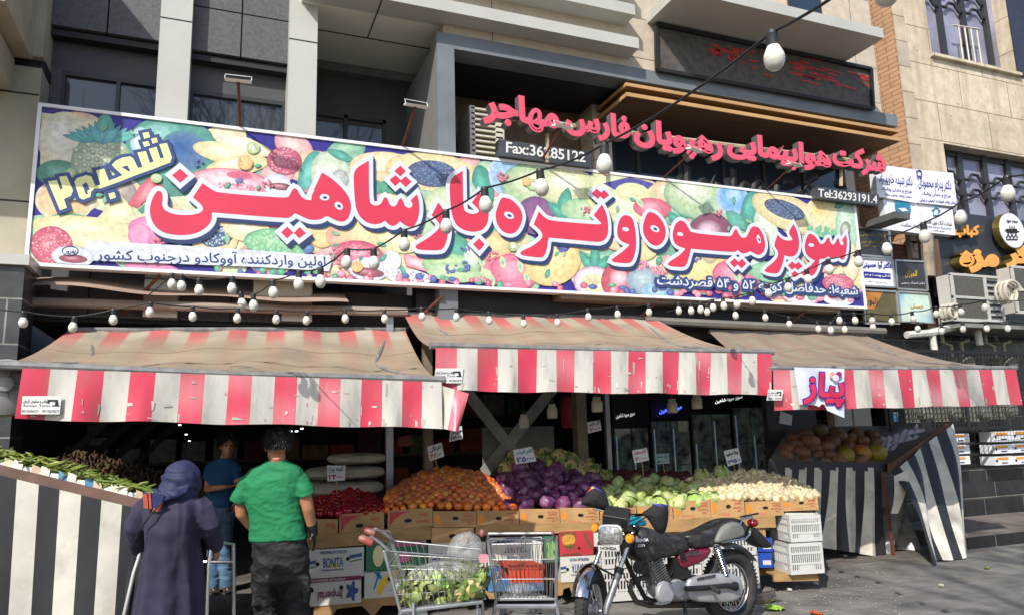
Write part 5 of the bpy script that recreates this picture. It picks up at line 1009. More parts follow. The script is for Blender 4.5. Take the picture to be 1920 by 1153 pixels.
# banana cartons, lower rows
def carton(label, u0, u1, v0, v1, dv, base, off=.02): return sbox('fruit_carton', label, u0, u1, v0, v1, base, off, .4, dv, 'printed fruit cartons', False)
def bonita(o, F, fl):
    ink(o, 'blue_print', BLU, [('BONITA', .27, .36, .63, .7, fl), ('PREMIUM PACK', .22, .82, .7, .93, fl), ('PREMIUM BANANAS', .25, .25, .65, .31, fl), [(0, .5), (.14, .53), (.14, .64), (0, .6)], [(.74, .62), (.97, .68), (.97, .8), (.74, .74)]], F)
    ink(o, 'sun_print', YLW, [[F and (.45+.12*math.cos(t), .36+(.1*math.sin(t))) for t in [i*.35 for i in range(10)]], ('CHIQUITITA', .36, .1, .56, .15, fl)][:1], F); ink(o, 'green_band', GRN, [[(.74, .5), (.97, .56), (.97, .6), (.74, .54)], [(0, .36), (.14, .4), (.14, .44), (0, .4)]], F); hole(o, F, .17, .5, .035, .07); hole(o, F, .71, .62, .035, .07)
o, F = carton('white banana carton with blue lettering the right way up, by the man in green', 577, 682, 1031, 1086, -7, CARDW); bonita(o, F, 0)
o, F = carton('white banana carton with purple lettering upside down, lowest by the man in green', 566, 677, 1086, 1138, -9, CARDW)
ink(o, 'purple_print', MAG, [('Imperial', .26, .2, .68, .6, 1), [(0, .84), (1, .84), (1, 1), (0, 1)]], F); ink(o, 'band_lettering', CARDW, [('PREMIUM BANANAS', .12, .87, .72, .96, 1)], lambda x, y, d=.006: F(x, y, .006)); ink(o, 'leaf_print', BLU, [[(.84+.09*math.cos(t)*(1+.3*math.cos(5*t)), .45+.3*math.sin(t)*(1+.3*math.cos(5*t))) for t in [i*.157 for i in range(40)]], [(.08+.07*math.cos(t)*(1+.3*math.cos(5*t)), .66+.16*math.sin(t)) for t in [i*.157 for i in range(40)]]], F); hole(o, F, .16, .58, .035, .09); hole(o, F, .66, .6, .035, .09)
o, F = carton('dark green banana carton with pink script, beside the blue lettered carton', 686, 801, 1020, 1073, -10, GRN)
ink(o, 'pink_script', PNKP, [('Bananas', .42, .74, .98, .97, 1)], F); ink(o, 'cream_print', mat('carton_cream', g('e2cfa0'), .6, var=.1), [[(.2+.09*math.cos(t), .55+.38*math.sin(t)) for t in [i*.45 for i in range(14)]]], F); ink(o, 'flower_print', PNKP, [[(.62+.11*math.cos(t), .45+.2*math.sin(t)) for t in [i*.45 for i in range(14)]]], F); ink(o, 'green_print', mat('carton_light_green', g('86b85c'), .6, var=.15), [[(.4, .05), (.48, .6), (.5, .75), (.54, .6), (.52, .05)], [(.55, .05), (.7, .2), (.85, .1), (.85, .02)]], F)
o, F = carton('white carton with a big yellow banana print, behind the cart', 683, 760, 1071, 1122, -6, CARDW)
ink(o, 'banana_print', YLW, [[(.3, .1), (.4, .12), (.5, .4), (.7, .7), (.98, .92), (.92, 1), (.6, .88), (.4, .62), (.3, .35)]], F); ink(o, 'blue_print', mat('carton_teal', g('2a7ca8'), .6, var=.1), [[(.22, .95), (.32, .95), (.45, .72), (.38, .66)], [(.34, .95), (.4, .95), (.25, .3), (.22, .35)], [(.6, .2), (.95, .42), (.95, .45), (.6, .23)]], F); hole(o, F, .62, .66, .06, .09)
o, F = carton('white carton with faint blue stripes behind the plastic bag', 803, 912, 1017, 1072, -4, CARDW); ink(o, 'blue_print', BLU, [[(.05, .6), (.25, .6), (.25, .66), (.05, .66)], [(.05, .45), (.2, .45), (.2, .5), (.05, .5)], [(.62, .75), (.8, .75), (.8, .85), (.62, .85)]], F)
o, F = carton('white and navy carton lettered upside down, behind the wire cart', 915, 1018, 1004, 1056, -2, CARDW); ink(o, 'navy_print', mat('carton_navy', g('2a3868'), .6, var=.1), [('YOU FIRST', .3, .45, .72, .66, 1), ('Produce', .36, .16, .62, .32, 1), [(.02, .78), (.35, .98), (.98, .98), (.98, .84), (.7, .97), (.4, .82)]], F)
o, F = carton('blue patterned carton behind the wire cart, under the navy lettered one', 915, 1020, 1057, 1104, -2, mat('carton_blue_pattern', g('4a78a8'), .6, var=.5, scale=14)); ink(o, 'white_print', CARDW, [[(.1, .2), (.14, .2), (.2, .8), (.16, .8)], [(.4, .3), (.46, .3), (.44, .8), (.4, .8)]], F)
o, F = carton('leafy green side of a carton beside the red pineapple carton', 1021, 1048, 1003, 1052, 0, GRN); ink(o, 'leaf_print', mat('carton_light_green', g('86b85c')), [[(.1, .2), (.3, .5), (.1, .8), (.5, .9), (.9, .6), (.6, .4), (.8, .1)]], F)
o, F = carton('red carton with a yellow pineapple print, left of the motorcycle headlight', 1050, 1113, 996, 1042, -3, CRED)
ink(o, 'pineapple_print', mat('carton_ochre', g('c8963c'), .6, var=.2, scale=20), [[(.27+.2*math.cos(t), .66+.26*math.sin(t)) for t in [i*.45 for i in range(14)]]], F); ink(o, 'leaf_print', mat('carton_olive', g('4c5c34'), .6, var=.2), [[(.1, .42), (.2, .4), (.16, .2), (.26, .36), (.3, .16), (.34, .36), (.46, .22), (.4, .4), (.5, .42), (.3, .5)], [(.7, .95), (.76, .95), (.96, .3), (.9, .28)], ('OKEBANS', .0, .86, .5, .98, 1), ('PREMIUM FRUIT', .05, .04, .6, .12, 1)], F); hole(o, F, .57, .3, .04, .06)
o, F = carton('white banana carton with upside-down blue lettering, by the front mudguard', 1052, 1128, 1043, 1091, -4, CARDW); bonita(o, F, 1)
o, F = carton('small white carton with teal and orange shapes behind the headlight', 1114, 1150, 994, 1024, -2, CARDW); ink(o, 'teal_print', _m['carton_teal'], [[(.2, .5), (.4, .9), (.5, .6)]], F); ink(o, 'orange_print', CORG, [[(.1, .1), (.4, .1), (.3, .4)]], F)
# timber skids between and below the boxes
PAL = mat('pallet_wood', g('a58355'), .8, var=.22, scale=6, stretch=(.4, 3, 3), dirt=g('6c5030'), dscale=4, damt=.4)
def skid(label, u0, u1, v0, v1, dv=0, off=.01, arch=False):
    a, b = PS(u0, v1, off), PS(u1, v1+dv, off); h = PS((u0+u1)/2, v0+dv/2, off).z-(a.z+b.z)/2; o = thing('wood_pallet', label, 'pallet', a, 'timber skids under the boxes')
    ex = b-a; n = sn
    for k in range(2):
        m = MB(); A = a-n*(.34*k); up_ = V((0, 0, h))
        if arch: pts = [A, A+ex*.16, A+ex*.2+up_*.45, A+ex*.42+up_*.55, A+ex*.5, A+ex*.54, A+ex*.6+up_*.5, A+ex*.85+up_*.45, A+ex*.9, A+ex, A+ex+up_, A+up_]
        else: pts = [A, A+ex, A+ex+up_, A+up_]
        m.prism(pts, -n*.03); m.build('stringer', PAL, o)
    for k in range(4):
        m = MB(); A = a-n*(.04+.1*k)+V((0, 0, h*.72)); m.prism([A, A+ex, A+ex-n*.08, A-n*.08], (0, 0, h*.24)); m.build('slat', PAL, o)
    return o
skid('timber skid under the tomato boxes, beside the man in green', 570, 722, 1004, 1030, -12)
skid('timber skid under the melon box at the oranges', 722, 808, 992, 1018, -8, arch=False)
skid('timber skid below the purple cabbages, behind the wire cart', 892, 1120, 984, 1003, -6)
skid('timber skid behind the motorcycle below the green cabbages', 1122, 1300, 976, 1000, -4)
skid('timber skid under the onion boxes, at the motorcycle seat', 1300, 1455, 970, 992, -4)
skid('arched timber skid on the ground beside the lettered cartons', 588, 800, 1126, 1158, -12, arch=True)
skid('timber skid on the ground behind the shopping cart', 800, 930, 1098, 1126, -4, arch=True)
skid('arched timber skid on the ground by the front wheel', 1046, 1100, 1090, 1116, -4, arch=True)
skid('short timber skid under the two stacked white crates', 1452, 1535, 1074, 1090, -2, .05)
# plastic crates
PLW = mat('white_plastic', g('c4c4c0'), .45, var=.06, dirt=g('a8a49a'), dscale=5, damt=.3); PLB = mat('black_plastic', (.018, .018, .019), .45, var=.15); PLBL = mat('blue_plastic', g('2446a4'), .4, var=.1); PLR = mat('red_plastic', g('c2462e'), .4, var=.1)
def crate(label, A, ex, ey, h, mt, group, nx=16, nz=3, name='plastic_crate'):
    o = thing(name, label, 'crate', A, group); m = MB(); n = ex.cross(ey).normalized()
    def side(p, e, nb, name_):
        m = MB(); d = e.normalized(); L_ = e.length; t = d.cross(V((0, 0, 1))).normalized()*.012; w = L_/nb*.42
        for k in range(nb+1): c = p+d*(L_*k/nb); hw = w*.5 if 0 < k < nb else w*1.1; c = c+d*(hw if k == 0 else -hw if k == nb else 0); m.prism([c-d*hw, c+d*hw, c+d*hw+V((0, 0, h)), c-d*hw+V((0, 0, h))], t)
        for k in range(nz+1):
            z = h*k/nz; hh = .018 if k in (0, nz) else .009; z = min(max(z, hh), h-hh); m.prism([p+V((0, 0, z-hh))-t*.15, p+e+V((0, 0, z-hh))-t*.15, p+e+V((0, 0, z+hh))-t*.15, p+V((0, 0, z+hh))-t*.15], t*1.3)
        q = p+e*.28; m.prism([q-t*.2, q+e*.44-t*.2, q+e*.44+V((0, 0, h*.28))-t*.2, q+V((0, 0, h*.28))-t*.2], t*1.3)
        m.build('side_wall', mt, o)
    side(A, ex, nx, 'front'); side(A+ex, ey, int(nx*.8), 'r'); side(A+ey, ex, nx, 'b'); side(A, ey, int(nx*.8), 'l')
    m = MB(); m.prism([A+V((0, 0, .01)), A+ex+V((0, 0, .01)), A+ex+ey+V((0, 0, .01)), A+ey+V((0, 0, .01))], (0, 0, .012)); m.build('base', mt, o); return o
def pxcrate(label, u0, u1, v0, v1, off, dep, mt, group, **k):
    a, b = PS(u0, v1, off), PS(u1, v1, off); h = PS(u0, v0, off).z-a.z; b.z = a.z; return crate(label, a, b-a, -sn*dep, h, mt, group, **k)
gC = 'white plastic crates'
pxcrate('lower of the two white crates stacked at the onion end', 1482, 1545, 1018, 1077, .1, .4, PLW, gC)
pxcrate('upper of the two white crates stacked at the onion end', 1482, 1541, 966, 1016, .1, .4, PLW, gC)
pxcrate('white crate standing behind the front wheel and engine, lower layer', 1128, 1222, 1068, 1128, 0, .4, PLW, gC); pxcrate('white crate behind the fork legs, upper layer', 1128, 1222, 1006, 1066, 0, .4, PLW, gC)
pxcrate('white crate behind the engine, lower layer', 1226, 1318, 1062, 1120, 0, .4, PLW, gC); pxcrate('white crate behind the side cover, upper layer', 1226, 1318, 1004, 1060, 0, .4, PLW, gC)
pxcrate('white crate seen through the rear wheel', 1322, 1424, 1046, 1108, .05, .4, PLW, gC); pxcrate('white crate behind the shock absorber', 1322, 1418, 996, 1044, .05, .4, PLW, gC)
for i, (a, b) in enumerate(((1062, 1034), (1032, 1006))):
    lb = ('lower', 'upper')[i]; o, F = sbox('blue_box', lb+' blue box beside the rear mudguard', 1421, 1449, b, a, PLBL, -.05, .4, 0, 'blue boxes', False); ink(o, 'label_print', CARDW, [[(.35, .2), (.9, .2), (.9, .5), (.35, .5)]], F)
o, F = sbox('cardboard_box', 'upright cardboard box behind the motorcycle rack', 1404, 1436, 972, 1005, CARD, -.02, .3, 0, None, False)
p = PZ(40, 1153, .26)
C_ = PZ(42, 1150, .27); Cx = PZ(140, 1112, .27); Cy = PZ(180, 1135, .27); e2 = Cx-C_; e1 = Cy-Cx
crate('upturned black plastic crate on the ground before the striped bean stall', V((C_.x, C_.y, 0)), V((e1.x, e1.y, 0)), V((e2.x, e2.y, 0)), .27, PLB, None, 14)
m = MB(); o = bpy.data.objects['plastic_crate.008'] if 'plastic_crate.008' in bpy.data.objects else None
m = MB()
for k in range(11): t = k/10; a = C_+e1*t; m.tube([a, a+e2], .006, 4)
for k in range(7): t = k/6; a = C_+e2*t; m.tube([a, a+e1], .006, 4)
m.build('lattice', PLB, [q for q in bpy.data.objects if q.get('label', '').startswith('upturned black')][0])

# produce
def lump(seed, amp, fr): return lambda d: 1+amp*noise.noise(d*fr+V((seed*7.1, 0, 0)))
def proto(name, rx, ry, rz, mts, fn=None, n=14, h=9, extra=None):
    ms = []
    for k in range(3):
        m = MB(); m.ell((0, 0, 0), (rx, ry, rz), None, n, h, fn(k) if fn else None)
        if extra: extra(m, k)
        me = m.mesh(name, True)
        for q in mts: me.materials.append(q)
        ms.append(me)
    return ms
def heap(name, label, cat, group, meshes, front, back, r, t0=0., t1=1., rows=None, maxn=290, seed=1, bulge=.0, cols=None, lay2=0.):
    rn = random.Random(seed)
    def interp(pts, off, x):
        us = [p[0] for p in pts]; k = 0
        u = us[0]+(us[-1]-us[0])*x
        while k < len(pts)-2 and u > pts[k+1][0]: k += 1
        f = (u-pts[k][0])/(pts[k+1][0]-pts[k][0]); return PS(u, pts[k][1]*(1-f)+pts[k+1][1]*f, -off)
    fp = lambda x: interp(front, t0, x); bp = lambda x: interp(back, t1, x)
    L_ = (fp(1)-fp(0)).length; Lb = sum((bp(x)-fp(x)).length for x in (.2, .5, .8))/3
    nr = rows or max(2, int(Lb/(r*1.62))); nc = cols or max(2, int(L_/(r*1.95))); cnt = 0; pts = []
    for j in range(nr+1):
        for i in range(nc+1):
            x = min(1, max(0, (i+(.5 if j % 2 else 0)+rn.uniform(-.12, .12))/nc)); t = min(1, max(0, (j+rn.uniform(-.15, .15))/nr))
            p = fp(x).lerp(bp(x), t)+V((0, 0, bulge*math.sin(math.pi*t)+rn.uniform(-.25, .25)*r-r*.35)); pts.append((t, p))
    pts.sort(key=lambda q: q[0])
    for t, p in pts[:maxn]:
        o = bpy.data.objects.new(name, rn.choice(meshes)); COL.objects.link(o); o.location = p; o.rotation_euler = (rn.uniform(-.9, .9), rn.uniform(-.9, .9), rn.uniform(0, 6.3)); s = rn.uniform(.76, 1.16); o.scale = (s*rn.uniform(.92, 1.06), s, s*rn.uniform(.86, 1.05)); tag(o, label, cat, group)
    return fp, bp
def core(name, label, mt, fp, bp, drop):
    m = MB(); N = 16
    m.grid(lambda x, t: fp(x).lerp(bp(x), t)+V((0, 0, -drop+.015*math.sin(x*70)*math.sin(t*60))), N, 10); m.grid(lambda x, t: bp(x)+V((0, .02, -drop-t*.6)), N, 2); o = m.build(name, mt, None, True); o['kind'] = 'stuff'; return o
FILM = .55
ORM = mat('orange_peel', g('e67a1a'), .32, var=.2, scale=30, bump=.15, bscale=120, coat=FILM, rand=.28, hue=.018, dirt=g('e8c8a4'), dscale=16, damt=.22)
TOM = mat('tomato_skin', g('a8161c'), .22, var=.15, scale=14, coat=.4, rand=.25, hue=.01)
PCB = mat('purple_cabbage_leaf', g('55244e'), .35, var=.4, scale=16, bump=.4, bscale=24, rand=.4, hue=.025, dirt=g('946888'), dscale=13, damt=.6)
GCB = mat('green_cabbage_leaf', g('94a656'), .5, var=.28, scale=12, bump=.55, bscale=20, rand=.28, hue=.03, dirt=g('d4d8a8'), dscale=11, damt=.6)
CAU = mat('cauliflower_curd', g('c4b07c'), .8, var=.22, scale=26, bump=.7, bscale=60, rand=.12); LEAF = mat('leaf_green', g('5c7c30'), .55, var=.3, scale=9)
ONI = mat('onion_skin', g('cdbf9a'), .38, var=.2, scale=18, rand=.24, hue=.02, dirt=g('b8935c'), dscale=8, damt=.45)
BEE = mat('beet_skin', g('54202a'), .6, var=.3, scale=20, rand=.25)
orm = proto('orange', .042, .042, .04, [ORM]); tm = proto('tomato', .04, .04, .034, [TOM], None, 14, 9, lambda m, k: m.ell((0, 0, .033), (.012, .012, .004), None, 6, 4))
def wraps(m, k):
    rn = random.Random(k+40); m.k = 1
    for q in range(4):
        Mr = Matrix.Rotation(rn.uniform(0, 6), 3, 'Z') @ Matrix.Rotation(rn.uniform(-.9, .9), 3, 'X'); ph = rn.uniform(0, 6)
        def wf(i, j): a = (i-.5)*1.5; e_ = -.2+j*1.35; r_ = .088*(1.03+.05*q/4+.10*max(0, j-.72)*3+.035*math.sin(i*17+ph)*j); return Mr @ V((math.cos(a)*math.cos(e_), math.sin(a)*math.cos(e_)*(1-.3*j), math.sin(e_)))*r_
        m.grid(wf, 10, 8)
    m.k = 0
    if k != 1: m.k = 2; m.ell((0, 0, -.08), (.02, .02, .012), None, 8, 5); m.k = 0
CUT = mat('cut_stem', g('c8c0a0'), .7, var=.2)
pcm = proto('purple_cabbage', .085, .085, .078, [PCB, mat('purple_outer_leaf', g('6a3a64'), .4, var=.4, scale=18, rand=.3, dirt=g('a58a9c'), dscale=10, damt=.5), CUT], lambda k: lump(k, .1, 2.2), 18, 12, wraps)
gcm = proto('green_cabbage', .082, .08, .072, [GCB, mat('green_outer_leaf', g('a8b878'), .5, var=.35, scale=20, rand=.25, hue=.03, dirt=g('8c7c6c'), dscale=9, damt=.5), CUT], lambda k: lump(k, .14, 2.4), 18, 12, wraps)
def florets(m, k):
    rn = random.Random(k); m.k = 0
    for i in range(26):
        t = rn.uniform(0, 6.28); z = rn.uniform(.05, 1); q = math.sqrt(1-z*z); m.ell((.068*q*math.cos(t), .068*q*math.sin(t), .056*z), .024, None, 7, 5)
    m.k = 1
    for i in range(7):
        t = i*.9; c, s = math.cos(t), math.sin(t); m.add([(.05*c, .05*s, -.05), (.1*c-.035*s, .1*s+.035*c, .0), (.112*c, .112*s, .03), (.1*c+.035*s, .1*s-.035*c, .0)], [(0, 1, 2, 3)])
    m.k = 0
cam_ = proto('cauliflower', .07, .07, .058, [CAU, LEAF], lambda k: lump(k, .1, 3), 14, 9, florets)
onm = proto('onion', .043, .043, .04, [ONI, mat('onion_root', g('8c7850'), .8)], lambda k: (lambda d: 1+(.3+.12*k)*max(0, d.z-.86)*5), 14, 10, lambda m, k: (setattr(m, 'k', 1), m.ell((0, 0, -.04), (.009, .009, .006), None, 6, 4), setattr(m, 'k', 0)))
bem = proto('beetroot', .055, .055, .05, [BEE], lambda k: lump(k, .14, 2))
STO = {}
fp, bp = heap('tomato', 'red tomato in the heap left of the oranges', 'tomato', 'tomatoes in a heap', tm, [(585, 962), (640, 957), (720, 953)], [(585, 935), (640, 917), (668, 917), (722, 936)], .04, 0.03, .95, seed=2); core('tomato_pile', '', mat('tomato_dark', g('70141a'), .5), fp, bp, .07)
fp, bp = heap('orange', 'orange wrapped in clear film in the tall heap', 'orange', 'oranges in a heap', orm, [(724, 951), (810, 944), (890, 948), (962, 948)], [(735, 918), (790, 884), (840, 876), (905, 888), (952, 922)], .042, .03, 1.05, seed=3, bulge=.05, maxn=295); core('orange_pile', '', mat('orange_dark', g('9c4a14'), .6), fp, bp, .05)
FLM = mat('produce_film', (.75, .7, .66), .12, var=.2, scale=14, alpha=.11, coat=.8, bump=1., bscale=26)
m = MB(); m.grid(lambda x, t: fp(x).lerp(bp(x), t)+V((0, 0, .05*math.sin(math.pi*t)+.028+.016*noise.noise(V((x*26, t*17, 2)))+.01*noise.noise(V((x*60, t*44, 5))))), 90, 60); tag(m.build('plastic_film', FLM, None, True), 'clear crinkled film over the heap of oranges', 'plastic film')
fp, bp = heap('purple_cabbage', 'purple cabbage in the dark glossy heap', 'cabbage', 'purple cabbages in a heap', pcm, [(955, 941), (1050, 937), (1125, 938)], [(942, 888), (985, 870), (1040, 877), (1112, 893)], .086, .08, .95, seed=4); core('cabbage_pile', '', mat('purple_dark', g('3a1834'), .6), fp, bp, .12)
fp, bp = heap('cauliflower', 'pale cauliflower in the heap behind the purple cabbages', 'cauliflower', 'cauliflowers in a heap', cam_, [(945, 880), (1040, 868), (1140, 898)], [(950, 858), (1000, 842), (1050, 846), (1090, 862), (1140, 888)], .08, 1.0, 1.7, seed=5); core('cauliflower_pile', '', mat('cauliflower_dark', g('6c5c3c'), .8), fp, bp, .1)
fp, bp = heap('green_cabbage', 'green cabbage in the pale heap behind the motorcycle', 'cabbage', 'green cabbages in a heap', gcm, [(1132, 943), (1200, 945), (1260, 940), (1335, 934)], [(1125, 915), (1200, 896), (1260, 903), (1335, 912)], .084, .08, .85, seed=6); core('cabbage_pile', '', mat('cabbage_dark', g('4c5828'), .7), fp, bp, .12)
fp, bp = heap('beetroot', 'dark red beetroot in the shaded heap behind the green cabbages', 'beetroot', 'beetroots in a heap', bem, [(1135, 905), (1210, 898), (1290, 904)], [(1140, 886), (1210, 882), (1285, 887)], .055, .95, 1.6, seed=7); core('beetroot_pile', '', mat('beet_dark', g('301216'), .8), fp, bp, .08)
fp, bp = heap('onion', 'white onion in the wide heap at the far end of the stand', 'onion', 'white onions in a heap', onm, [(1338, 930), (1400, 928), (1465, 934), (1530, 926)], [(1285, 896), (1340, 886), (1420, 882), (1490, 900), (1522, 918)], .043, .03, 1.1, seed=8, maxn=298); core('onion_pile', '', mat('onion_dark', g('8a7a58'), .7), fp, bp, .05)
for u, v, lb in ((1353, 887, 'green cabbage lying on top of the onions, nearer the fridges'), (1316, 893, 'green cabbage lying on the onions beside the beetroots')):
    o = bpy.data.objects.new('green_cabbage', gcm[1]); COL.objects.link(o); o.location = PS(u, v, -.95); tag(o, lb, 'cabbage')
m = MB(); a = PS(672, 966, .01); m.grid(lambda x, t: PS(668+55*x, 962-3*x, -.3*t)+V((0, 0, .012*math.sin(x*9+t*5))), 10, 4); tag(m.build('newspaper_sheet', CARDW, None, True), 'folded white paper lying on the tomato box', 'paper')

# price cards
def pcard(label, quad, Y, lines, stick=None, base=SGW):
    o = thing('price_card', label, 'price card', P(*quad[0], Y)); m = MB(); m.prism([P(*q, Y) for q in quad], (0, .004, 0)); m.build('card', base, o)
    bl, br, tr, tl = quad; f = lambda x, y: (bl[0]+(br[0]-bl[0])*x+(tl[0]-bl[0])*y, bl[1]+(br[1]-bl[1])*x+(tl[1]-bl[1])*y); by = {}
    for s, x0, y0_, x1, y1_, mk in lines: ptext(by.setdefault(mk.name, (MB(), mk))[0], s, f(x0, y0_), f(x1, y0_), f(x0, y1_), Y-.003, .002, .03)
    for mb, mk in by.values(): mb.build('lettering', mk, o)
    if stick: m = MB(); m.tube([P(*stick[0], Y+.012), P(*stick[1], Y+.012)], .007, 5); m.build('stick', mat('stick_wood', g('a88c60'), .8), o)
TEA = mat('teal_marker', g('2a8c8c'), .6, var=0); BLM = mat('blue_marker', g('34409c'), .6, var=0); RDM = mat('red_marker', g('c03a44'), .6, var=0); PKM = mat('pink_marker', g('c8386c'), .6, var=0)
pcard('price card for tomatoes, black and pink, on a stick in the tomato heap', [(614, 902), (647, 900), (648, 872), (613, 872)], 7.75, [('گوجه چراغ', .08, .5, .92, .92, INK), ('۲۴۰۰۰', .06, .08, .9, .42, PKM)], ((631, 900), (632, 926)))
pcard('tilted price card for tangerines standing above the oranges', [(806, 864), (833, 855), (828, 829), (801, 837)], 7.7, [('نارنگی', .1, .52, .9, .9, INK), ('۴۸۰۰۰', .1, .1, .9, .42, RDM)], ((816, 860), (822, 882)))
pcard('price card for red cabbage in teal and blue, above the purple cabbages', [(967, 870), (1006, 864), (997, 837), (962, 843)], 7.4, [('کلم قرمز', .12, .55, .9, .9, TEA), ('۲۵۰۰۰', .08, .1, .92, .45, BLM)], ((986, 868), (998, 890)))
pcard('price card hanging on the shelf post, above the cauliflowers', [(1103, 812), (1128, 806), (1125, 787), (1101, 791)], 7.6, [('گل کلم', .1, .5, .9, .9, INK), ('۷۰۰۰۰', .1, .1, .9, .42, RDM)])
pcard('price card for white cabbage in red, over the green cabbages', [(1190, 868), (1217, 862), (1213, 839), (1185, 844)], 7.2, [('کلم سفید', .1, .52, .9, .9, RDM), ('۲۰۰۰۰', .1, .1, .9, .42, RDM)], ((1204, 866), (1207, 900)))
pcard('small grey blue price card behind the green cabbages', [(1231, 870), (1256, 868), (1254, 849), (1228, 851)], 7.5, [('پیاز سفید', .1, .5, .9, .9, TEA), ('۳۰۰۰۰', .1, .1, .9, .4, INK)], ((1243, 868), (1246, 886)), mat('grey_card', g('9cb0b4'), .6))
pcard('price card for onions in black, standing in the onion heap', [(1365, 874), (1391, 866), (1384, 839), (1357, 845)], 7.2, [('پیاز سفید', .08, .52, .92, .9, INK), ('۳۹۵۰۰', .08, .1, .92, .42, BLM)], ((1376, 870), (1379, 886)))
pcard('price card half hidden by the torn awning corner', [(842, 828), (868, 822), (866, 798), (844, 805)], 7.9, [('خیار', .1, .5, .9, .9, INK), ('۱۷۰۰۰', .1, .1, .9, .42, INK)])
pcard('dim brown price card on the window bar above the sacks', [(748, 838), (777, 834), (774, 815), (747, 818)], 8.6, [('هویج', .2, .55, .8, .9, RDM), ('۳۲۰۰۰', .1, .1, .9, .42, RDM)], None, mat('brown_card', g('6c5040'), .7))

# left striped stall with green beans
DRW = mat('drape_white', g('ccc8bc'), .6, var=.12, dirt=g('8c8270'), dscale=3.2, damt=.7, bump=.05, bscale=9); DRB = mat('drape_black', (.022, .022, .026), .55, var=.2, scale=5); RWD = mat('rusty_board', g('6c5348'), .7, var=.25, scale=3, dirt=g('94786a'), dscale=5, damt=.4)
YL = 5.8; ST = thing('bean_stall', 'sloping street stall draped in black and white stripes, heaped with green beans', 'stall', P(135, 1100, YL))
bt = [P(-120, 842, YL), P(285, 940, YL)]; bb = [P(-120, 864, YL), P(285, 962, YL)]
m = MB(); m.prism([bb[0], bb[1], bt[1], bt[0]], (0, .04, 0)); m.build('side_board', RWD, ST)
edges = [28, 70, 110, 151, 190, 229, 272]; xs = [P(u, 950, YL).x for u in edges]; xs = [xs[0]-(.165)*k for k in (3, 2, 1)]+xs
for k in range(len(xs)-1):
    def dr(i, j, k=k):
        x = xs[k]+(xs[k+1]-xs[k])*i; f = (x-bb[0].x)/(bb[1].x-bb[0].x); zt = bb[0].z+(bb[1].z-bb[0].z)*f+.01
        return V((x-.06*j*(x+.6), YL-.012-.03*j+.02*math.sin(x*11)*j, zt*(1-j)+.03*j))
    m = MB(); m.grid(dr, 5, 12); m.build('drape', [DRB, DRW][k % 2], ST, True)
m = MB(); m.prism([bt[0]+V((0, .04, -.06)), bt[1]+V((0, .04, -.06)), bt[1]+V((0, 1.9, -.06)), bt[0]+V((0, 1.9, -.06))], (0, 0, .04)); m.build('tray', RWD, ST)
m = MB(); m.bx(bb[0].x, bb[1].x-.1, YL+.05, YL+1.85, .02, .9); m.build('tray_support', BLK, ST)
NL = thing('carton_lining', 'strip of printed carton flaps lining the board under the beans', 'lining', P(130, 890, YL)); cols_ = ['dfe4e6', '5c8cb0', 'd8d4c8', 'e4e0d4', '4c80a8', 'c8b89c', 'e0dcd0', 'd4ccb4', 'dcd8cc', 'e4e2dc', 'c0ac8c', 'd8d0c0']
m = MB()
for k in range(24):
    a, b = bt[0].lerp(bt[1], k/24), bt[0].lerp(bt[1], (k+1)/24); h = .03+.012*((k*7) % 3)
    m.add([a+V((0, .02, -.01)), b+V((0, .02, -.01)), b+V((0, .045, h)), a+V((0, .045, h+.008*((k*5) % 3-1)))], [(0, 1, 2, 3)], g(cols_[k % 12]))
m.build('flap', mat('flap_print', (1, 1, 1), .7, var=.2, scale=18, vcol=True), NL)
BNM = mat('bean_green', g('76863a'), .55, var=.25, scale=30, rand=.35, hue=.03); bm = []
for k in range(4):
    m = MB(); c = (.6, 1.2, -.8, .3)[k]; m.tube([V((.075*math.sin(t*c*.5)*.4, .085*t, .012*math.cos(t*2+k))) for t in (-1, -.85, -.5, 0, .5, .85, 1)], [.002, .006, .0078, .0082, .0078, .006, .0015], 6)
    me = m.mesh('green_bean', True); me.materials.append(BNM); bm.append(me)
rn = random.Random(21)
for i in range(290):
    f = .13+.87*rn.random(); t = rn.random()**1.5; b = bt[0].lerp(bt[1], f); wd_ = .13+.05*math.sin(f*9); p = b+V((0, .05+t*.42, .015+.055*math.sin(min(1, t*1.4+.15)*math.pi)*(1.1-.7*abs(f-.5))+rn.uniform(0, .022)))
    o = bpy.data.objects.new('green_bean', rn.choice(bm)); COL.objects.link(o); o.location = p; o.rotation_euler = (rn.uniform(-.5, .5), rn.uniform(-.4, .4), rn.gauss(-1.2, .7)); q_ = rn.uniform(.7, 1.15); o.scale = (q_*rn.uniform(.7, 1), q_, q_*rn.uniform(.7, 1)); tag(o, 'curved green bean in the heap on the striped stall', 'bean', 'green beans in a heap')
m = MB(); m.grid(lambda x, t: bt[0].lerp(bt[1], x)+V((0, .05+t*.45, .0+.055*math.sin(math.pi*min(1, t*1.2+.1))*(1.1-.7*abs(x-.5))+.012*math.sin(x*80)*math.sin(t*30))), 60, 8); o = m.build('bean_pile', mat('bean_dark', g('5a6a28'), .7, var=.3, scale=30), None, True); o['kind'] = 'stuff'
m = MB(); m.grid(lambda x, t: bt[0].lerp(bt[1], .35+.65*x)+V((.1*t, .5+t*1.2, -.05+.16*t+.05*noise.noise(V((x*40, t*16, 3)))+.03*noise.noise(V((x*110, t*45, 8))))), 120, 50); o = m.build('herb_pile', mat('herb_dark', g('4c3428'), .9, var=.5, scale=25, dirt=g('54602c'), dscale=6), None, True); o['kind'] = 'stuff'
FN = thing('wall_fan', 'grey ribbed fan housing hanging beside the awning end', 'fan', P(8, 725, 5.95)); c = P(10, 727, 5.95)
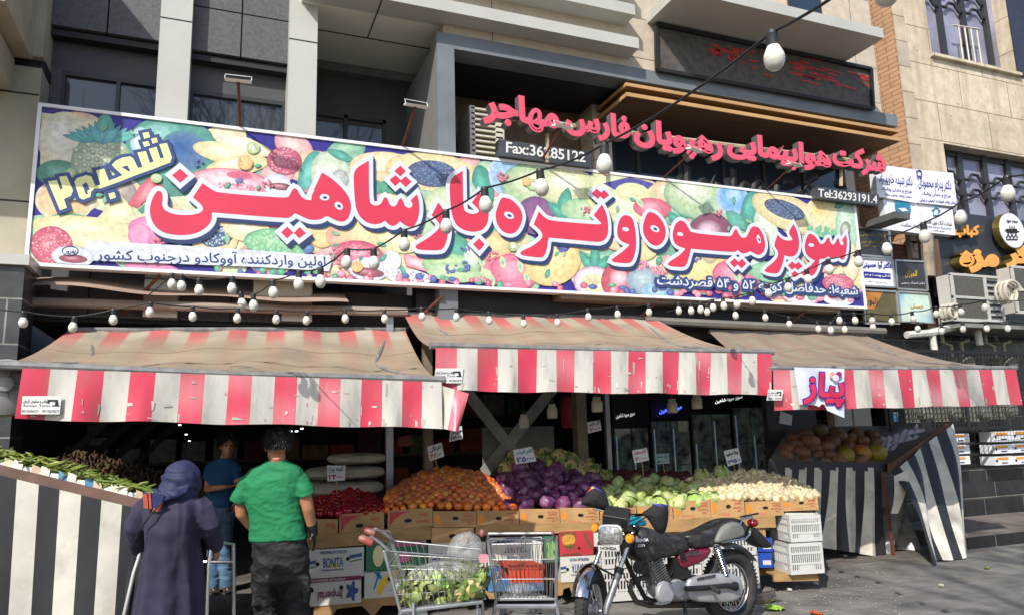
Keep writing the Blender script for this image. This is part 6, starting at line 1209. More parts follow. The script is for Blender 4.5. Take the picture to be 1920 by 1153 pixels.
m = MB(); m.lathe([(0, .12), (.1, .11), (.19, .05), (.2, 0), (.19, -.02), (.05, -.04)], c, (0.2, -1, .1), 24); m.build('shell', mat('fan_grey', (.3, .3, .29), .5, var=.15), FN, True)
m = MB(); m.lathe([(.05, .1), (.05, .16), (.03, .17)], c, (.2, -1, .1), 14)
for k in range(5): t = k*1.26; m.tube([c+V((.02, -.125, .01))+V((.05*math.cos(t), 0, .05*math.sin(t))), c+V((.0, -.09, .01))+V((.17*math.cos(t), 0.03, .17*math.sin(t)))], .008, 5)
m.build('hub', _m['fan_grey'], FN, True)

# pumpkin stall on the right
PSL = thing('pumpkin_stall', 'low bed draped in black and white stripes, carrying the pumpkins', 'stall', P(1560, 1020, 7.25)); Yp_ = 7.2
bd = [(1450, 0), (1481, 1), (1494, 0), (1499, 1), (1513, 0), (1526, 1), (1543, 0), (1557, 1), (1572, 0), (1588, 1), (1605, 0), (1622, 1), (1639, 0), (1652, 1), (1660, 0)]
bd = [(1440, 0), (1472, 1), (1485, 0), (1499, 1), (1513, 0), (1527, 1), (1541, 0), (1557, 1), (1572, 0), (1587, 1), (1604, 0), (1621, 1), (1638, 0), (1652, 0)]
for (u, c), (u2, _) in zip(bd, bd[1:]):
    def dr(i, j, u=u, u2=u2):
        uu = u+(u2-u)*i; k = -.16*(uu-1600)*(1-j)*.0; p = P(uu+4*math.sin(uu*.09+j*3)*j-(6*j if uu < 1600 else -2*j), 876+j*(1024+ (uu-1540)*.18-876), Yp_); return V((p.x, p.y+(.05*math.sin(uu*.11)+.025*math.sin(uu*.31+j*2))*j, p.z))
    m = MB(); m.grid(dr, 3, 12); m.build('drape', DRW if c else DRB, PSL, True)
m = MB(); m.prism([P(1440, 878, Yp_), P(1666, 884, Yp_), P(1664, 868, Yp_), P(1440, 862, Yp_)], (0, .04, 0)); m.build('front_board', DRB, PSL)
e0, e1_ = P(1664, 884, 7.15), P(1664, 868, 7.15); f0_, f1_ = P(1773, 815, 7.55), P(1771, 794, 7.55)
m = MB(); m.prism([e0, f0_, f1_, e1_], V((.03, -.03, 0))); m.build('side_board', mat('rust_plank', g('5c3c30'), .75, var=.25, scale=4, dirt=g('7c5c4c'), dscale=5), PSL)
m = MB(); q0, q1 = P(1440, 866, 7.25), P(1662, 876, 7.2); q2 = f1_+V((0, .05, -.05)); q3 = P(1480, 800, 8.3); m.prism([q0, q1, q2, q2+V((-.3, .8, .05)), q3], (0, 0, -.03)); m.build('bed', mat('bed_grey', (.12, .11, .1), .8), PSL)
m = MB(); m.tube([P(1655, 885, 7.12), P(1676, 1040, 7.1)], .02, 6); m.build('post', RUST, PSL)
RD = thing('striped_drape', 'loose black and white striped cloth hanging in folds over the stall end', 'cloth', PZ(1760, 1055, 0))
tl_, tr_ = P(1672, 884, 7.08), f1_+V((.05, -.08, 0)); bl_, br_ = PZ(1750, 1058, .02), PZ(1822, 1036, .02)
m = MB(); cs = [0, .1, .22, .34, .47, .6, .73, .86, 1]
for k in range(8):
    def dr(i, j, k=k):
        s = cs[k]+(cs[k+1]-cs[k])*i; p = tl_.lerp(tr_, s).lerp(bl_.lerp(br_, s), j); w = (.06*math.sin(s*8.5+j*2.6)+.02*math.sin(s*23+j*5))*math.sin(math.pi*min(.6, j*.55+.12)); return p+V((.45*w*j+.02*math.sin(j*6), -w-.1*j*(1-j), .012*math.sin(s*9)*j))
    m = MB(); m.grid(dr, 6, 24); m.build('stripe', DRB if k % 2 == 0 else DRW, RD, True)
m = MB(); m.grid(lambda i, j: P(1676-6*j+i*26*(1-.7*j), 892+j*70-i*14*(1-j), 7.0)+V((0, -.03*math.sin(j*3)-.04*i, 0)), 5, 8); m.build('turned_hem', DRW, RD, True)
m = MB(); m.grid(lambda i, j: P(1650+i*60, 930+j*108-10*i, 7.3)+V((0, .12*math.sin(i*7+j*4), 0)), 10, 10); tag(m.build('plastic_bag', mat('grey_film', (.3, .3, .3), .25, var=.3, scale=8, alpha=.6), None, True), 'crumpled grey plastic sheet stuffed under the pumpkin stall end', 'plastic sheet')
PUM = [mat('pumpkin_brown', g('74503a'), .6, var=.3, scale=9, rand=.3), mat('pumpkin_green', g('5c5a40'), .6, var=.3, scale=12), mat('pumpkin_orange', g('a87428'), .55, var=.25, scale=8), mat('pumpkin_mottled', g('8c7c2c'), .55, var=.5, scale=22)]
def pumpkin(k, fl, ribs):
    m = MB(); m.ell((0, 0, 0), (1, 1, fl), None, 40, 12, lambda d: 1-.1*abs(math.cos(math.atan2(d.y, d.x)*ribs/2))**.6*(1-d.z*d.z)-.25*max(0, abs(d.z)-.8)); m.tube([(0, 0, fl*.72), (.03, .02, fl*.95), (.1, .05, fl*1.1)], [.09, .06, .07], 6); me = m.mesh('pumpkin', True); me.materials.append(PUM[k]); return me
pk = [pumpkin(0, .68, 12), pumpkin(1, .75, 14), pumpkin(2, .8, 8), pumpkin(3, .9, 6)]
pl = [(1538, 806, .075, 1, 7.9, 'greyish green ribbed pumpkin, topmost of the pile'), (1575, 818, .08, 0, 7.8, 'brown ribbed pumpkin in the pile', 1), (1518, 828, .105, 0, 7.7, 0, 1), (1556, 830, .1, 0, 7.7, 0, 1), (1548, 838, .085, 0, 7.65, 0, 1), (1617, 826, .075, 0, 7.7, 0, 1), (1500, 850, .095, 0, 7.5, 0, 1), (1474, 853, .07, 0, 7.45, 0, 1), (1530, 855, .085, 0, 7.5, 0, 1), (1555, 853, .08, 0, 7.45, 0, 1), (1585, 855, .085, 3, 7.45, 'dull olive squash between the brown pumpkins and the orange one'), (1594, 840, .075, 0, 7.6, 0, 1), (1617, 848, .09, 2, 7.45, 'smooth orange pumpkin beside the mottled squash'), (1645, 849, .1, 3, 7.4, 'mottled yellow green squash at the open end of the pile'), (1480, 868, .06, 0, 7.35, 0, 1), (1510, 866, .07, 0, 7.35, 0, 1), (1545, 866, .07, 0, 7.35, 0, 1)]
pl += [(u_, v_, .085, 0, y_, 0, 1) for u_, v_, y_ in ((1490, 836, 7.75), (1535, 828, 7.85), (1592, 826, 7.85), (1565, 812, 7.95), (1605, 812, 7.95), (1510, 812, 7.95), (1640, 832, 7.75), (1570, 862, 7.38), (1610, 864, 7.38), (1525, 842, 7.65), (1580, 840, 7.7), (1488, 822, 7.9), (1478, 842, 7.6), (1635, 816, 7.95))]
for q in pl:
    u, v, r_, k, Y, lb = q[:6]; o = bpy.data.objects.new('pumpkin', pk[k]); COL.objects.link(o); o.location = P(u, v, Y); s = r_*1.4*rnd.uniform(.88, 1.1); o.scale = (s, s, s); o.rotation_euler = (rnd.uniform(-.6, .6), rnd.uniform(-.6, .6), rnd.uniform(0, 6))
    tag(o, lb if isinstance(lb, str) and len(q) == 6 else 'brown ribbed pumpkin in the pile under the awning', 'pumpkin', 'brown pumpkins in the pile' if len(q) > 6 else None)
m = MB(); m.grid(lambda i, j: P(1625+i*115-j*20, 862-i*46-j*18+5*math.sin(i*20+j*9), 7.5+.3*j+.1*i)+V((0, 0, .03*math.sin(i*33)*math.sin(j*21))), 34, 12); tag(m.build('paper_sheet', mat('grey_paper', (.34, .33, .35), .7, var=.25, scale=14), None, True), 'crumpled grey paper spread on the pumpkin bed', 'paper')

# ---------------- inside the shop ----------------
TAN = mat('tan_post', (.24, .19, .13), .6, var=.2); 
for u, w, lb, mt in ((1092, .07, 'tan square post beside the cauliflower card', TAN), (1141, .03, 'thin grey post by the fridge row', ALU), (731, .04, 'thin grey post above the white sacks', ALU), (804, .05, 'tan post behind the tangerine card', TAN)):
    p = P(u, 800, 8.4); m = MB(); m.bx(p.x-w, p.x+w, 8.4, 8.4+2*w, 0, 3.05); tag(m.build('post', mt), lb, 'post')
XB = thing('cross_brace', 'grey steel cross brace behind the cauliflowers', 'brace', P(950, 860, 8.55)); XM = mat('brace_grey', (.3, .29, .26), .7, var=.2)
for a, b, d in (((868, 725), (1010, 905), 0), ((1040, 725), (885, 915), .03)):
    p, q = P(*a, 8.55+d), P(*b, 8.55+d); n = (q-p).cross(V((0, 1, 0))).normalized()*.07; m = MB(); m.prism([p-n, q-n, q+n, p+n], (0, .025, 0)); m.build('diagonal', XM, XB)
m = MB(); m.bx(P(905, 850, 8.7).x, P(1040, 850, 8.7).x, 8.7, 8.72, .5, P(950, 800, 8.7).z); m.build('gusset', mat('brace_plate', (.2, .19, .17), .7, var=.2), XB)
SK = mat('sack_cloth', g('b8b0a0'), .8, var=.12, scale=5, bump=.3, bscale=30, dirt=g('8c8474'), dscale=4)
for i, (v0_, v1_, u0_, u1_, lb) in enumerate(((848, 872, 628, 726, 'topmost dusty white sack of the stack behind the tomatoes'), (872, 902, 583, 724, 'middle dusty white sack of the stack behind the tomatoes'), (900, 934, 585, 722, 'lowest dusty white sack of the stack behind the tomatoes'))):
    a, b = P(u0_, v1_, 8.0), P(u1_, v0_, 8.0); c = (a+b)/2+V((0, .3, 0)); m = MB(); m.ell(c, ((b.x-a.x)/2, .4, (b.z-a.z)/2*1.1), None, 28, 14, lambda d: (abs(d.x)**5+abs(d.y)**5+abs(d.z)**3)**(-.22)*(1+.05*noise.noise(d*4))); tag(m.build('sack', SK, None, True), lb, 'sack')
FG = mat('fridge_body', (.014, .014, .016), .4, var=.1); FGL = mat('glowing_fridge_glass', (.05, .065, .07), .06, var=.9, scale=7, spec=1., emit=.12, dirt=(.12, .17, .1), dscale=5, damt=.7); LED = mat('fridge_strip', (.5, .75, .95), .5, var=0, emit=.07)  # door glass itself glows faintly and mottled, imitating the lit interior and goods
fx = [P(u, 850, 10.3).x for u in (1150, 1222, 1300, 1378, 1448)]
lbf = ['black glass door fridge with a light strip, nearest the thin grey post', 'black glass door fridge under the blue lit sign', 'black glass door fridge behind the small grey price card', 'black glass door fridge beside the dark partition']
for k in range(4):
    o = thing('display_fridge', lbf[k], 'fridge', (fx[k], 10.3, 0), 'display fridges along the back'); a, b = fx[k]+.02, fx[k+1]-.02; ht = 1.55+.1*k
    m = MB(); m.bx(a, b, 10.34, 10.9, 0, 2.6); m.build('cabinet', FG, o); m = MB(); m.bx(a, b, 10.28, 10.34, ht+.15, 2.6); m.build('header', BLK, o); md = (a+b)/2
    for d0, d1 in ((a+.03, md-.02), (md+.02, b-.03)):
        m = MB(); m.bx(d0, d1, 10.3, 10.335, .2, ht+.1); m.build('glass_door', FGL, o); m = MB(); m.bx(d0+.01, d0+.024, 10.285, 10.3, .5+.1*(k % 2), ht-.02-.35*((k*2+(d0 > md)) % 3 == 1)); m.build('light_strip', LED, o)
    m = MB()
    for z in (.7, 1.05, 1.35): m.bx(a+.06, md-.05, 10.29, 10.3, z, z+.015); m.bx(md+.06, b-.05, 10.29, 10.3, z, z+.015)
    m.build('shelf_edge', mat('shelf_edge', (.16, .17, .18), .5), o)
LW = mat('lit_white', g('dfe2e4'), .5, var=0, emit=.5); LBU = mat('lit_blue', (.05, .08, .9), .5, var=0, emit=3.)
for lb, s, q, Y, mt in (('small white lettering on the fridge header by the grey post', 'سوپر میوه شاهین', ((1155, 786), (1190, 780), (1155, 776)), 10.26, LW), ('larger dim white lettering on the dark beam above the fridges', 'سوپر میوه شاهین', ((1341, 758), (1392, 748), (1341, 749)), 9.0, LW), ('blue lit lettering on the fridge header', 'میوه شاهین', ((1236, 777), (1278, 768), (1236, 766)), 10.2, LBU)):
    m = MB(); ptext(m, s, *q, Y, .004, .03); tag(m.build('shop_lettering', mt), lb, 'sign')
for i, (u, v, Y) in enumerate(((337, 796, 10.5), (349, 814, 11.5), (355, 826, 12.5), (545, 808, 9.6), (556, 808, 10.1), (566, 803, 10.5))):
    p = P(u, v, Y); m = MB(); m.box(p, (.03, .1, .015)); tag(m.build('ceiling_lamp', mat('lamp_white', (.85, .9, 1), .5, var=0, emit=2.5)), ('small lit ceiling lamp in the dark shop over the bean stall' if i < 3 else 'small lit ceiling lamp in the dark shop behind the man in green'), 'lamp', 'lit ceiling lamps over the beans' if i < 3 else 'lit ceiling lamps behind the man')
FE = thing('fire_extinguisher', 'dim red fire extinguisher on the wall behind the hanging lamps', 'fire extinguisher', P(1064, 805, 8.9)); p = P(1064, 802, 8.9); m = MB(); m.lathe([(.07, 0), (.08, .02), (.08, .34), (.05, .4), (.02, .42)], p, n=14); m.build('cylinder', CRED, FE, True); m = MB(); m.tube([p+V((0, 0, .4)), p+V((.02, 0, .47)), p+V((-.06, -.02, .48)), p+V((-.11, 0, .2))], .012, 6); m.build('hose', BLK, FE)
SHF = thing('wall_shelf', 'dark sloping produce racks in the depth of the shop over the bean stall', 'rack', P(150, 830, 10)); 
for k in range(4):
    m = MB(); p = P(100+k*48, 870, 9.5+k*.5); m.prism([p, p+V((.7, 0, .75)), p+V((.76, 0, .70)), p+V((.06, 0, -.05))], (0, .1, 0)); m.build('rack_arm', mat('rack_wood', (.035, .028, .024), .8), SHF)
for k in range(3): m = MB(); p = P(100, 870, 9.6); m.prism([p+V((.1+.2*k, 0, .1+.22*k)), p+V((.25+.2*k, 0, .1+.22*k)), p+V((.25+.2*k, 2, .1+.22*k)), p+V((.1+.2*k, 2, .1+.22*k))], (0, 0, .1)); m.build('bin', mat('bin_brown', (.07, .05, .035), .8, var=.5, scale=9), SHF)
for r_ in range(3):
    y_ = 14.9; SHV = thing('stock_shelf', ('lowest', 'middle', 'topmost')[r_]+' long shelf of stock on the back wall of the dark shop', 'shelf', (1, y_, .5+.75*r_)); m = MB(); m.bx(-2.2, 6.5, y_, 15.45, .5+.75*r_, .55+.75*r_); m.build('board', mat('shelf_board', (.16, .12, .08), .7), SHV); rn = random.Random(r_)
    for k in range(16):
        x = -2.1+k*.53; m = MB(); m.bx(x, x+rn.uniform(.36, .5), y_+.02, 15.4, .551+.75*r_, .55+.75*r_+rn.uniform(.22, .5)); c_ = rn.choice(['8c6c40', 'b49870', '5c7838', 'a04828', 'c8b070', '6c3838', 'a8a49c']); m.build('stock', mat('stock_'+c_, g(c_), .7, var=.3, scale=9), SHV)
# litter
for i, (u, v, c, s, lb) in enumerate(((1450, 1140, '8fb83c', .09, 'torn bright green leaf on the paving behind the rear tyre'), (1430, 1125, 'a8c44c', .1, 'pale green leaf lying against the rear tyre'), (1530, 1150, 'a8502c', .06, 'orange brown scrap on the paving'), (1530, 1094, 'd8d4c4', .035, 'white paper scrap by the timber skid'), (1585, 1042, 'c8c0ac', .03, 'pale scrap on the paving before the striped stall'), (1850, 1065, '6c7c3c', .03, 'small leaf on the paving by the loose cloth'), (1480, 1106, 'd0ccc0', .03, 'white crumb on the paving right of the crates'), (1765, 1098, 'c0b8a0', .025, 'tiny pale scrap in the open paving'))):
    p = PZ(u, v, .012); m = MB(); m.grid(lambda x, t: p+V(((x-.5)*2.4*s*math.sin(math.pi*min(.95, t+.1)), (t-.5)*2*s, .012*math.sin(x*9+t*6)+.008)), 6, 6); tag(m.build('leaf_scrap', mat('scrap_'+c, g(c), .6, var=.25, scale=30), None, True), lb, 'litter')
m = MB(); rn = random.Random(5)
for i in range(420):
    u = rn.uniform(1420, 1700); v = rn.uniform(1060, 1153); p = PZ(u, v, .006); s = rn.uniform(.004, .012); a = rn.uniform(0, 6); m.add([p+V((s*math.cos(a+k*1.6), s*math.sin(a+k*1.6), rn.uniform(0, .006))) for k in range(4)], [(0, 1, 2, 3)])
o = m.build('litter', mat('litter_pale', (.4, .36, .28), .8, var=.4, scale=60)); o['kind'] = 'stuff'
# ---------------- shopping carts ----------------
CHR = mat('chrome_wire', (.5, .5, .49), .3, metal=.85, var=.2, scale=9); GRM = mat('galvanised', (.42, .45, .48), .4, metal=.7, var=.2, scale=5)
PINKP = mat('faded_red_plastic', g('8c403c'), .5, var=.25, dirt=g('a08480'), dscale=12, damt=.7)
def wireface(m, a, b, c, d, nx, ny, r=.003):
    """a b along the top, d c along the bottom"""
    for i in range(nx+1): t = i/nx; m.tube([a.lerp(b, t), d.lerp(c, t)], r, 4)
    for j in range(ny+1): t = j/ny; m.tube([a.lerp(d, t), b.lerp(c, t)], r*(1.9 if j in (0, ny) else 1.1), 5)
def cart(label, near, far, nx, ny, ne, loc):
    o = thing('shopping_cart', label, 'shopping cart', loc); 
    m = MB(); wireface(m, *near, nx, ny); m.build('near_side', CHR, o); m = MB(); wireface(m, *far, nx, ny); m.build('far_side', CHR, o)
    m = MB(); wireface(m, near[0], far[0], far[3], near[3], ne, ny); m.build('end_panel', CHR, o); m = MB(); wireface(m, near[1], far[1], far[2], near[2], ne, ny); m.build('end_panel', CHR, o)
    m = MB(); wireface(m, near[3], near[2], far[2], far[3], nx, ne); m.build('basket_floor', CHR, o); return o
def caster(o, p, r=.055):
    m = MB(); m.lathe([(r, -.015), (r, .015)], p+V((0, 0, r)), (1, .3, 0), 16); w = m.build('wheel', BLK, o, True); m = MB(); m.box(p+V((0, .0, r*1.8)), (.05, .05, r*1.6)); m.build('fork', GRM, w)
Dn, Df = 5.35, 5.85
nr = (PD(719, 1032, Dn), PD(906, 1046, Dn+.15), PD(911, 1122, Dn+.15), PD(750, 1142, Dn)); fr_ = (PD(733, 1013, Df), PD(908, 1030, Df), PD(908, 1104, Df), PD(768, 1120, Df))
K1 = cart('wire shopping cart full of cauliflower leaves and clear plastic bags', nr, fr_, 15, 4, 7, (nr[3].x, nr[3].y, 0))
m = MB()
for a, b, D in (((683, 1012), (728, 1031), Dn), ((690, 996), (738, 1013), Df)):
    p, q = PD(*a, D), PD(*b, D); m.tube([q, q.lerp(p, .35)+V((0, 0, .03)), p.lerp(q, .3)+V((0, 0, .045)), p], .011, 6)
m.tube([PD(735, 1014, Df), PD(731, 996, Df-.1), PD(700, 993, Df)], .008, 6); m.build('handle', CHR, K1, True)
for (u, v, D, u2, v2) in ((676, 1008, Dn, 698, 1018), (686, 994, Df, 703, 1000)):
    p, q = PD(u, v, D), PD(u2, v2, D); d = (q-p).normalized(); m = MB(); m.tube([p-d*.015, p, p.lerp(q, .5), q, q+d*.01], [.01, .026, .031, .028, .016], 10); m.build('grip', PINKP, K1, True)
for D, (a, b) in ((Dn, ((720, 1032), (752, 1150))), (Df, ((735, 1016), (772, 1130)))):
    m = MB(); m.tube([PD(*a, D), PD(*b, D)], .013, 6); m.build('frame_upright', GRM, K1, True)
m = MB(); q_ = [PZ(748, 1152, .24), PZ(806, 1148, .24), PZ(812, 1142, .24), PZ(752, 1142, .24)]
m.prism([PD(749, 1143, Dn), PD(800, 1139, Dn+.05), PD(803, 1160, Dn+.05), PD(745, 1165, Dn)], (0, .02, 0)); m.tube([PD(750, 1146, Dn), PD(905, 1128, Dn+.12)], .014, 6); m.tube([PD(770, 1125, Df), PD(908, 1108, Df)], .014, 6); m.build('chassis', GRM, K1)
for (u, D) in ((775, Dn), (790, Df), (895, Dn+.15), (905, Df)): p = PD(u, 1130, D); caster(K1, V((p.x, p.y, 0))); m = MB(); m.tube([V((p.x, p.y, .1)), p], .012, 6); m.build('leg', GRM, K1)
m = MB(); p = PD(906, 1046, Dn+.13); m.box(p, (.05, .05, .055)); m.build('corner_cap', mat('pink_cap', g('d8909c'), .5), K1)
FILMM = mat('clear_film', (.62, .62, .6), .12, var=.25, scale=11, alpha=.26, coat=.5, bump=.9, bscale=14)
def pillow_px(outline, D, th, seed=0, amp=.12, steps=5):
    q = [PD(u, v, D) for u, v in outline]; c = sum(q, V())/len(q); n = (c-CAM).normalized(); m = MB(); rings = []
    for k in range(-steps, steps+1):
        t = k/steps; s = math.sqrt(max(0.0, 1-abs(t)**2.2)); s = max(s, .03); rings.append([c+(p-c)*s*(1+amp*noise.noise(p*6+V((seed, t*2, 0))))+n*(th*t) for p in q])
    m.loft(rings); return m
def bag(name, label, outline, D, th, seed, cat='plastic bag'):
    m = pillow_px(outline, D, th, seed, .3); o = m.build(name, FILMM, None, True); mods(o, ('SUBSURF', dict(levels=2)))
    for v in o.data.vertices: v.co += V((0, 0, 0))+o.data.vertices[v.index].normal*(.022*noise.noise(v.co*22)+.012*noise.noise(v.co*55))
    smoothall(o); return tag(o, label, cat)
bag('plastic_bag', 'clear plastic bag bulging out of the top of the cart', [(838, 1048), (842, 1020), (856, 1003), (876, 996), (895, 1002), (906, 1022), (904, 1045), (870, 1052)], 5.62, .16, 3)
bag('plastic_bag', 'clear crumpled plastic bag filling the middle of the cart', [(748, 1110), (760, 1075), (800, 1052), (850, 1050), (900, 1055), (902, 1100), (850, 1118), (790, 1128)], 5.6, .14, 5)
LFM = mat('waste_leaf', g('7c8c4c'), .55, var=.4, scale=12, rand=.4, hue=.03, dirt=g('c8c898'), dscale=9, damt=.6)
def leafmesh(k):
    rn = random.Random(k); m = MB(); m.grid(lambda x, t: V(((x-.5)*.12*math.sin(math.pi*(.12+.8*t)), (t-.5)*.17, .025*math.sin(x*7+t*4+k)+.05*(x-.5)**2*4*.3+.02*math.sin(t*9+k))), 6, 8); me = m.mesh('cauliflower_leaf', True); me.materials.append(LFM); return me
lm = [leafmesh(k) for k in range(5)]; rn = random.Random(9)
c8 = nr[3], nr[2], fr_[2], fr_[3]
for i in range(95):
    a, b = rn.random(), rn.random(); p = c8[0].lerp(c8[1], a).lerp(c8[3].lerp(c8[2], a), b)+V((0, 0, .02+.15*rn.random())); o = bpy.data.objects.new('cauliflower_leaf', rn.choice(lm)); COL.objects.link(o); o.location = p; o.rotation_euler = (rn.uniform(-1.5, 1.5), rn.uniform(-1, 1), rn.uniform(0, 6)); tag(o, 'limp green cauliflower leaf in the waste heap of the shopping cart', 'leaf', 'cauliflower leaves in the cart')
for i, (u, v) in enumerate(((762, 1118), (884, 1105), (858, 1114))): o = bpy.data.objects.new('cauliflower', cam_[i]); COL.objects.link(o); o.location = PD(u, v, 5.5); o.rotation_euler = (.5, .6*i, 1); tag(o, ('trimmed cauliflower at the handle end of the cart', 'pale cauliflower with green leaves at the front of the cart', 'trimmed cauliflower low in the middle of the cart')[i], 'cauliflower')
# second cart, seen from its end
Dn, Df = 5.65, 6.2
nr = (PD(913, 1012, Dn), PD(1041, 1010, Dn), PD(1040, 1122, Dn), PD(930, 1122, Dn)); fr_ = (PD(922, 1020, Df), PD(1018, 1018, Df), PD(1008, 1112, Df), PD(948, 1112, Df))
K2 = cart('narrow wire shopping cart seen from its end, a red basket inside', nr, fr_, 15, 3, 7, (nr[3].x, nr[3].y, 0))
m = MB(); a, b = PD(916, 1000, Dn-.05), PD(1036, 999, Dn-.05); m.tube([a, b], .011, 8); m.tube([a, PD(914, 1014, Dn)], .009, 6); m.tube([b, PD(1040, 1012, Dn)], .009, 6); m.build('handle', CHR, K2, True)
for (u, v, s) in ((904, 999, .024), (1036, 999, .015)): m = MB(); m.ell(PD(u, v, Dn-.05), (s, s, s*1.3), None, 10, 8); m.build('handle_end', PINKP, K2, True)
m = MB(); m.tube([PD(978, 1020, Dn-.03), PD(976, 1008, Dn-.05), PD(984, 1003, Dn-.05), PD(988, 1012, Dn-.05), PD(984, 1022, Dn-.03)], .004, 5); m.build('hook', CHR, K2)
for a, b in (((1043, 1004), (1043, 1125)), ((914, 1010), (931, 1124))): m = MB(); m.tube([PD(*a, Dn-.01), PD(*b, Dn-.01)], .012, 6); m.build('frame_upright', GRM, K2)
m = MB(); m.tube([PD(929, 1124, Dn), PD(1040, 1123, Dn)], .008, 6); m.tube([PD(930, 1136, Dn), PD(1042, 1136, Dn)], .018, 6); m.tube([PD(930, 1124, Dn), PD(924, 1160, Dn), PD(920, 1200, Dn)], .013, 6); m.tube([PD(1042, 1120, Dn), PD(1048, 1160, Dn), PD(1052, 1200, Dn)], .013, 6); m.tube([PD(970, 1155, Dn), PD(1040, 1155, Dn)], .014, 6); m.build('chassis', GRM, K2, True)
for u, D in ((922, Dn), (1050, Dn), (945, Df), (1010, Df)): p = PD(u, 1180, D); caster(K2, V((p.x, p.y, 0)))
a, b = PD(954, 1092, 5.85), PD(1022, 1092, 5.85); h = PD(988, 1058, 5.85).z-a.z
rb = thing('plastic_basket', 'orange red plastic basket hanging inside the narrow wire cart', 'basket', a); ex = b-a
for k, (p, q, t) in enumerate(((a, b, V((.02, .22, 0))), (a+V((.02, .22, 0)), b+V((.02, .22, 0)), V((0, 0, 0))))): m = MB(); m.prism([p+ex*.03, q-ex*.03, q+V((0, 0, h*.8)), p+V((0, 0, h*.8))], (0, .012, 0)); m.build('wall', PLR, rb)
m = MB(); m.prism([a+V((0, -.012, h*.78)), b+V((0, -.012, h*.78)), b+V((0, -.012, h)), a+V((0, -.012, h))], (0, .26, 0)); m.build('rim', PLR, rb)
for k in range(9): m = MB(); p = a+ex*(.08+.105*k); m.prism([p+V((0, -.014, .02)), p+ex*.015+V((0, -.014, .02)), p+ex*.015+V((0, -.014, h*.76)), p+V((0, -.014, h*.76))], (0, .014, 0)); m.build('rib', PLR, rb)
m = MB(); m.ell(PD(978, 1105, 5.9), (.14, .1, .075), None, 20, 10, lump(3, .25, 3)); tag(m.build('plastic_bag', FILMM, None, True), 'white plastic bag lying under the red basket', 'plastic bag')

# ---------------- motorcycle ----------------
MC = thing('motorcycle', 'black and maroon motorcycle with knitted handlebar mitts parked before the stand', 'motorcycle', (3.4, 4.95, 0))
RA = PD(1369, 1099, 6.1); FA = PD(1110, 1144, 5.4); hd = V((FA.x-RA.x, FA.y-RA.y, 0)).normalized(); nl = V((-hd.y, hd.x, 0)); nl = nl if nl.dot(CAM-RA) > 0 else -nl
def PB(u, v, off=0.): return PL(u, v, RA+nl*off, nl)
z5_ = zz((1070, 890), 4.382); z6_ = zz((1240, 940), 5.414)
RUB = mat('tyre_rubber', (.022, .022, .023), .8, var=.3, scale=20, dirt=(.12, .1, .08), dscale=7, damt=.25); CHM = mat('chrome', (.62, .63, .64), .14, metal=1., var=.06); ALM = mat('engine_alloy', (.36, .37, .38), .38, metal=.8, var=.2, scale=12, dirt=(.12, .11, .1), dscale=9, damt=.5); BKP = mat('black_frame', (.014, .014, .015), .4, var=.2); VIN = mat('black_vinyl', (.018, .018, .02), .42, var=.35, scale=9, bump=.25, bscale=22, dirt=(.2, .2, .2), dscale=16, damt=.3); MAR = mat('maroon_paint', g('6c1530'), .25, var=.06, coat=.5); SILV = mat('silver_paint', (.42, .43, .45), .4, metal=.35, var=.15, scale=5, dirt=(.2, .19, .18), dscale=8, damt=.4); AMB = mat('amber_lens', g('e08a10'), .12, var=.15, scale=40, coat=.6); KNIT = mat('knit_black', (.014, .014, .016), .9, var=.4, scale=50)
def torus(m, c, ax, R0, r0_, n=40, k=10, sx=1.):
    ax = ax.normalized(); a = V((0, 0, 1)); a = (a-ax*a.dot(ax)).normalized(); b = ax.cross(a)
    rings = []
    for i in range(n+1):
        t = 2*math.pi*i/n; d = a*math.cos(t)+b*math.sin(t); rings.append([c+d*(R0+r0_*math.cos(s))+ax*(r0_*sx*math.sin(s)) for s in [2*math.pi*j/k for j in range(k)]])
    m.loft(rings, False)
def wheel(name, c, ax, rad, wd):
    w = bpy.data.objects.new(name, None); COL.objects.link(w); w.location = c; bpy.context.view_layer.update(); attach(w, MC); w.matrix_parent_inverse = Matrix.Translation(-MC.location)
    m = MB(); torus(m, c, ax, rad-.052, .052, 48, 12, wd)
    a = V((0, 0, 1)); b = ax.cross(a)
    for i in range(60):
        for s in (-1, 1): t = 2*math.pi*(i+.5*(s > 0))/60; d = a*math.cos(t)+b*math.sin(t); e = -a*math.sin(t)+b*math.cos(t); m.box(c+d*(rad-.004)+ax*(.018*s), (.012, .03, .012), Matrix((e, ax, d)).transposed())
    m.build('tyre', RUB, w, True)
    m = MB(); torus(m, c, ax, rad-.108, .012, 48, 8, 1.9); m.build('rim', CHM, w, True)
    m = MB()
    for i in range(36): t = 2*math.pi*i/36; s = 1 if i % 2 else -1; t2 = t+.5*(1 if i % 4 < 2 else -1); m.tube([c+ax*(.03*s)+(a*math.cos(t2)+b*math.sin(t2))*.06, c+(a*math.cos(t)+b*math.sin(t))*(rad-.11)], .0022, 4)
    m.build('spokes', CHM, w)
    m = MB(); m.lathe([(.02, -.08), (.02, -.06), (.068, -.05), (.068, .05), (.02, .06), (.02, .08)], c, ax, 20); m.build('hub', ALM, w, True); return w
wheel('rear_wheel', RA, nl, RA.z, 1.)
fh = (Matrix.Rotation(R(36), 3, 'Z') @ hd); fh = fh if fh.dot(CAM-FA) > hd.dot(CAM-FA) else Matrix.Rotation(R(-36), 3, 'Z') @ hd; fl_ = V((-fh.y, fh.x, 0)); fl_ = fl_ if fl_.dot(CAM-FA) > 0 else -fl_
FA = V((FA.x, FA.y, min(FA.z, .3))); wheel('front_wheel', FA, fl_, FA.z, .95)
def part(name, mb, mt, smooth=True, parent=MC): return mb.build(name, mt, parent, smooth)
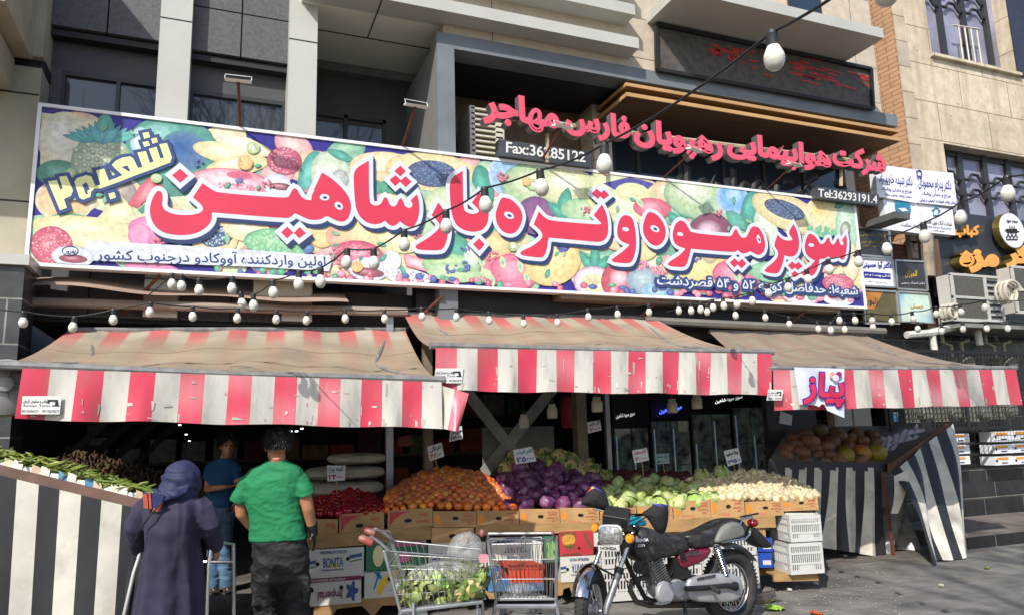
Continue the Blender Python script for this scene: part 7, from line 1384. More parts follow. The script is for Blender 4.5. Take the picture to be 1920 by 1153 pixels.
def pil(name, outline, off, th, mt, sub=1, steps=4, parent=MC, pw=2.4, rnd_=True):
    q = [PB(u, v, off) for u, v in outline]; c = sum(q, V())/len(q); rings = []; m = MB()
    for k in range(-steps, steps+1):
        t = k/steps; s = max(.05, (1-abs(t)**pw)**(1/pw)); rings.append([c+(p-c)*(1-.32*(1-s)*(1 if abs(t) < .999 else 1.0)) + nl*(th*t) for p in q])
    m.loft(rings); o = m.build(name, mt, parent, True)
    if sub: mods(o, ('SUBSURF', dict(levels=sub))); smoothall(o)
    return o
# fork and lamp
top = PB(1166, 985, .0); fd = (top-FA); 
for s in (-1, 1):
    b0 = FA+fl_*(.1*s); t0 = b0+fd; k = .46
    m = MB(); m.tube([b0-V((0, 0, .02)), b0+fd*.05, b0+fd*k], [.018, .026, .026], 10); part('fork_slider', m, ALM); m = MB(); m.tube([b0+fd*k, t0], .017, 10); part('fork_tube', m, CHM); m = MB(); m.tube([b0+fd*(k-.03), b0+fd*(k+.04)], .032, 10); part('fork_boot', m, BKP)
m = MB()
for f in (.78, .97): c = FA+fd*f; m.box(c, (.26, .07, .035), Matrix((fl_, fh, V((0, 0, 1)))).transposed())
part('triple_clamp', m, BKP, False)
m = MB(); rr = FA.z+.035; 
def fend(i, j):
    t = R(28+i*92); d = fh*math.cos(t)+V((0, 0, 1))*math.sin(t); w = (j-.5)*2; return FA+d*(rr-.03*w*w)+fl_*(w*.062)
m.grid(fend, 22, 8); o = part('front_mudguard', m, CHM); 
for s in (-1, 1): m = MB(); m.tube([FA+fl_*(.085*s)+fd*.4, FA+fl_*(.068*s)+V((0, 0, rr-.03))], .008, 5); part('mudguard_stay', m, BKP)
HL = PD(1145, 1002, 5.22); hm = Matrix((fl_, fh, V((0, 0, 1)))).transposed()
def rrect(c, w, h, d, n=24, p=5.):
    out = []
    for i in range(n): t = 2*math.pi*i/n; cx, sx = math.cos(t), math.sin(t); k = (abs(cx)**p+abs(sx)**p)**(-1/p); out.append(c+fl_*(w*cx*k)+V((0, 0, h*sx*k))+fh*d)
    return out
m = MB(); m.loft([rrect(HL, .05, .04, -.12), rrect(HL, .075, .06, -.08), rrect(HL, .085, .068, -.01), rrect(HL, .088, .071, .012), rrect(HL, .078, .06, .016)]); q = part('headlight', m, CHM)
m = MB(); m.loft([rrect(HL, .078, .06, .014), rrect(HL, .072, .055, .026), rrect(HL, .045, .035, .036), rrect(HL, .01, .01, .04)]); m.build('lens', mat('lamp_lens', (.3, .31, .31), .08, var=.6, scale=60, metal=.5, coat=.8), q, True)
NPc = PD(1142, 1027, 5.2); m = MB(); m.box(NPc, (.155, .02, .036), hm); q = part('badge_plate', m, mat('badge_silver', (.6, .6, .58), .35, metal=.4, var=.1), False)
m = MB(); e = fl_ if fl_.dot(rt) > 0 else -fl_; text_in(m, 'HONDA', NPc-e*.06+fh*.0115-V((0, 0, .01)), NPc+e*.06+fh*.0115-V((0, 0, .01)), NPc-e*.06+fh*.0115+V((0, 0, .01)), .002, .03); m.build('lettering', INK, q)
ICc = PD(1156, 968, 5.3); m = MB(); Mi = hm @ Matrix.Rotation(R(-28), 3, 'X') @ Matrix.Rotation(R(10), 3, 'Y'); m.box(ICc, (.18, .13, .085), Mi); m.box(ICc+V((0, 0, .045)), (.012, .1, .012), Mi); o = part('instrument_cover', m, BKP, False); mods(o, ('BEVEL', dict(width=.014, segments=3)))
for (u, v, D, nm) in ((1116, 989, 5.35, ''), (1181, 1009, 5.15, '')):
    c = PD(u, v, D); m = MB(); m.lathe([(.0, .03), (.024, .027), (.033, .01), (.034, 0)], c, fh, 16); q = part('indicator', m, AMB); m = MB(); m.lathe([(.035, .002), (.034, -.02), (.015, -.05)], c, fh, 14); m.build('housing', BKP, q, True); m = MB(); m.tube([c-fh*.03, HL-fh*.06], .008, 6); m.build('stalk', BKP, q)
# handlebar, mitts
m = MB(); hb = top+V((0, 0, .06)); m.tube([PD(1112, 952, 5.45), PD(1140, 958, 5.4), hb+V((0, 0, .02)), PD(1205, 965, 5.15), PD(1235, 955, 5.0)], .012, 8); part('handlebar', m, CHM)
def mitt(out, D, th, band):
    o = pillow_px(out, D, th, 2, .1).build('handlebar_mitt', KNIT, MC, True); mods(o, ('SUBSURF', dict(levels=2))); smoothall(o)
    for (c, qd) in band:
        m = MB(); a = [PD(u, v, D) for u, v in qd]; n = (CAM-a[0]).normalized(); k = 6; rings = []
        for j in range(k+1):
            t = j/k*math.pi; rings.append([p+n*(th*.62*math.sin(t))*1 + (a[0]-a[0]) for p in (a[0].lerp(a[1], j/k), a[3].lerp(a[2], j/k))])
        vs = [p for r_ in rings for p in r_]; m.add(vs+[v_-n*.012 for v_ in vs], [(2*i, 2*i+1, 2*i+3, 2*i+2) for i in range(k)]); m.build('knit_band', mat('knit_'+c, g(c), .9, var=.25, scale=60), o, True)
mitt([z5_(*p) for p in ((65, 235), (110, 180), (150, 125), (195, 90), (250, 110), (295, 165), (310, 220), (325, 275), (280, 290), (200, 278), (120, 255))], 5.4, .085, [('3c4c94', [z5_(*p) for p in ((182, 82), (298, 160), (290, 172), (176, 92))]), ('e0b45c', [z5_(*p) for p in ((174, 93), (290, 173), (284, 178), (166, 106))]), ('d8603c', [z5_(*p) for p in ((165, 107), (262, 160), (240, 165), (140, 138))])])
mitt([z5_(*p) for p in ((560, 310), (640, 280), (670, 240), (740, 235), (800, 250), (803, 330), (795, 430), (770, 488), (720, 485), (670, 430), (630, 350))], 5.05, .085, [('3c4c94', [z5_(*p) for p in ((672, 234), (804, 246), (804, 272), (662, 248))]), ('e0b45c', [z5_(*p) for p in ((662, 249), (804, 273), (804, 296), (655, 266))]), ('d84a48', [z5_(*p) for p in ((655, 267), (804, 297), (802, 318), (648, 280))])])
o = pil('screen_visor', [z5_(*p) for p in ((455, 345), (520, 335), (600, 340), (640, 425), (560, 415), (470, 425))], .02, .02, mat('teal_plastic', g('1c94b4'), .4, var=.1), 1)
for a in (((1160, 985), (1185, 975), (1200, 968), (1215, 965)), ((1163, 990), (1190, 982), (1205, 972), (1218, 966)), ((1165, 1000), (1160, 1050), (1175, 1090), (1190, 1095), (1205, 1080)), ((1158, 1030), (1150, 1090), (1135, 1130))): m = MB(); m.tube([PB(u, v, .07) for u, v in a], .005, 5); part('cable', m, BKP)
# tank, seat, side cover, rack
tk = pil('fuel_tank', [(1171, 1027), (1174, 1003), (1180, 989), (1198, 984), (1220, 991), (1248, 998), (1270, 999), (1279, 1014), (1284, 1029), (1266, 1037), (1230, 1046), (1212, 1046), (1203, 1055), (1185, 1050)], .0, .135, VIN, 2)
m = MB(); ta, tb_, tc_ = PB(1192, 1016, .145), PB(1216, 1014, .145), PB(1192, 1010, .145); text_in(m, 'HONDA', ta, tb_, tc_, .004, .05); text_in(m, 'CITI', PB(1196, 1025, .142), PB(1208, 1024, .142), PB(1196, 1020, .142), .004, .04); m.build('lettering', SGW, tk)
st_ = pil('seat', [(1268, 1000), (1290, 1000), (1318, 990), (1343, 975), (1365, 969), (1384, 971), (1393, 988), (1388, 1006), (1340, 1022), (1303, 1028), (1285, 1029), (1276, 1014)], .0, .125, VIN, 2)
pil('seat_bag', [z6_(*p) for p in ((520, 412), (540, 340), (580, 270), (650, 220), (760, 190), (800, 240), (832, 300), (820, 340), (740, 372), (620, 402), (550, 420))], .11, .05, mat('grey_leatherette', (.17, .17, .155), .5, var=.25, scale=7, bump=.2, bscale=20), 2)
sc_ = pil('side_cover', [z6_(*p) for p in ((135, 525), (155, 590), (185, 668), (215, 672), (300, 650), (430, 592), (480, 520), (492, 475), (475, 460), (300, 490))], .09, .045, MAR, 1)
m = MB()
for k in range(5): p, q = z6_(175+k*6, 512+k*19), z6_(232+k*5, 505+k*20); a, b = PB(*p, .139), PB(*q, .139); m.tube([a, b], .006, 5)
m.build('vent_slot', BKP, sc_)
m = MB(); m.prism([PB(*z6_(*p), .139) for p in ((258, 548), (392, 528), (400, 495), (262, 514))], -nl*.006); m.build('badge', CHM, sc_); m = MB(); text_in(m, 'CG125', PB(*z6_(270, 542), .143), PB(*z6_(388, 522), .143), PB(*z6_(270, 518), .143), .003, .03); m.build('lettering', INK, sc_)
m = MB()
for off in (.13, -.13):
    m = MB(); m.tube([PB(*z6_(*p), off) for p in ((740, 372), (775, 280), (820, 178), (850, 165), (925, 152), (918, 200))], .009, 6); part('rack_tube', m, CHM); m = MB(); m.tube([PB(*z6_(*p), off) for p in ((600, 410), (730, 392), (850, 375), (895, 330), (902, 290), (890, 265))], .011, 8); part('rack_tube', m, CHM)
m = MB()
for k in range(7): f = k/6; m.tube([PB(*z6_(805+170*f, 150-28*f), .13), PB(*z6_(805+170*f, 150-28*f), -.13)], .007, 5)
for off in (-.13, 0, .13): m.tube([PB(*z6_(800, 152), off), PB(*z6_(985, 118), off)], .008, 5)
part('rack_grid', m, BKP)
def rf(i, j): u = 1352+i*100; t = i; w = (j-.5)*2; p = RA+(hd*math.cos(R(75+t*75))+V((0, 0, 1))*math.sin(R(75+t*75)))*(RA.z+.05-.03*w*w)+nl*(.075*w); return p
m = MB(); m.grid(rf, 16, 6); part('rear_mudguard', m, SILV)
pil('tail_flap', [z6_(*p) for p in ((830, 232), (870, 240), (915, 262), (985, 340), (1070, 440), (1082, 465), (980, 472), (930, 440), (880, 380))], 0, .09, BKP, 1); m = MB(); m.ell(PB(*z6_(928, 215), 0), (.05, .05, .035), None, 14, 8); part('tail_lamp', m, mat('red_lens', g('a81820'), .15, var=.1, coat=.5))
# engine
ca, cb = PB(*z5_(640, 690), .0), PB(*z5_(712, 880), .0); cdv = (cb-ca).normalized(); Mc = Matrix((cdv.cross(nl).normalized(), nl, -cdv)).transposed(); m = MB()
for k in range(10): c = ca.lerp(cb, .04+.9*k/9); w = .135-.003*k; m.box(c, (w, .19, .006), Mc)
part('cylinder_fins', m, ALM, False); m = MB(); m.tube([ca-cdv*.01, cb+cdv*.02], .052, 14); m.box(ca-cdv*.02, (.11, .13, .05), Mc); part('cylinder', m, ALM)
cc = pil('crankcase', [(1221, 1096), (1234, 1086), (1260, 1083), (1284, 1085), (1287, 1104), (1285, 1118), (1276, 1124), (1240, 1127), (1224, 1116)], .02, .125, ALM, 1)
for (x, y, r_, of) in ((757, 962, 68, .15), (862, 925, 52, .145)):
    c = PB(*z5_(x, y), of-.03); r2 = (PB(*z5_(x+r_, y), of)-PB(*z5_(x, y), of)).length; m = MB(); m.lathe([(r2, 0), (r2, .03), (r2*.92, .04), (r2*.4, .043), (0, .043)], c, nl, 26); m.build('case_cover', SILV, cc, True)
for k in range(6): c = PB(1226+k*10, 1090+(k % 2)*31, .13); m = MB(); m.lathe([(.008, 0), (.008, .02), (0, .022)], c, nl, 8); m.build('bolt', CHM, cc)
chn = pil('chain_case', [(1285, 1083), (1315, 1077), (1343, 1073), (1369, 1072), (1386, 1080), (1393, 1097), (1391, 1114), (1381, 1125), (1360, 1129), (1320, 1128), (1289, 1126), (1287, 1104)], .13, .035, SILV, 1)
m = MB(); m.tube([PB(*z6_(250, 885), .185), PB(*z6_(480, 872), .185), PB(*z6_(650, 850), .185), PB(*z6_(765, 862), .185)], [.02, .021, .019, .024], 8); m.lathe([(.035, 0), (.035, .02), (.015, .03)], PB(*z6_(740, 855), .17), nl, 14); part('swing_arm', m, BKP)
m = MB(); m.prism([PB(*z6_(*p), .169) for p in ((365, 800), (548, 765), (552, 738), (368, 772))], -nl*.003); m.build('badge', BKP, chn); m = MB(); text_in(m, 'HONDA', PB(*z6_(375, 792), .171), PB(*z6_(542, 762), .171), PB(*z6_(375, 774), .171), .002, .03); m.build('lettering', CHM, chn)
m = MB(); m.tube([PB(*z6_(490, 850), .19), PB(*z6_(540, 885), .25), PB(*z6_(588, 918), .3)], [.01, .018, .018], 8); part('foot_peg', m, RUB)
for off in (.15, -.15):
    a, b = PB(*z6_(555, 440), off), PB(*z6_(648, 735), off); e = PB(*z6_(725, 835), off); m = MB(); m.tube([a, b, e], .012, 8); q = part('shock_absorber', m, BKP); d = (b-a); s1 = d.orthogonal().normalized(); s2 = d.normalized().cross(s1); m = MB(); m.tube([a+d*(i/110)+(s1*math.cos(i*.75)+s2*math.sin(i*.75))*.027 for i in range(111)], .0058, 5); m.build('spring', CHM, q, True)
m = MB(); m.tube([PB(*z5_(425, 640), 0), PB(*z5_(500, 800), 0), PB(*z5_(610, 1005), 0), PB(*z5_(700, 1050), 0), PB(1290, 1128, 0), PB(1340, 1080, 0), PB(1345, 1018, 0), PB(1270, 1015, 0), PB(1170, 1005, 0)], .02, 8); m.tube([PB(1290, 1110, 0), RA], .018, 8); part('frame', m, BKP)
m = MB(); m.tube([PB(*z5_(640, 830), -.02), PB(*z5_(500, 870), -.02), PB(*z5_(490, 950), -.02), PB(*z5_(540, 1040), -.02), PB(*z5_(640, 1068), -.06), PB(1300, 1132, -.12), PB(1440, 1122, -.16)], [.018, .02, .022, .022, .022, .03, .04], 10); part('exhaust', m, mat('exhaust_pipe', (.12, .1, .085), .45, metal=.6, var=.4))
m = MB(); m.ell(PB(1280, 1075, -.02), (.07, .06, .055), None, 12, 8); m.box(PB(1262, 1066, 0), (.08, .1, .07)); m.tube([PB(1250, 1062, 0), PB(1290, 1058, 0)], .022, 8); part('carburettor', m, BKP)
m = MB(); m.prism([PB(*z6_(*p), .02) for p in ((60, 560), (150, 560), (230, 720), (330, 740), (300, 770), (60, 770))], nl*.08); part('battery_box', m, BKP, False)
for off in (.14, -.14): p = PB(1284, 1122, off*.6); m = MB(); q = PB(1284, 1150, off); m.tube([p, V((q.x, q.y, .01))], .016, 6); part('stand_leg', m, BKP)
m = MB(); m.tube([PB(1255, 1128, .16), PB(1240, 1131, .19), PB(1228, 1131, .22)], .011, 6); part('gear_pedal', m, CHM)

for a_, b_ in (((1176, 1030), (1184, 1075)), ((1262, 1050), (1250, 1090)), ((1292, 1040), (1300, 1075))): m = MB(); m.tube([PB(*a_, .06), PB((a_[0]+b_[0])/2+5, (a_[1]+b_[1])/2, .09), PB(*b_, .06)], .006, 5); part('hose', m, BKP)
m = MB(); m.tube([PB(1206, 1052, .04), PB(1202, 1068, .05)], .012, 8); m.lathe([(.014, 0), (.014, .03), (.008, .05)], PB(1215, 1052, .07), nl, 8); part('spark_plug', m, CHM)
m = MB(); m.lathe([(.05, 0), (.05, .012), (0, .016)], PB(1196, 1062, .06), nl, 14); part('horn', m, BKP)
m = MB(); m.box(PB(1172, 1014, .0), (.05, .08, .16)); part('head_tube', m, BKP)

# ---------------- people ----------------
SKIN = mat('skin', g('b07a5c'), .5, var=.1, scale=12, bump=.05, bscale=120); HAIRM = mat('black_hair', (.01, .009, .009), .45, var=.4, scale=50, bump=.5, bscale=160); GREEN = mat('green_cotton', g('1b7a4d'), .8, var=.12, scale=4, bump=.06, bscale=300); BTR = mat('black_trousers', (.012, .012, .014), .75, var=.3, scale=4); COAT = mat('navy_coat', g('2b283f'), .8, var=.14, scale=3, bump=.08, bscale=200); SCARF = mat('navy_scarf', g('1e2548'), .7, var=.2, scale=7, bump=.05, bscale=150); GLOVE = mat('black_glove', (.015, .015, .016), .35, var=.3, scale=15); BLUES = mat('blue_shirt', g('1c4a78'), .8, var=.2, scale=5); JEAN = mat('jeans', g('5a7896'), .85, var=.3, scale=6); SHOE = mat('shoe_dark', (.02, .018, .018), .6, var=.2)
FWD = V((math.sin(YAW), math.cos(YAW), 0)); RGT = r0.copy()
def sring(c, hw, hd_, yaw=0., n=28, p=2.4):
    a = RGT*math.cos(yaw)+FWD*math.sin(yaw); b = -RGT*math.sin(yaw)+FWD*math.cos(yaw); out = []
    for i in range(n): t = 2*math.pi*i/n; cx, sx = math.cos(t), math.sin(t); k = (abs(cx)**p+abs(sx)**p)**(-1/p); out.append(c+a*(hw*cx*k)+b*(hd_*sx*k))
    return out
def fuse(mb, name, mt, parent=None, vox=.011, it=6, folds=None, sm_=True):
    o = mb.build(name, mt, parent, False); mods(o, ('REMESH', dict(mode='VOXEL', voxel_size=vox))); mods(o, ('SMOOTH', dict(factor=.5, iterations=it)))
    if folds:
        no = [v.normal.copy() for v in o.data.vertices]
        for v, n in zip(o.data.vertices, no): v.co += n*folds(v.co)
    smoothall(o); return o
def hand(m, w, d, pn, th, curl, s=1.):
    """palm and five fingers: wrist w, direction d, palm normal pn, thumb side th"""
    d, pn, th = d.normalized(), pn.normalized(), th.normalized(); Mh = Matrix((th, pn, d)).transposed()
    m.ell(w+d*.045*s, (.042*s, .016*s, .052*s), Mh, 14, 10)
    for k, (x, L_) in enumerate(((.031, .072), (.011, .08), (-.010, .074), (-.029, .058))):
        p = w+d*.085*s+th*x*s; pts = [p-d*.03*s]; a = 0.; 
        for j, l in enumerate((.45, .32, .23)): a += curl*(.7+.25*j+.06*k); q = d*math.cos(a)+pn*math.sin(a); pts.append(p); p = p+q*(L_*l*s)
        pts.append(p); m.tube(pts, [.0085*s, .0092*s, .0085*s, .0078*s, .006*s], 8)
    p = w+d*.03*s+th*.036*s; q = (th*.75+d*.6+pn*.35).normalized(); m.tube([p-th*.02*s, p, p+q*.035*s, p+(q*.8+d*.4).normalized()*.064*s], [.012*s, .0115*s, .0095*s, .007*s], 8)
def head(m, c, fc, s=1., up_=V((0, 0, 1))):
    fc = fc.normalized(); sd_ = up_.cross(fc).normalized(); M3 = Matrix((sd_, fc, up_)).transposed()
    m.ell(c+up_*.03*s-fc*.012*s, (.075*s, .094*s, .092*s), M3, 22, 16); m.ell(c-up_*.045*s+fc*.022*s, (.056*s, .066*s, .072*s), M3, 18, 12); m.ell(c-up_*.1*s+fc*.062*s, (.024*s, .02*s, .02*s), M3, 10, 8)
    m.tube([c+up_*.01*s+fc*.085*s, c-up_*.035*s+fc*.112*s], [.01*s, .016*s], 8); m.ell(c-up_*.072*s+fc*.085*s, (.026*s, .012*s, .009*s), M3, 10, 6)
    for e in (-1, 1): m.ell(c+sd_*(.077*s*e)-up_*.005*s-fc*.012*s, (.011*s, .02*s, .032*s), M3, 10, 8); m.ell(c+sd_*(.03*s*e)+up_*.022*s+fc*.082*s, (.02*s, .012*s, .008*s), M3, 8, 6)
    return sd_, M3
def hairm(c, fc, s=1., up_=V((0, 0, 1)), drop=.35):
    fc = fc.normalized(); sd_ = up_.cross(fc).normalized(); M3 = Matrix((sd_, fc, up_)).transposed(); m = MB()
    def hf(i, j):
        t = i*2*math.pi; front = max(0, math.cos(t)); lim = 1.25+.95*(1-front)**.6-.1; a = j*lim; d = V((math.sin(a)*math.sin(t), math.sin(a)*math.cos(t), math.cos(a))); q = 1.1+.07*noise.noise(d*6)+.05*noise.noise(d*19)+.03*noise.noise(d*44); q = q-.05*max(0, j-.85)/.15
        return c+up_*.032*s-fc*.014*s+M3 @ V((d.x*.08*q*s, d.y*.1*q*s, d.z*.1*q*s))
    m.grid(hf, 60, 24); rn = random.Random(4)
    for k in range(620):
        i, j = rn.random(), math.sqrt(rn.random())*.97; p = hf(i, j); n = (p-c).normalized(); t = (V((rn.uniform(-.5, .5), rn.uniform(-.5, .5), -1))-fc*.3); t = (t-n*t.dot(n)).normalized(); l = rn.uniform(.018, .035)*s; w = n.cross(t)*.0035*s
        m.add([p-w, p+w, p+t*l*.6+n*.009*s+w*.6, p+t*l+n*rn.uniform(.002, .011)*s], [(0, 1, 2), (0, 2, 3)])
    return m
def eyes(o, c, fc, s=1.):
    fc = fc.normalized(); sd_ = V((0, 0, 1)).cross(fc).normalized()
    for e in (-1, 1): m = MB(); m.ell(c+sd_*(.031*s*e)+V((0, 0, .004*s))+fc*.082*s, (.012*s, .009*s, .006*s), None, 8, 6); m.build('eye', mat('eye_dark', (.03, .02, .015), .2, var=0), o, True)
def foot(m, p, d, s=1.): d = d.normalized(); m.loft([[p+d*y+V((0, 0, 1))*z*hgt+d.cross(V((0, 0, 1)))*w*x for x, z in ((-1, 0), (1, 0), (.9, .7), (.4, 1), (-.4, 1), (-.9, .7))] for y, w, hgt in ((-.09, .03, .07), (-.05, .04, .095), (.05, .046, .07), (.13, .045, .045), (.17, .025, .03))])
# the man in green
Dg = 5.6; K = Dg/FPX
def G(u, v, dd=0.): return PD(u, v, Dg)+FWD*dd
gface = (FWD*.85-RGT*.52).normalized()
zg0 = 0.0
b = MB(); hc = G(519, 836, .0); head(b, hc, gface, 1.1); b.tube([hc-V((0, 0, .06))-gface*.03, G(520, 872, -.0)], [.058, .062], 14); b.tube([G(466, 900), G(520, 884), G(564, 898)], [.035, .05, .035], 12)
b.loft([sring(G(u, v), hw*K, dp) for u, v, hw, dp in ((520, 884, 30, .07), (516, 908, 48, .1), (516, 950, 46, .11), (520, 1000, 44, .11), (526, 1050, 46, .12))])
la = [G(466, 903, .0), G(452, 930, -.01), G(453, 962, .0), G(464, 985, .06), G(477, 1000, .1)]; ra = [G(562, 902, 0), G(573, 925, -.02), G(579, 952, -.02), G(583, 985, .02), G(585, 1000, .04)]
b.tube(la, [.055, .05, .047, .04, .03], 12); b.tube(ra, [.055, .05, .046, .038, .03], 12)
for s, (hx, kx, ax_) in enumerate(((503, 500, 503), (551, 553, 556))):
    hp, kn = G(hx, 1050), G(kx, 1130, .02); an = G(ax_, 1200, -.02); b.tube([hp, kn, V((an.x, an.y, .08))], [.085, .06, .045], 12); foot(b, V((an.x, an.y, 0)), gface)
hand(b, la[-1], la[-1]-la[-2]+V((0, 0, -.03)), FWD, RGT*-.2+V((0, 0, .5)), .35)
man = fuse(b, 'person', SKIN, None, .0095, 3); tag(man, 'man in a green T-shirt and black trousers seen from behind, one black glove', 'person')
hairm(hc, gface, 1.16).build('hair', HAIRM, man, True)
def folds(f, a, s=1.): return lambda p: a*(.8*noise.noise(V((p.x*6*f, p.y*6*f, p.z*13*f)))-1.1*abs(noise.noise(V((p.x*11*f+p.z*5, p.y*11*f, p.z*20*f))))-.7*abs(noise.noise(V((p.x*22*f-p.z*12, p.y*22*f, p.z*34*f))))+.3*math.sin(p.z*38+7*noise.noise(p*5)+p.x*16)*s)
m = MB(); m.loft([sring(G(u, v), hw*K, dp, 0, 32) for u, v, hw, dp in ((521, 863, 19, .075), (520, 869, 30, .085), (518, 877, 47, .1), (515, 888, 58, .115), (513, 900, 60, .125), (513, 920, 56, .132), (515, 950, 52, .13), (519, 980, 51, .13), (522, 1003, 53, .138), (523, 1012, 54, .14))])
m.tube([G(484, 897), G(464, 906), G(454, 930, -.01), G(450, 940, -.01)], [.06, .078, .076, .074], 16); m.tube([G(548, 892), G(564, 901), G(574, 918, -.02), G(577, 928, -.02)], [.06, .076, .072, .07], 16)
fuse(m, 'shirt', GREEN, man, .0075, 5, folds(.75, .0085))
m = MB(); m.loft([sring(G(u, v), hw*K, dp, 0, 32) for u, v, hw, dp in ((524, 1000, 50, .125), (525, 1020, 52, .135), (527, 1050, 54, .145), (527, 1085, 53, .14), (527, 1100, 40, .1))])
for hx, kx, ax_ in ((501, 497, 501), (553, 556, 559)):
    an = G(ax_, 1195, -.02); m.tube([G(hx, 1045), G(kx, 1095, .0), G(kx, 1135, .02), V((an.x, an.y, .06))], [.115, .108, .1, .088], 16)
m.box(G(481, 1105, -.03), (.05, .14, .2)); m.box(G(574, 1100, -.03), (.05, .14, .2))
fuse(m, 'trousers', BTR, man, .009, 3, folds(.9, .014))
m = MB(); w0 = G(584, 990, .03); dr_ = (G(588, 1028, .06)-w0); hand(m, w0+dr_.normalized()*.02, dr_, -RGT*.7+FWD*.3, -FWD+RGT*.1, .3, 1.12); m.tube([G(583, 980, .02), G(584, 990, .03), w0+dr_.normalized()*.06], [.044, .042, .036], 12); fuse(m, 'glove', GLOVE, man, .0065, 2)
for ax_ in (503, 556): an = G(ax_, 1200, -.02); m = MB(); foot(m, V((an.x, an.y, 0)), gface); o = m.build('shoe', SHOE, man, True); o.scale = (1, 1, 1); mods(o, ('SUBSURF', dict(levels=1)))
# the woman with the walker
Dw = 4.65; K = Dw/FPX
def W(u, v, dd=0.): return PD(u, v, Dw)+FWD*dd
wface = (FWD*.95+RGT*.15+V((0, 0, -.25))).normalized(); hc = W(336, 905, .05)
b = MB(); head(b, hc, wface, 1.0, V((0, 0, 1))); b.tube([hc-V((0, 0, .05)), W(330, 950, -.02)], [.055, .06], 12); b.loft([sring(W(u, v, dd), hw*K, dp) for u, v, hw, dp, dd in ((330, 945, 40, .08, -.02), (329, 985, 42, .1, -.04), (328, 1040, 40, .11, -.03), (325, 1100, 42, .12, 0))])
la = [W(286, 945, -.03), W(260, 985, -.03), W(248, 1015, .05), W(246, 1042, .14)]; ra = [W(376, 948, -.03), W(394, 980, -.03), W(392, 1010, .06), W(386, 1030, .14)]
b.tube(la, [.038, .036, .033, .027], 12); b.tube(ra, [.038, .036, .033, .027], 12)
for u in (310, 345): an = W(u, 1240, 0); b.tube([W(u, 1090), V((an.x, an.y, .3)), V((an.x, an.y, .07))], [.08, .055, .04], 10); foot(b, V((an.x, an.y, 0)), FWD)
hand(b, la[-1]+V((0, 0, .0)), V((0, 0, -1))+FWD*.5, FWD*.3+RGT, -RGT*.2+FWD, .9, .92); hand(b, ra[-1], V((0, 0, -1))+FWD*.5, FWD*.3-RGT, RGT*.2+FWD, .9, .92)
wom = fuse(b, 'person', SKIN, None, .009, 3); tag(wom, 'stooped woman in a navy headscarf and long dark coat leaning on a walking frame', 'person')
gz = CAMZ
m = MB(); rings = []
def cring(c, hw, hd_, pl, ph, n=56):
    out = []
    for i in range(n): t = 2*math.pi*i/n; k = 1+pl*1.25*math.sin(9*t+ph)-pl*.9*abs(math.sin(6.5*t+1.3)); out.append(c+RGT*(hw*math.cos(t)*k)+FWD*(hd_*math.sin(t)*k))
    return out
for u, v, hw, dp, dd, pl in ((332, 922, 22, .07, -.02, 0), (331, 931, 44, .09, -.02, 0), (331, 942, 55, .12, -.03, .0), (331, 962, 54, .13, -.05, .01), (330, 990, 52, .15, -.05, .018), (329, 1020, 50, .155, -.04, .025), (327, 1060, 55, .17, -.02, .035), (323, 1110, 62, .19, 0, .05), (319, 1160, 67, .21, .01, .06), (316, 1200, 70, .22, .02, .065)):
    rings.append(cring(W(u, v, dd), hw*K, dp, pl, .4+v*.0008))
m.loft(rings); m.tube([W(290, 938, -.03), W(276, 955, -.03), W(258, 985, -.03), W(247, 1012, .05), W(243, 1036, .13)], [.062, .074, .068, .058, .05], 16); m.tube([W(372, 938, -.03), W(386, 952, -.03), W(398, 980, -.03), W(394, 1008, .06), W(387, 1030, .13)], [.062, .074, .068, .058, .05], 16)
fuse(m, 'coat', COAT, wom, .008, 2, lambda p: .011*noise.noise(V((p.x*9, p.y*9, p.z*1.3)))-.012*abs(noise.noise(V((p.x*17+p.z*1.5, p.y*17, p.z*2.4))))+.005*noise.noise(p*14))
m = MB(); m.ell(W(336, 902, .03), (.118, .128, .128), None, 32, 22, lambda d: 1+.05*noise.noise(d*3)+.06*max(0, -d.z)); m.loft([sring(W(u, v, dd), hw*K, dp) for u, v, hw, dp, dd in ((336, 905, 31, .12, .03), (333, 918, 35, .115, .0), (331, 926, 38, .115, -.02), (333, 935, 34, .1, -.03))])
m.tube([W(303, 924, -.13), W(325, 930, -.16), W(350, 925, -.15), W(366, 918, -.1)], [.012, .022, .022, .012], 8); m.tube([W(300, 915, -.1), W(322, 923, -.15), W(350, 918, -.14), W(366, 910, -.08)], [.01, .016, .016, .01], 8)
sf = fuse(m, 'headscarf', SCARF, wom, .008, 4, lambda p: .005*math.sin(p.z*70+6*noise.noise(p*8)+p.x*25)+.004*noise.noise(p*16))
for c, qd in (('222a56', ((295, 918), (333, 922), (330, 940), (306, 950), (294, 944))), ('a84c38', ((296, 921), (304, 921), (306, 948), (297, 946))), ('a84c38', ((306, 920), (310, 920), (312, 947), (308, 949))), ('a84c38', ((326, 938), (333, 936), (326, 953), (313, 952), (316, 946), (322, 947)))):
    m = MB(); m.prism([W(u, v, -.185 if c[0] == '2' else -.192)+V((0, 0, 0)) for u, v in qd], FWD*.006); m.build('scarf_tail', mat('scarf_'+c, g(c), .8, var=.2, scale=30), sf)
m = MB(); m.tube([W(333, 935, -.2), W(310, 962, -.215), W(290, 988, -.2), W(276, 1010, -.16)], .006, 5); m.build('bag_strap', BLK, wom)
WK = thing('walking_frame', 'aluminium walking frame gripped by the stooped woman', 'walking frame', (W(320, 1153).x, W(320, 1153).y, 0)); ALW = mat('bright_alu', (.62, .62, .63), .25, metal=.75, var=.08)
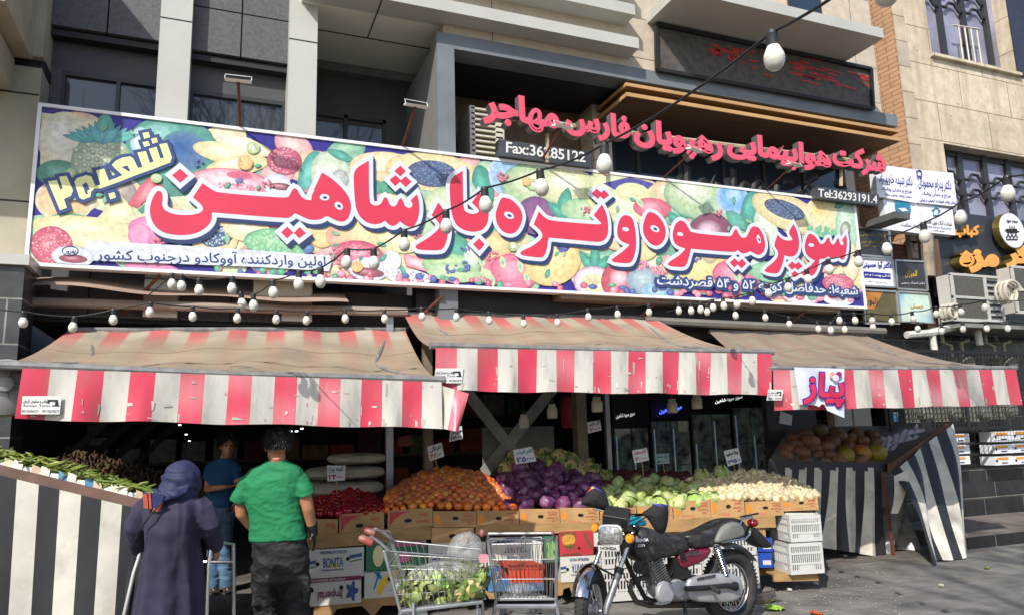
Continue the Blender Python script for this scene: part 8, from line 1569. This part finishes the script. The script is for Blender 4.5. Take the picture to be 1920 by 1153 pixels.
for (a, b_, c_) in (((251, 1043), (233, 1153), -.0), ((385, 1033), (387, 1153), .0)):
    t = W(*a, .05); bt0 = W(b_[0], 1200, .0); bt_ = V((bt0.x, bt0.y, .0)); bt_ = W(*b_, 0); d = (bt_-t); k = (t.z-.02)/(t.z-bt_.z); e = t+d*k
    f = t+FWD*.42; m = MB(); m.tube([e, t.lerp(e, .12), t+V((0, 0, .012))+FWD*.03, t+V((0, 0, .015))+FWD*.2, f+V((0, 0, -.02)), V((f.x, f.y, .02))+FWD*.1], .0135, 10); m.build('side_frame', ALW, WK, True)
    m = MB(); m.tube([t+V((0, 0, .015))+FWD*.05, t+V((0, 0, .015))+FWD*.18], .018, 10); m.build('hand_grip', RUB, WK, True); m = MB(); m.tube([e, e+V((0, 0, .05))], .018, 8); m.build('rubber_foot', RUB, WK)
m = MB(); m.tube([W(251, 1075, .45), W(387, 1075, .45)], .011, 8); m.build('cross_bar', ALW, WK)
m = MB(); m.tube([W(240, 1062, .06), W(233, 1110, .07), W(227, 1150, .08), W(224, 1180, .09)], [.022, .026, .022, .012], 10); m.tube([W(243, 1048, .06), W(240, 1062, .06)], .01, 6); tag(m.build('umbrella', mat('umbrella_black', (.02, .022, .024), .6, var=.3), None, True), 'folded black umbrella hanging on the walking frame', 'umbrella')
# the man inside
Db = 8.0; K = Db/FPX
def H(u, v, dd=0.): return PD(u, v, Db)+FWD*dd
bf = (-FWD*.75+RGT*.5).normalized(); hc = H(426, 836)
b = MB(); head(b, hc, bf, 1.0); b.tube([hc-V((0, 0, .08)), H(421, 866)], [.055, .062], 12); b.loft([sring(H(u, v), hw*K, dp) for u, v, hw, dp in ((418, 868, 22, .08), (417, 885, 26, .1), (415, 920, 23, .1), (413, 950, 23, .11))])
la = [H(396, 873), H(392, 900), H(398, 915, -.12), H(420, 912, -.26), H(444, 909, -.3)]; ra = [H(438, 873), H(446, 895), H(452, 915, -.05), H(450, 935, -.12)]
b.tube(la, [.052, .046, .042, .034, .026], 12); b.tube(ra, [.052, .046, .04, .03], 12); hand(b, la[-1], la[-1]-la[-2], V((0, 0, 1)), -FWD, .6); hand(b, ra[-1], V((0, 0, -1)), -RGT, -FWD, .5)
for hx, ax_ in ((404, 402), (424, 428)): an = H(ax_, 1080); b.tube([H(hx, 950), H(hx, 1020), V((an.x, an.y, .07))], [.08, .058, .045], 12); foot(b, V((an.x, an.y, 0)), bf)
bm_ = fuse(b, 'person', SKIN, None, .0095, 3); tag(bm_, 'man in a blue T-shirt and jeans standing inside the dark shop', 'person'); hairm(hc, bf, 1.04).build('hair', HAIRM, bm_, True); eyes(bm_, hc, bf)
m = MB(); m.loft([sring(H(u, v), hw*K, dp) for u, v, hw, dp in ((421, 858, 12, .07), (419, 864, 20, .09), (417, 873, 28, .11), (416, 900, 26, .12), (414, 930, 25, .12), (413, 950, 26, .125))]); m.tube([H(402, 870), H(394, 880), H(391, 898)], [.065, .068, .064], 12); m.tube([H(434, 870), H(441, 880), H(446, 895)], [.065, .068, .064], 12); fuse(m, 'shirt', BLUES, bm_, .01, 4, folds(1, .006))
m = MB(); m.loft([sring(H(u, v), hw*K, dp) for u, v, hw, dp in ((413, 943, 24, .115), (413, 960, 25, .12), (413, 985, 24, .12))])
for hx, ax_ in ((403, 402), (424, 428)): an = H(ax_, 1080); m.tube([H(hx, 960), H(hx, 1020, -.02), V((an.x, an.y, .06))], [.1, .08, .07], 14)
fuse(m, 'jeans', JEAN, bm_, .01, 4, folds(1, .008))
for ax_ in (402, 428): an = H(ax_, 1080); m = MB(); foot(m, V((an.x, an.y, 0)), bf); m.build('shoe', SHOE, bm_, True)

# ---------------- bare trees across the street, seen in the windows ----------------
def tree(label, loc, hgt, seed):
    t = thing('bare_tree', label, 'tree', loc, 'bare trees across the street'); rn = random.Random(seed); m = MB(); tips = MB()
    def grow(p, d, r_, L_, k):
        q = p+d*L_; mid = p.lerp(q, .5)+V((rn.uniform(-.06, .06), rn.uniform(-.06, .06), 0))*L_; (m if k < 2 else tips).tube([p, mid, q], [r_, r_*.85, r_*.68], 6 if k < 2 else 4)
        if k < 5:
            for i in range(3 if k < 4 else 2):
                dd = (d+V((rn.uniform(-.75, .75), rn.uniform(-.75, .75), rn.uniform(-.1, .5)))).normalized(); grow(p.lerp(q, rn.uniform(.6, 1)), dd, r_*.6, L_*rn.uniform(.62, .85), k+1)
    grow(V(loc), V((0, 0, 1)), .16, hgt*.3, 0); BARK = mat('bark', (.07, .055, .045), .9, var=.3, scale=12); m.build('trunk', BARK, t, True); tips.build('crown', BARK, t)
tree('tall bare tree across the street, mirrored in the window panes', (.5, -5.5, 0), 17, 3); tree('second bare tree across the street, mirrored in the window panes', (4.2, -6.5, 0), 18, 8)
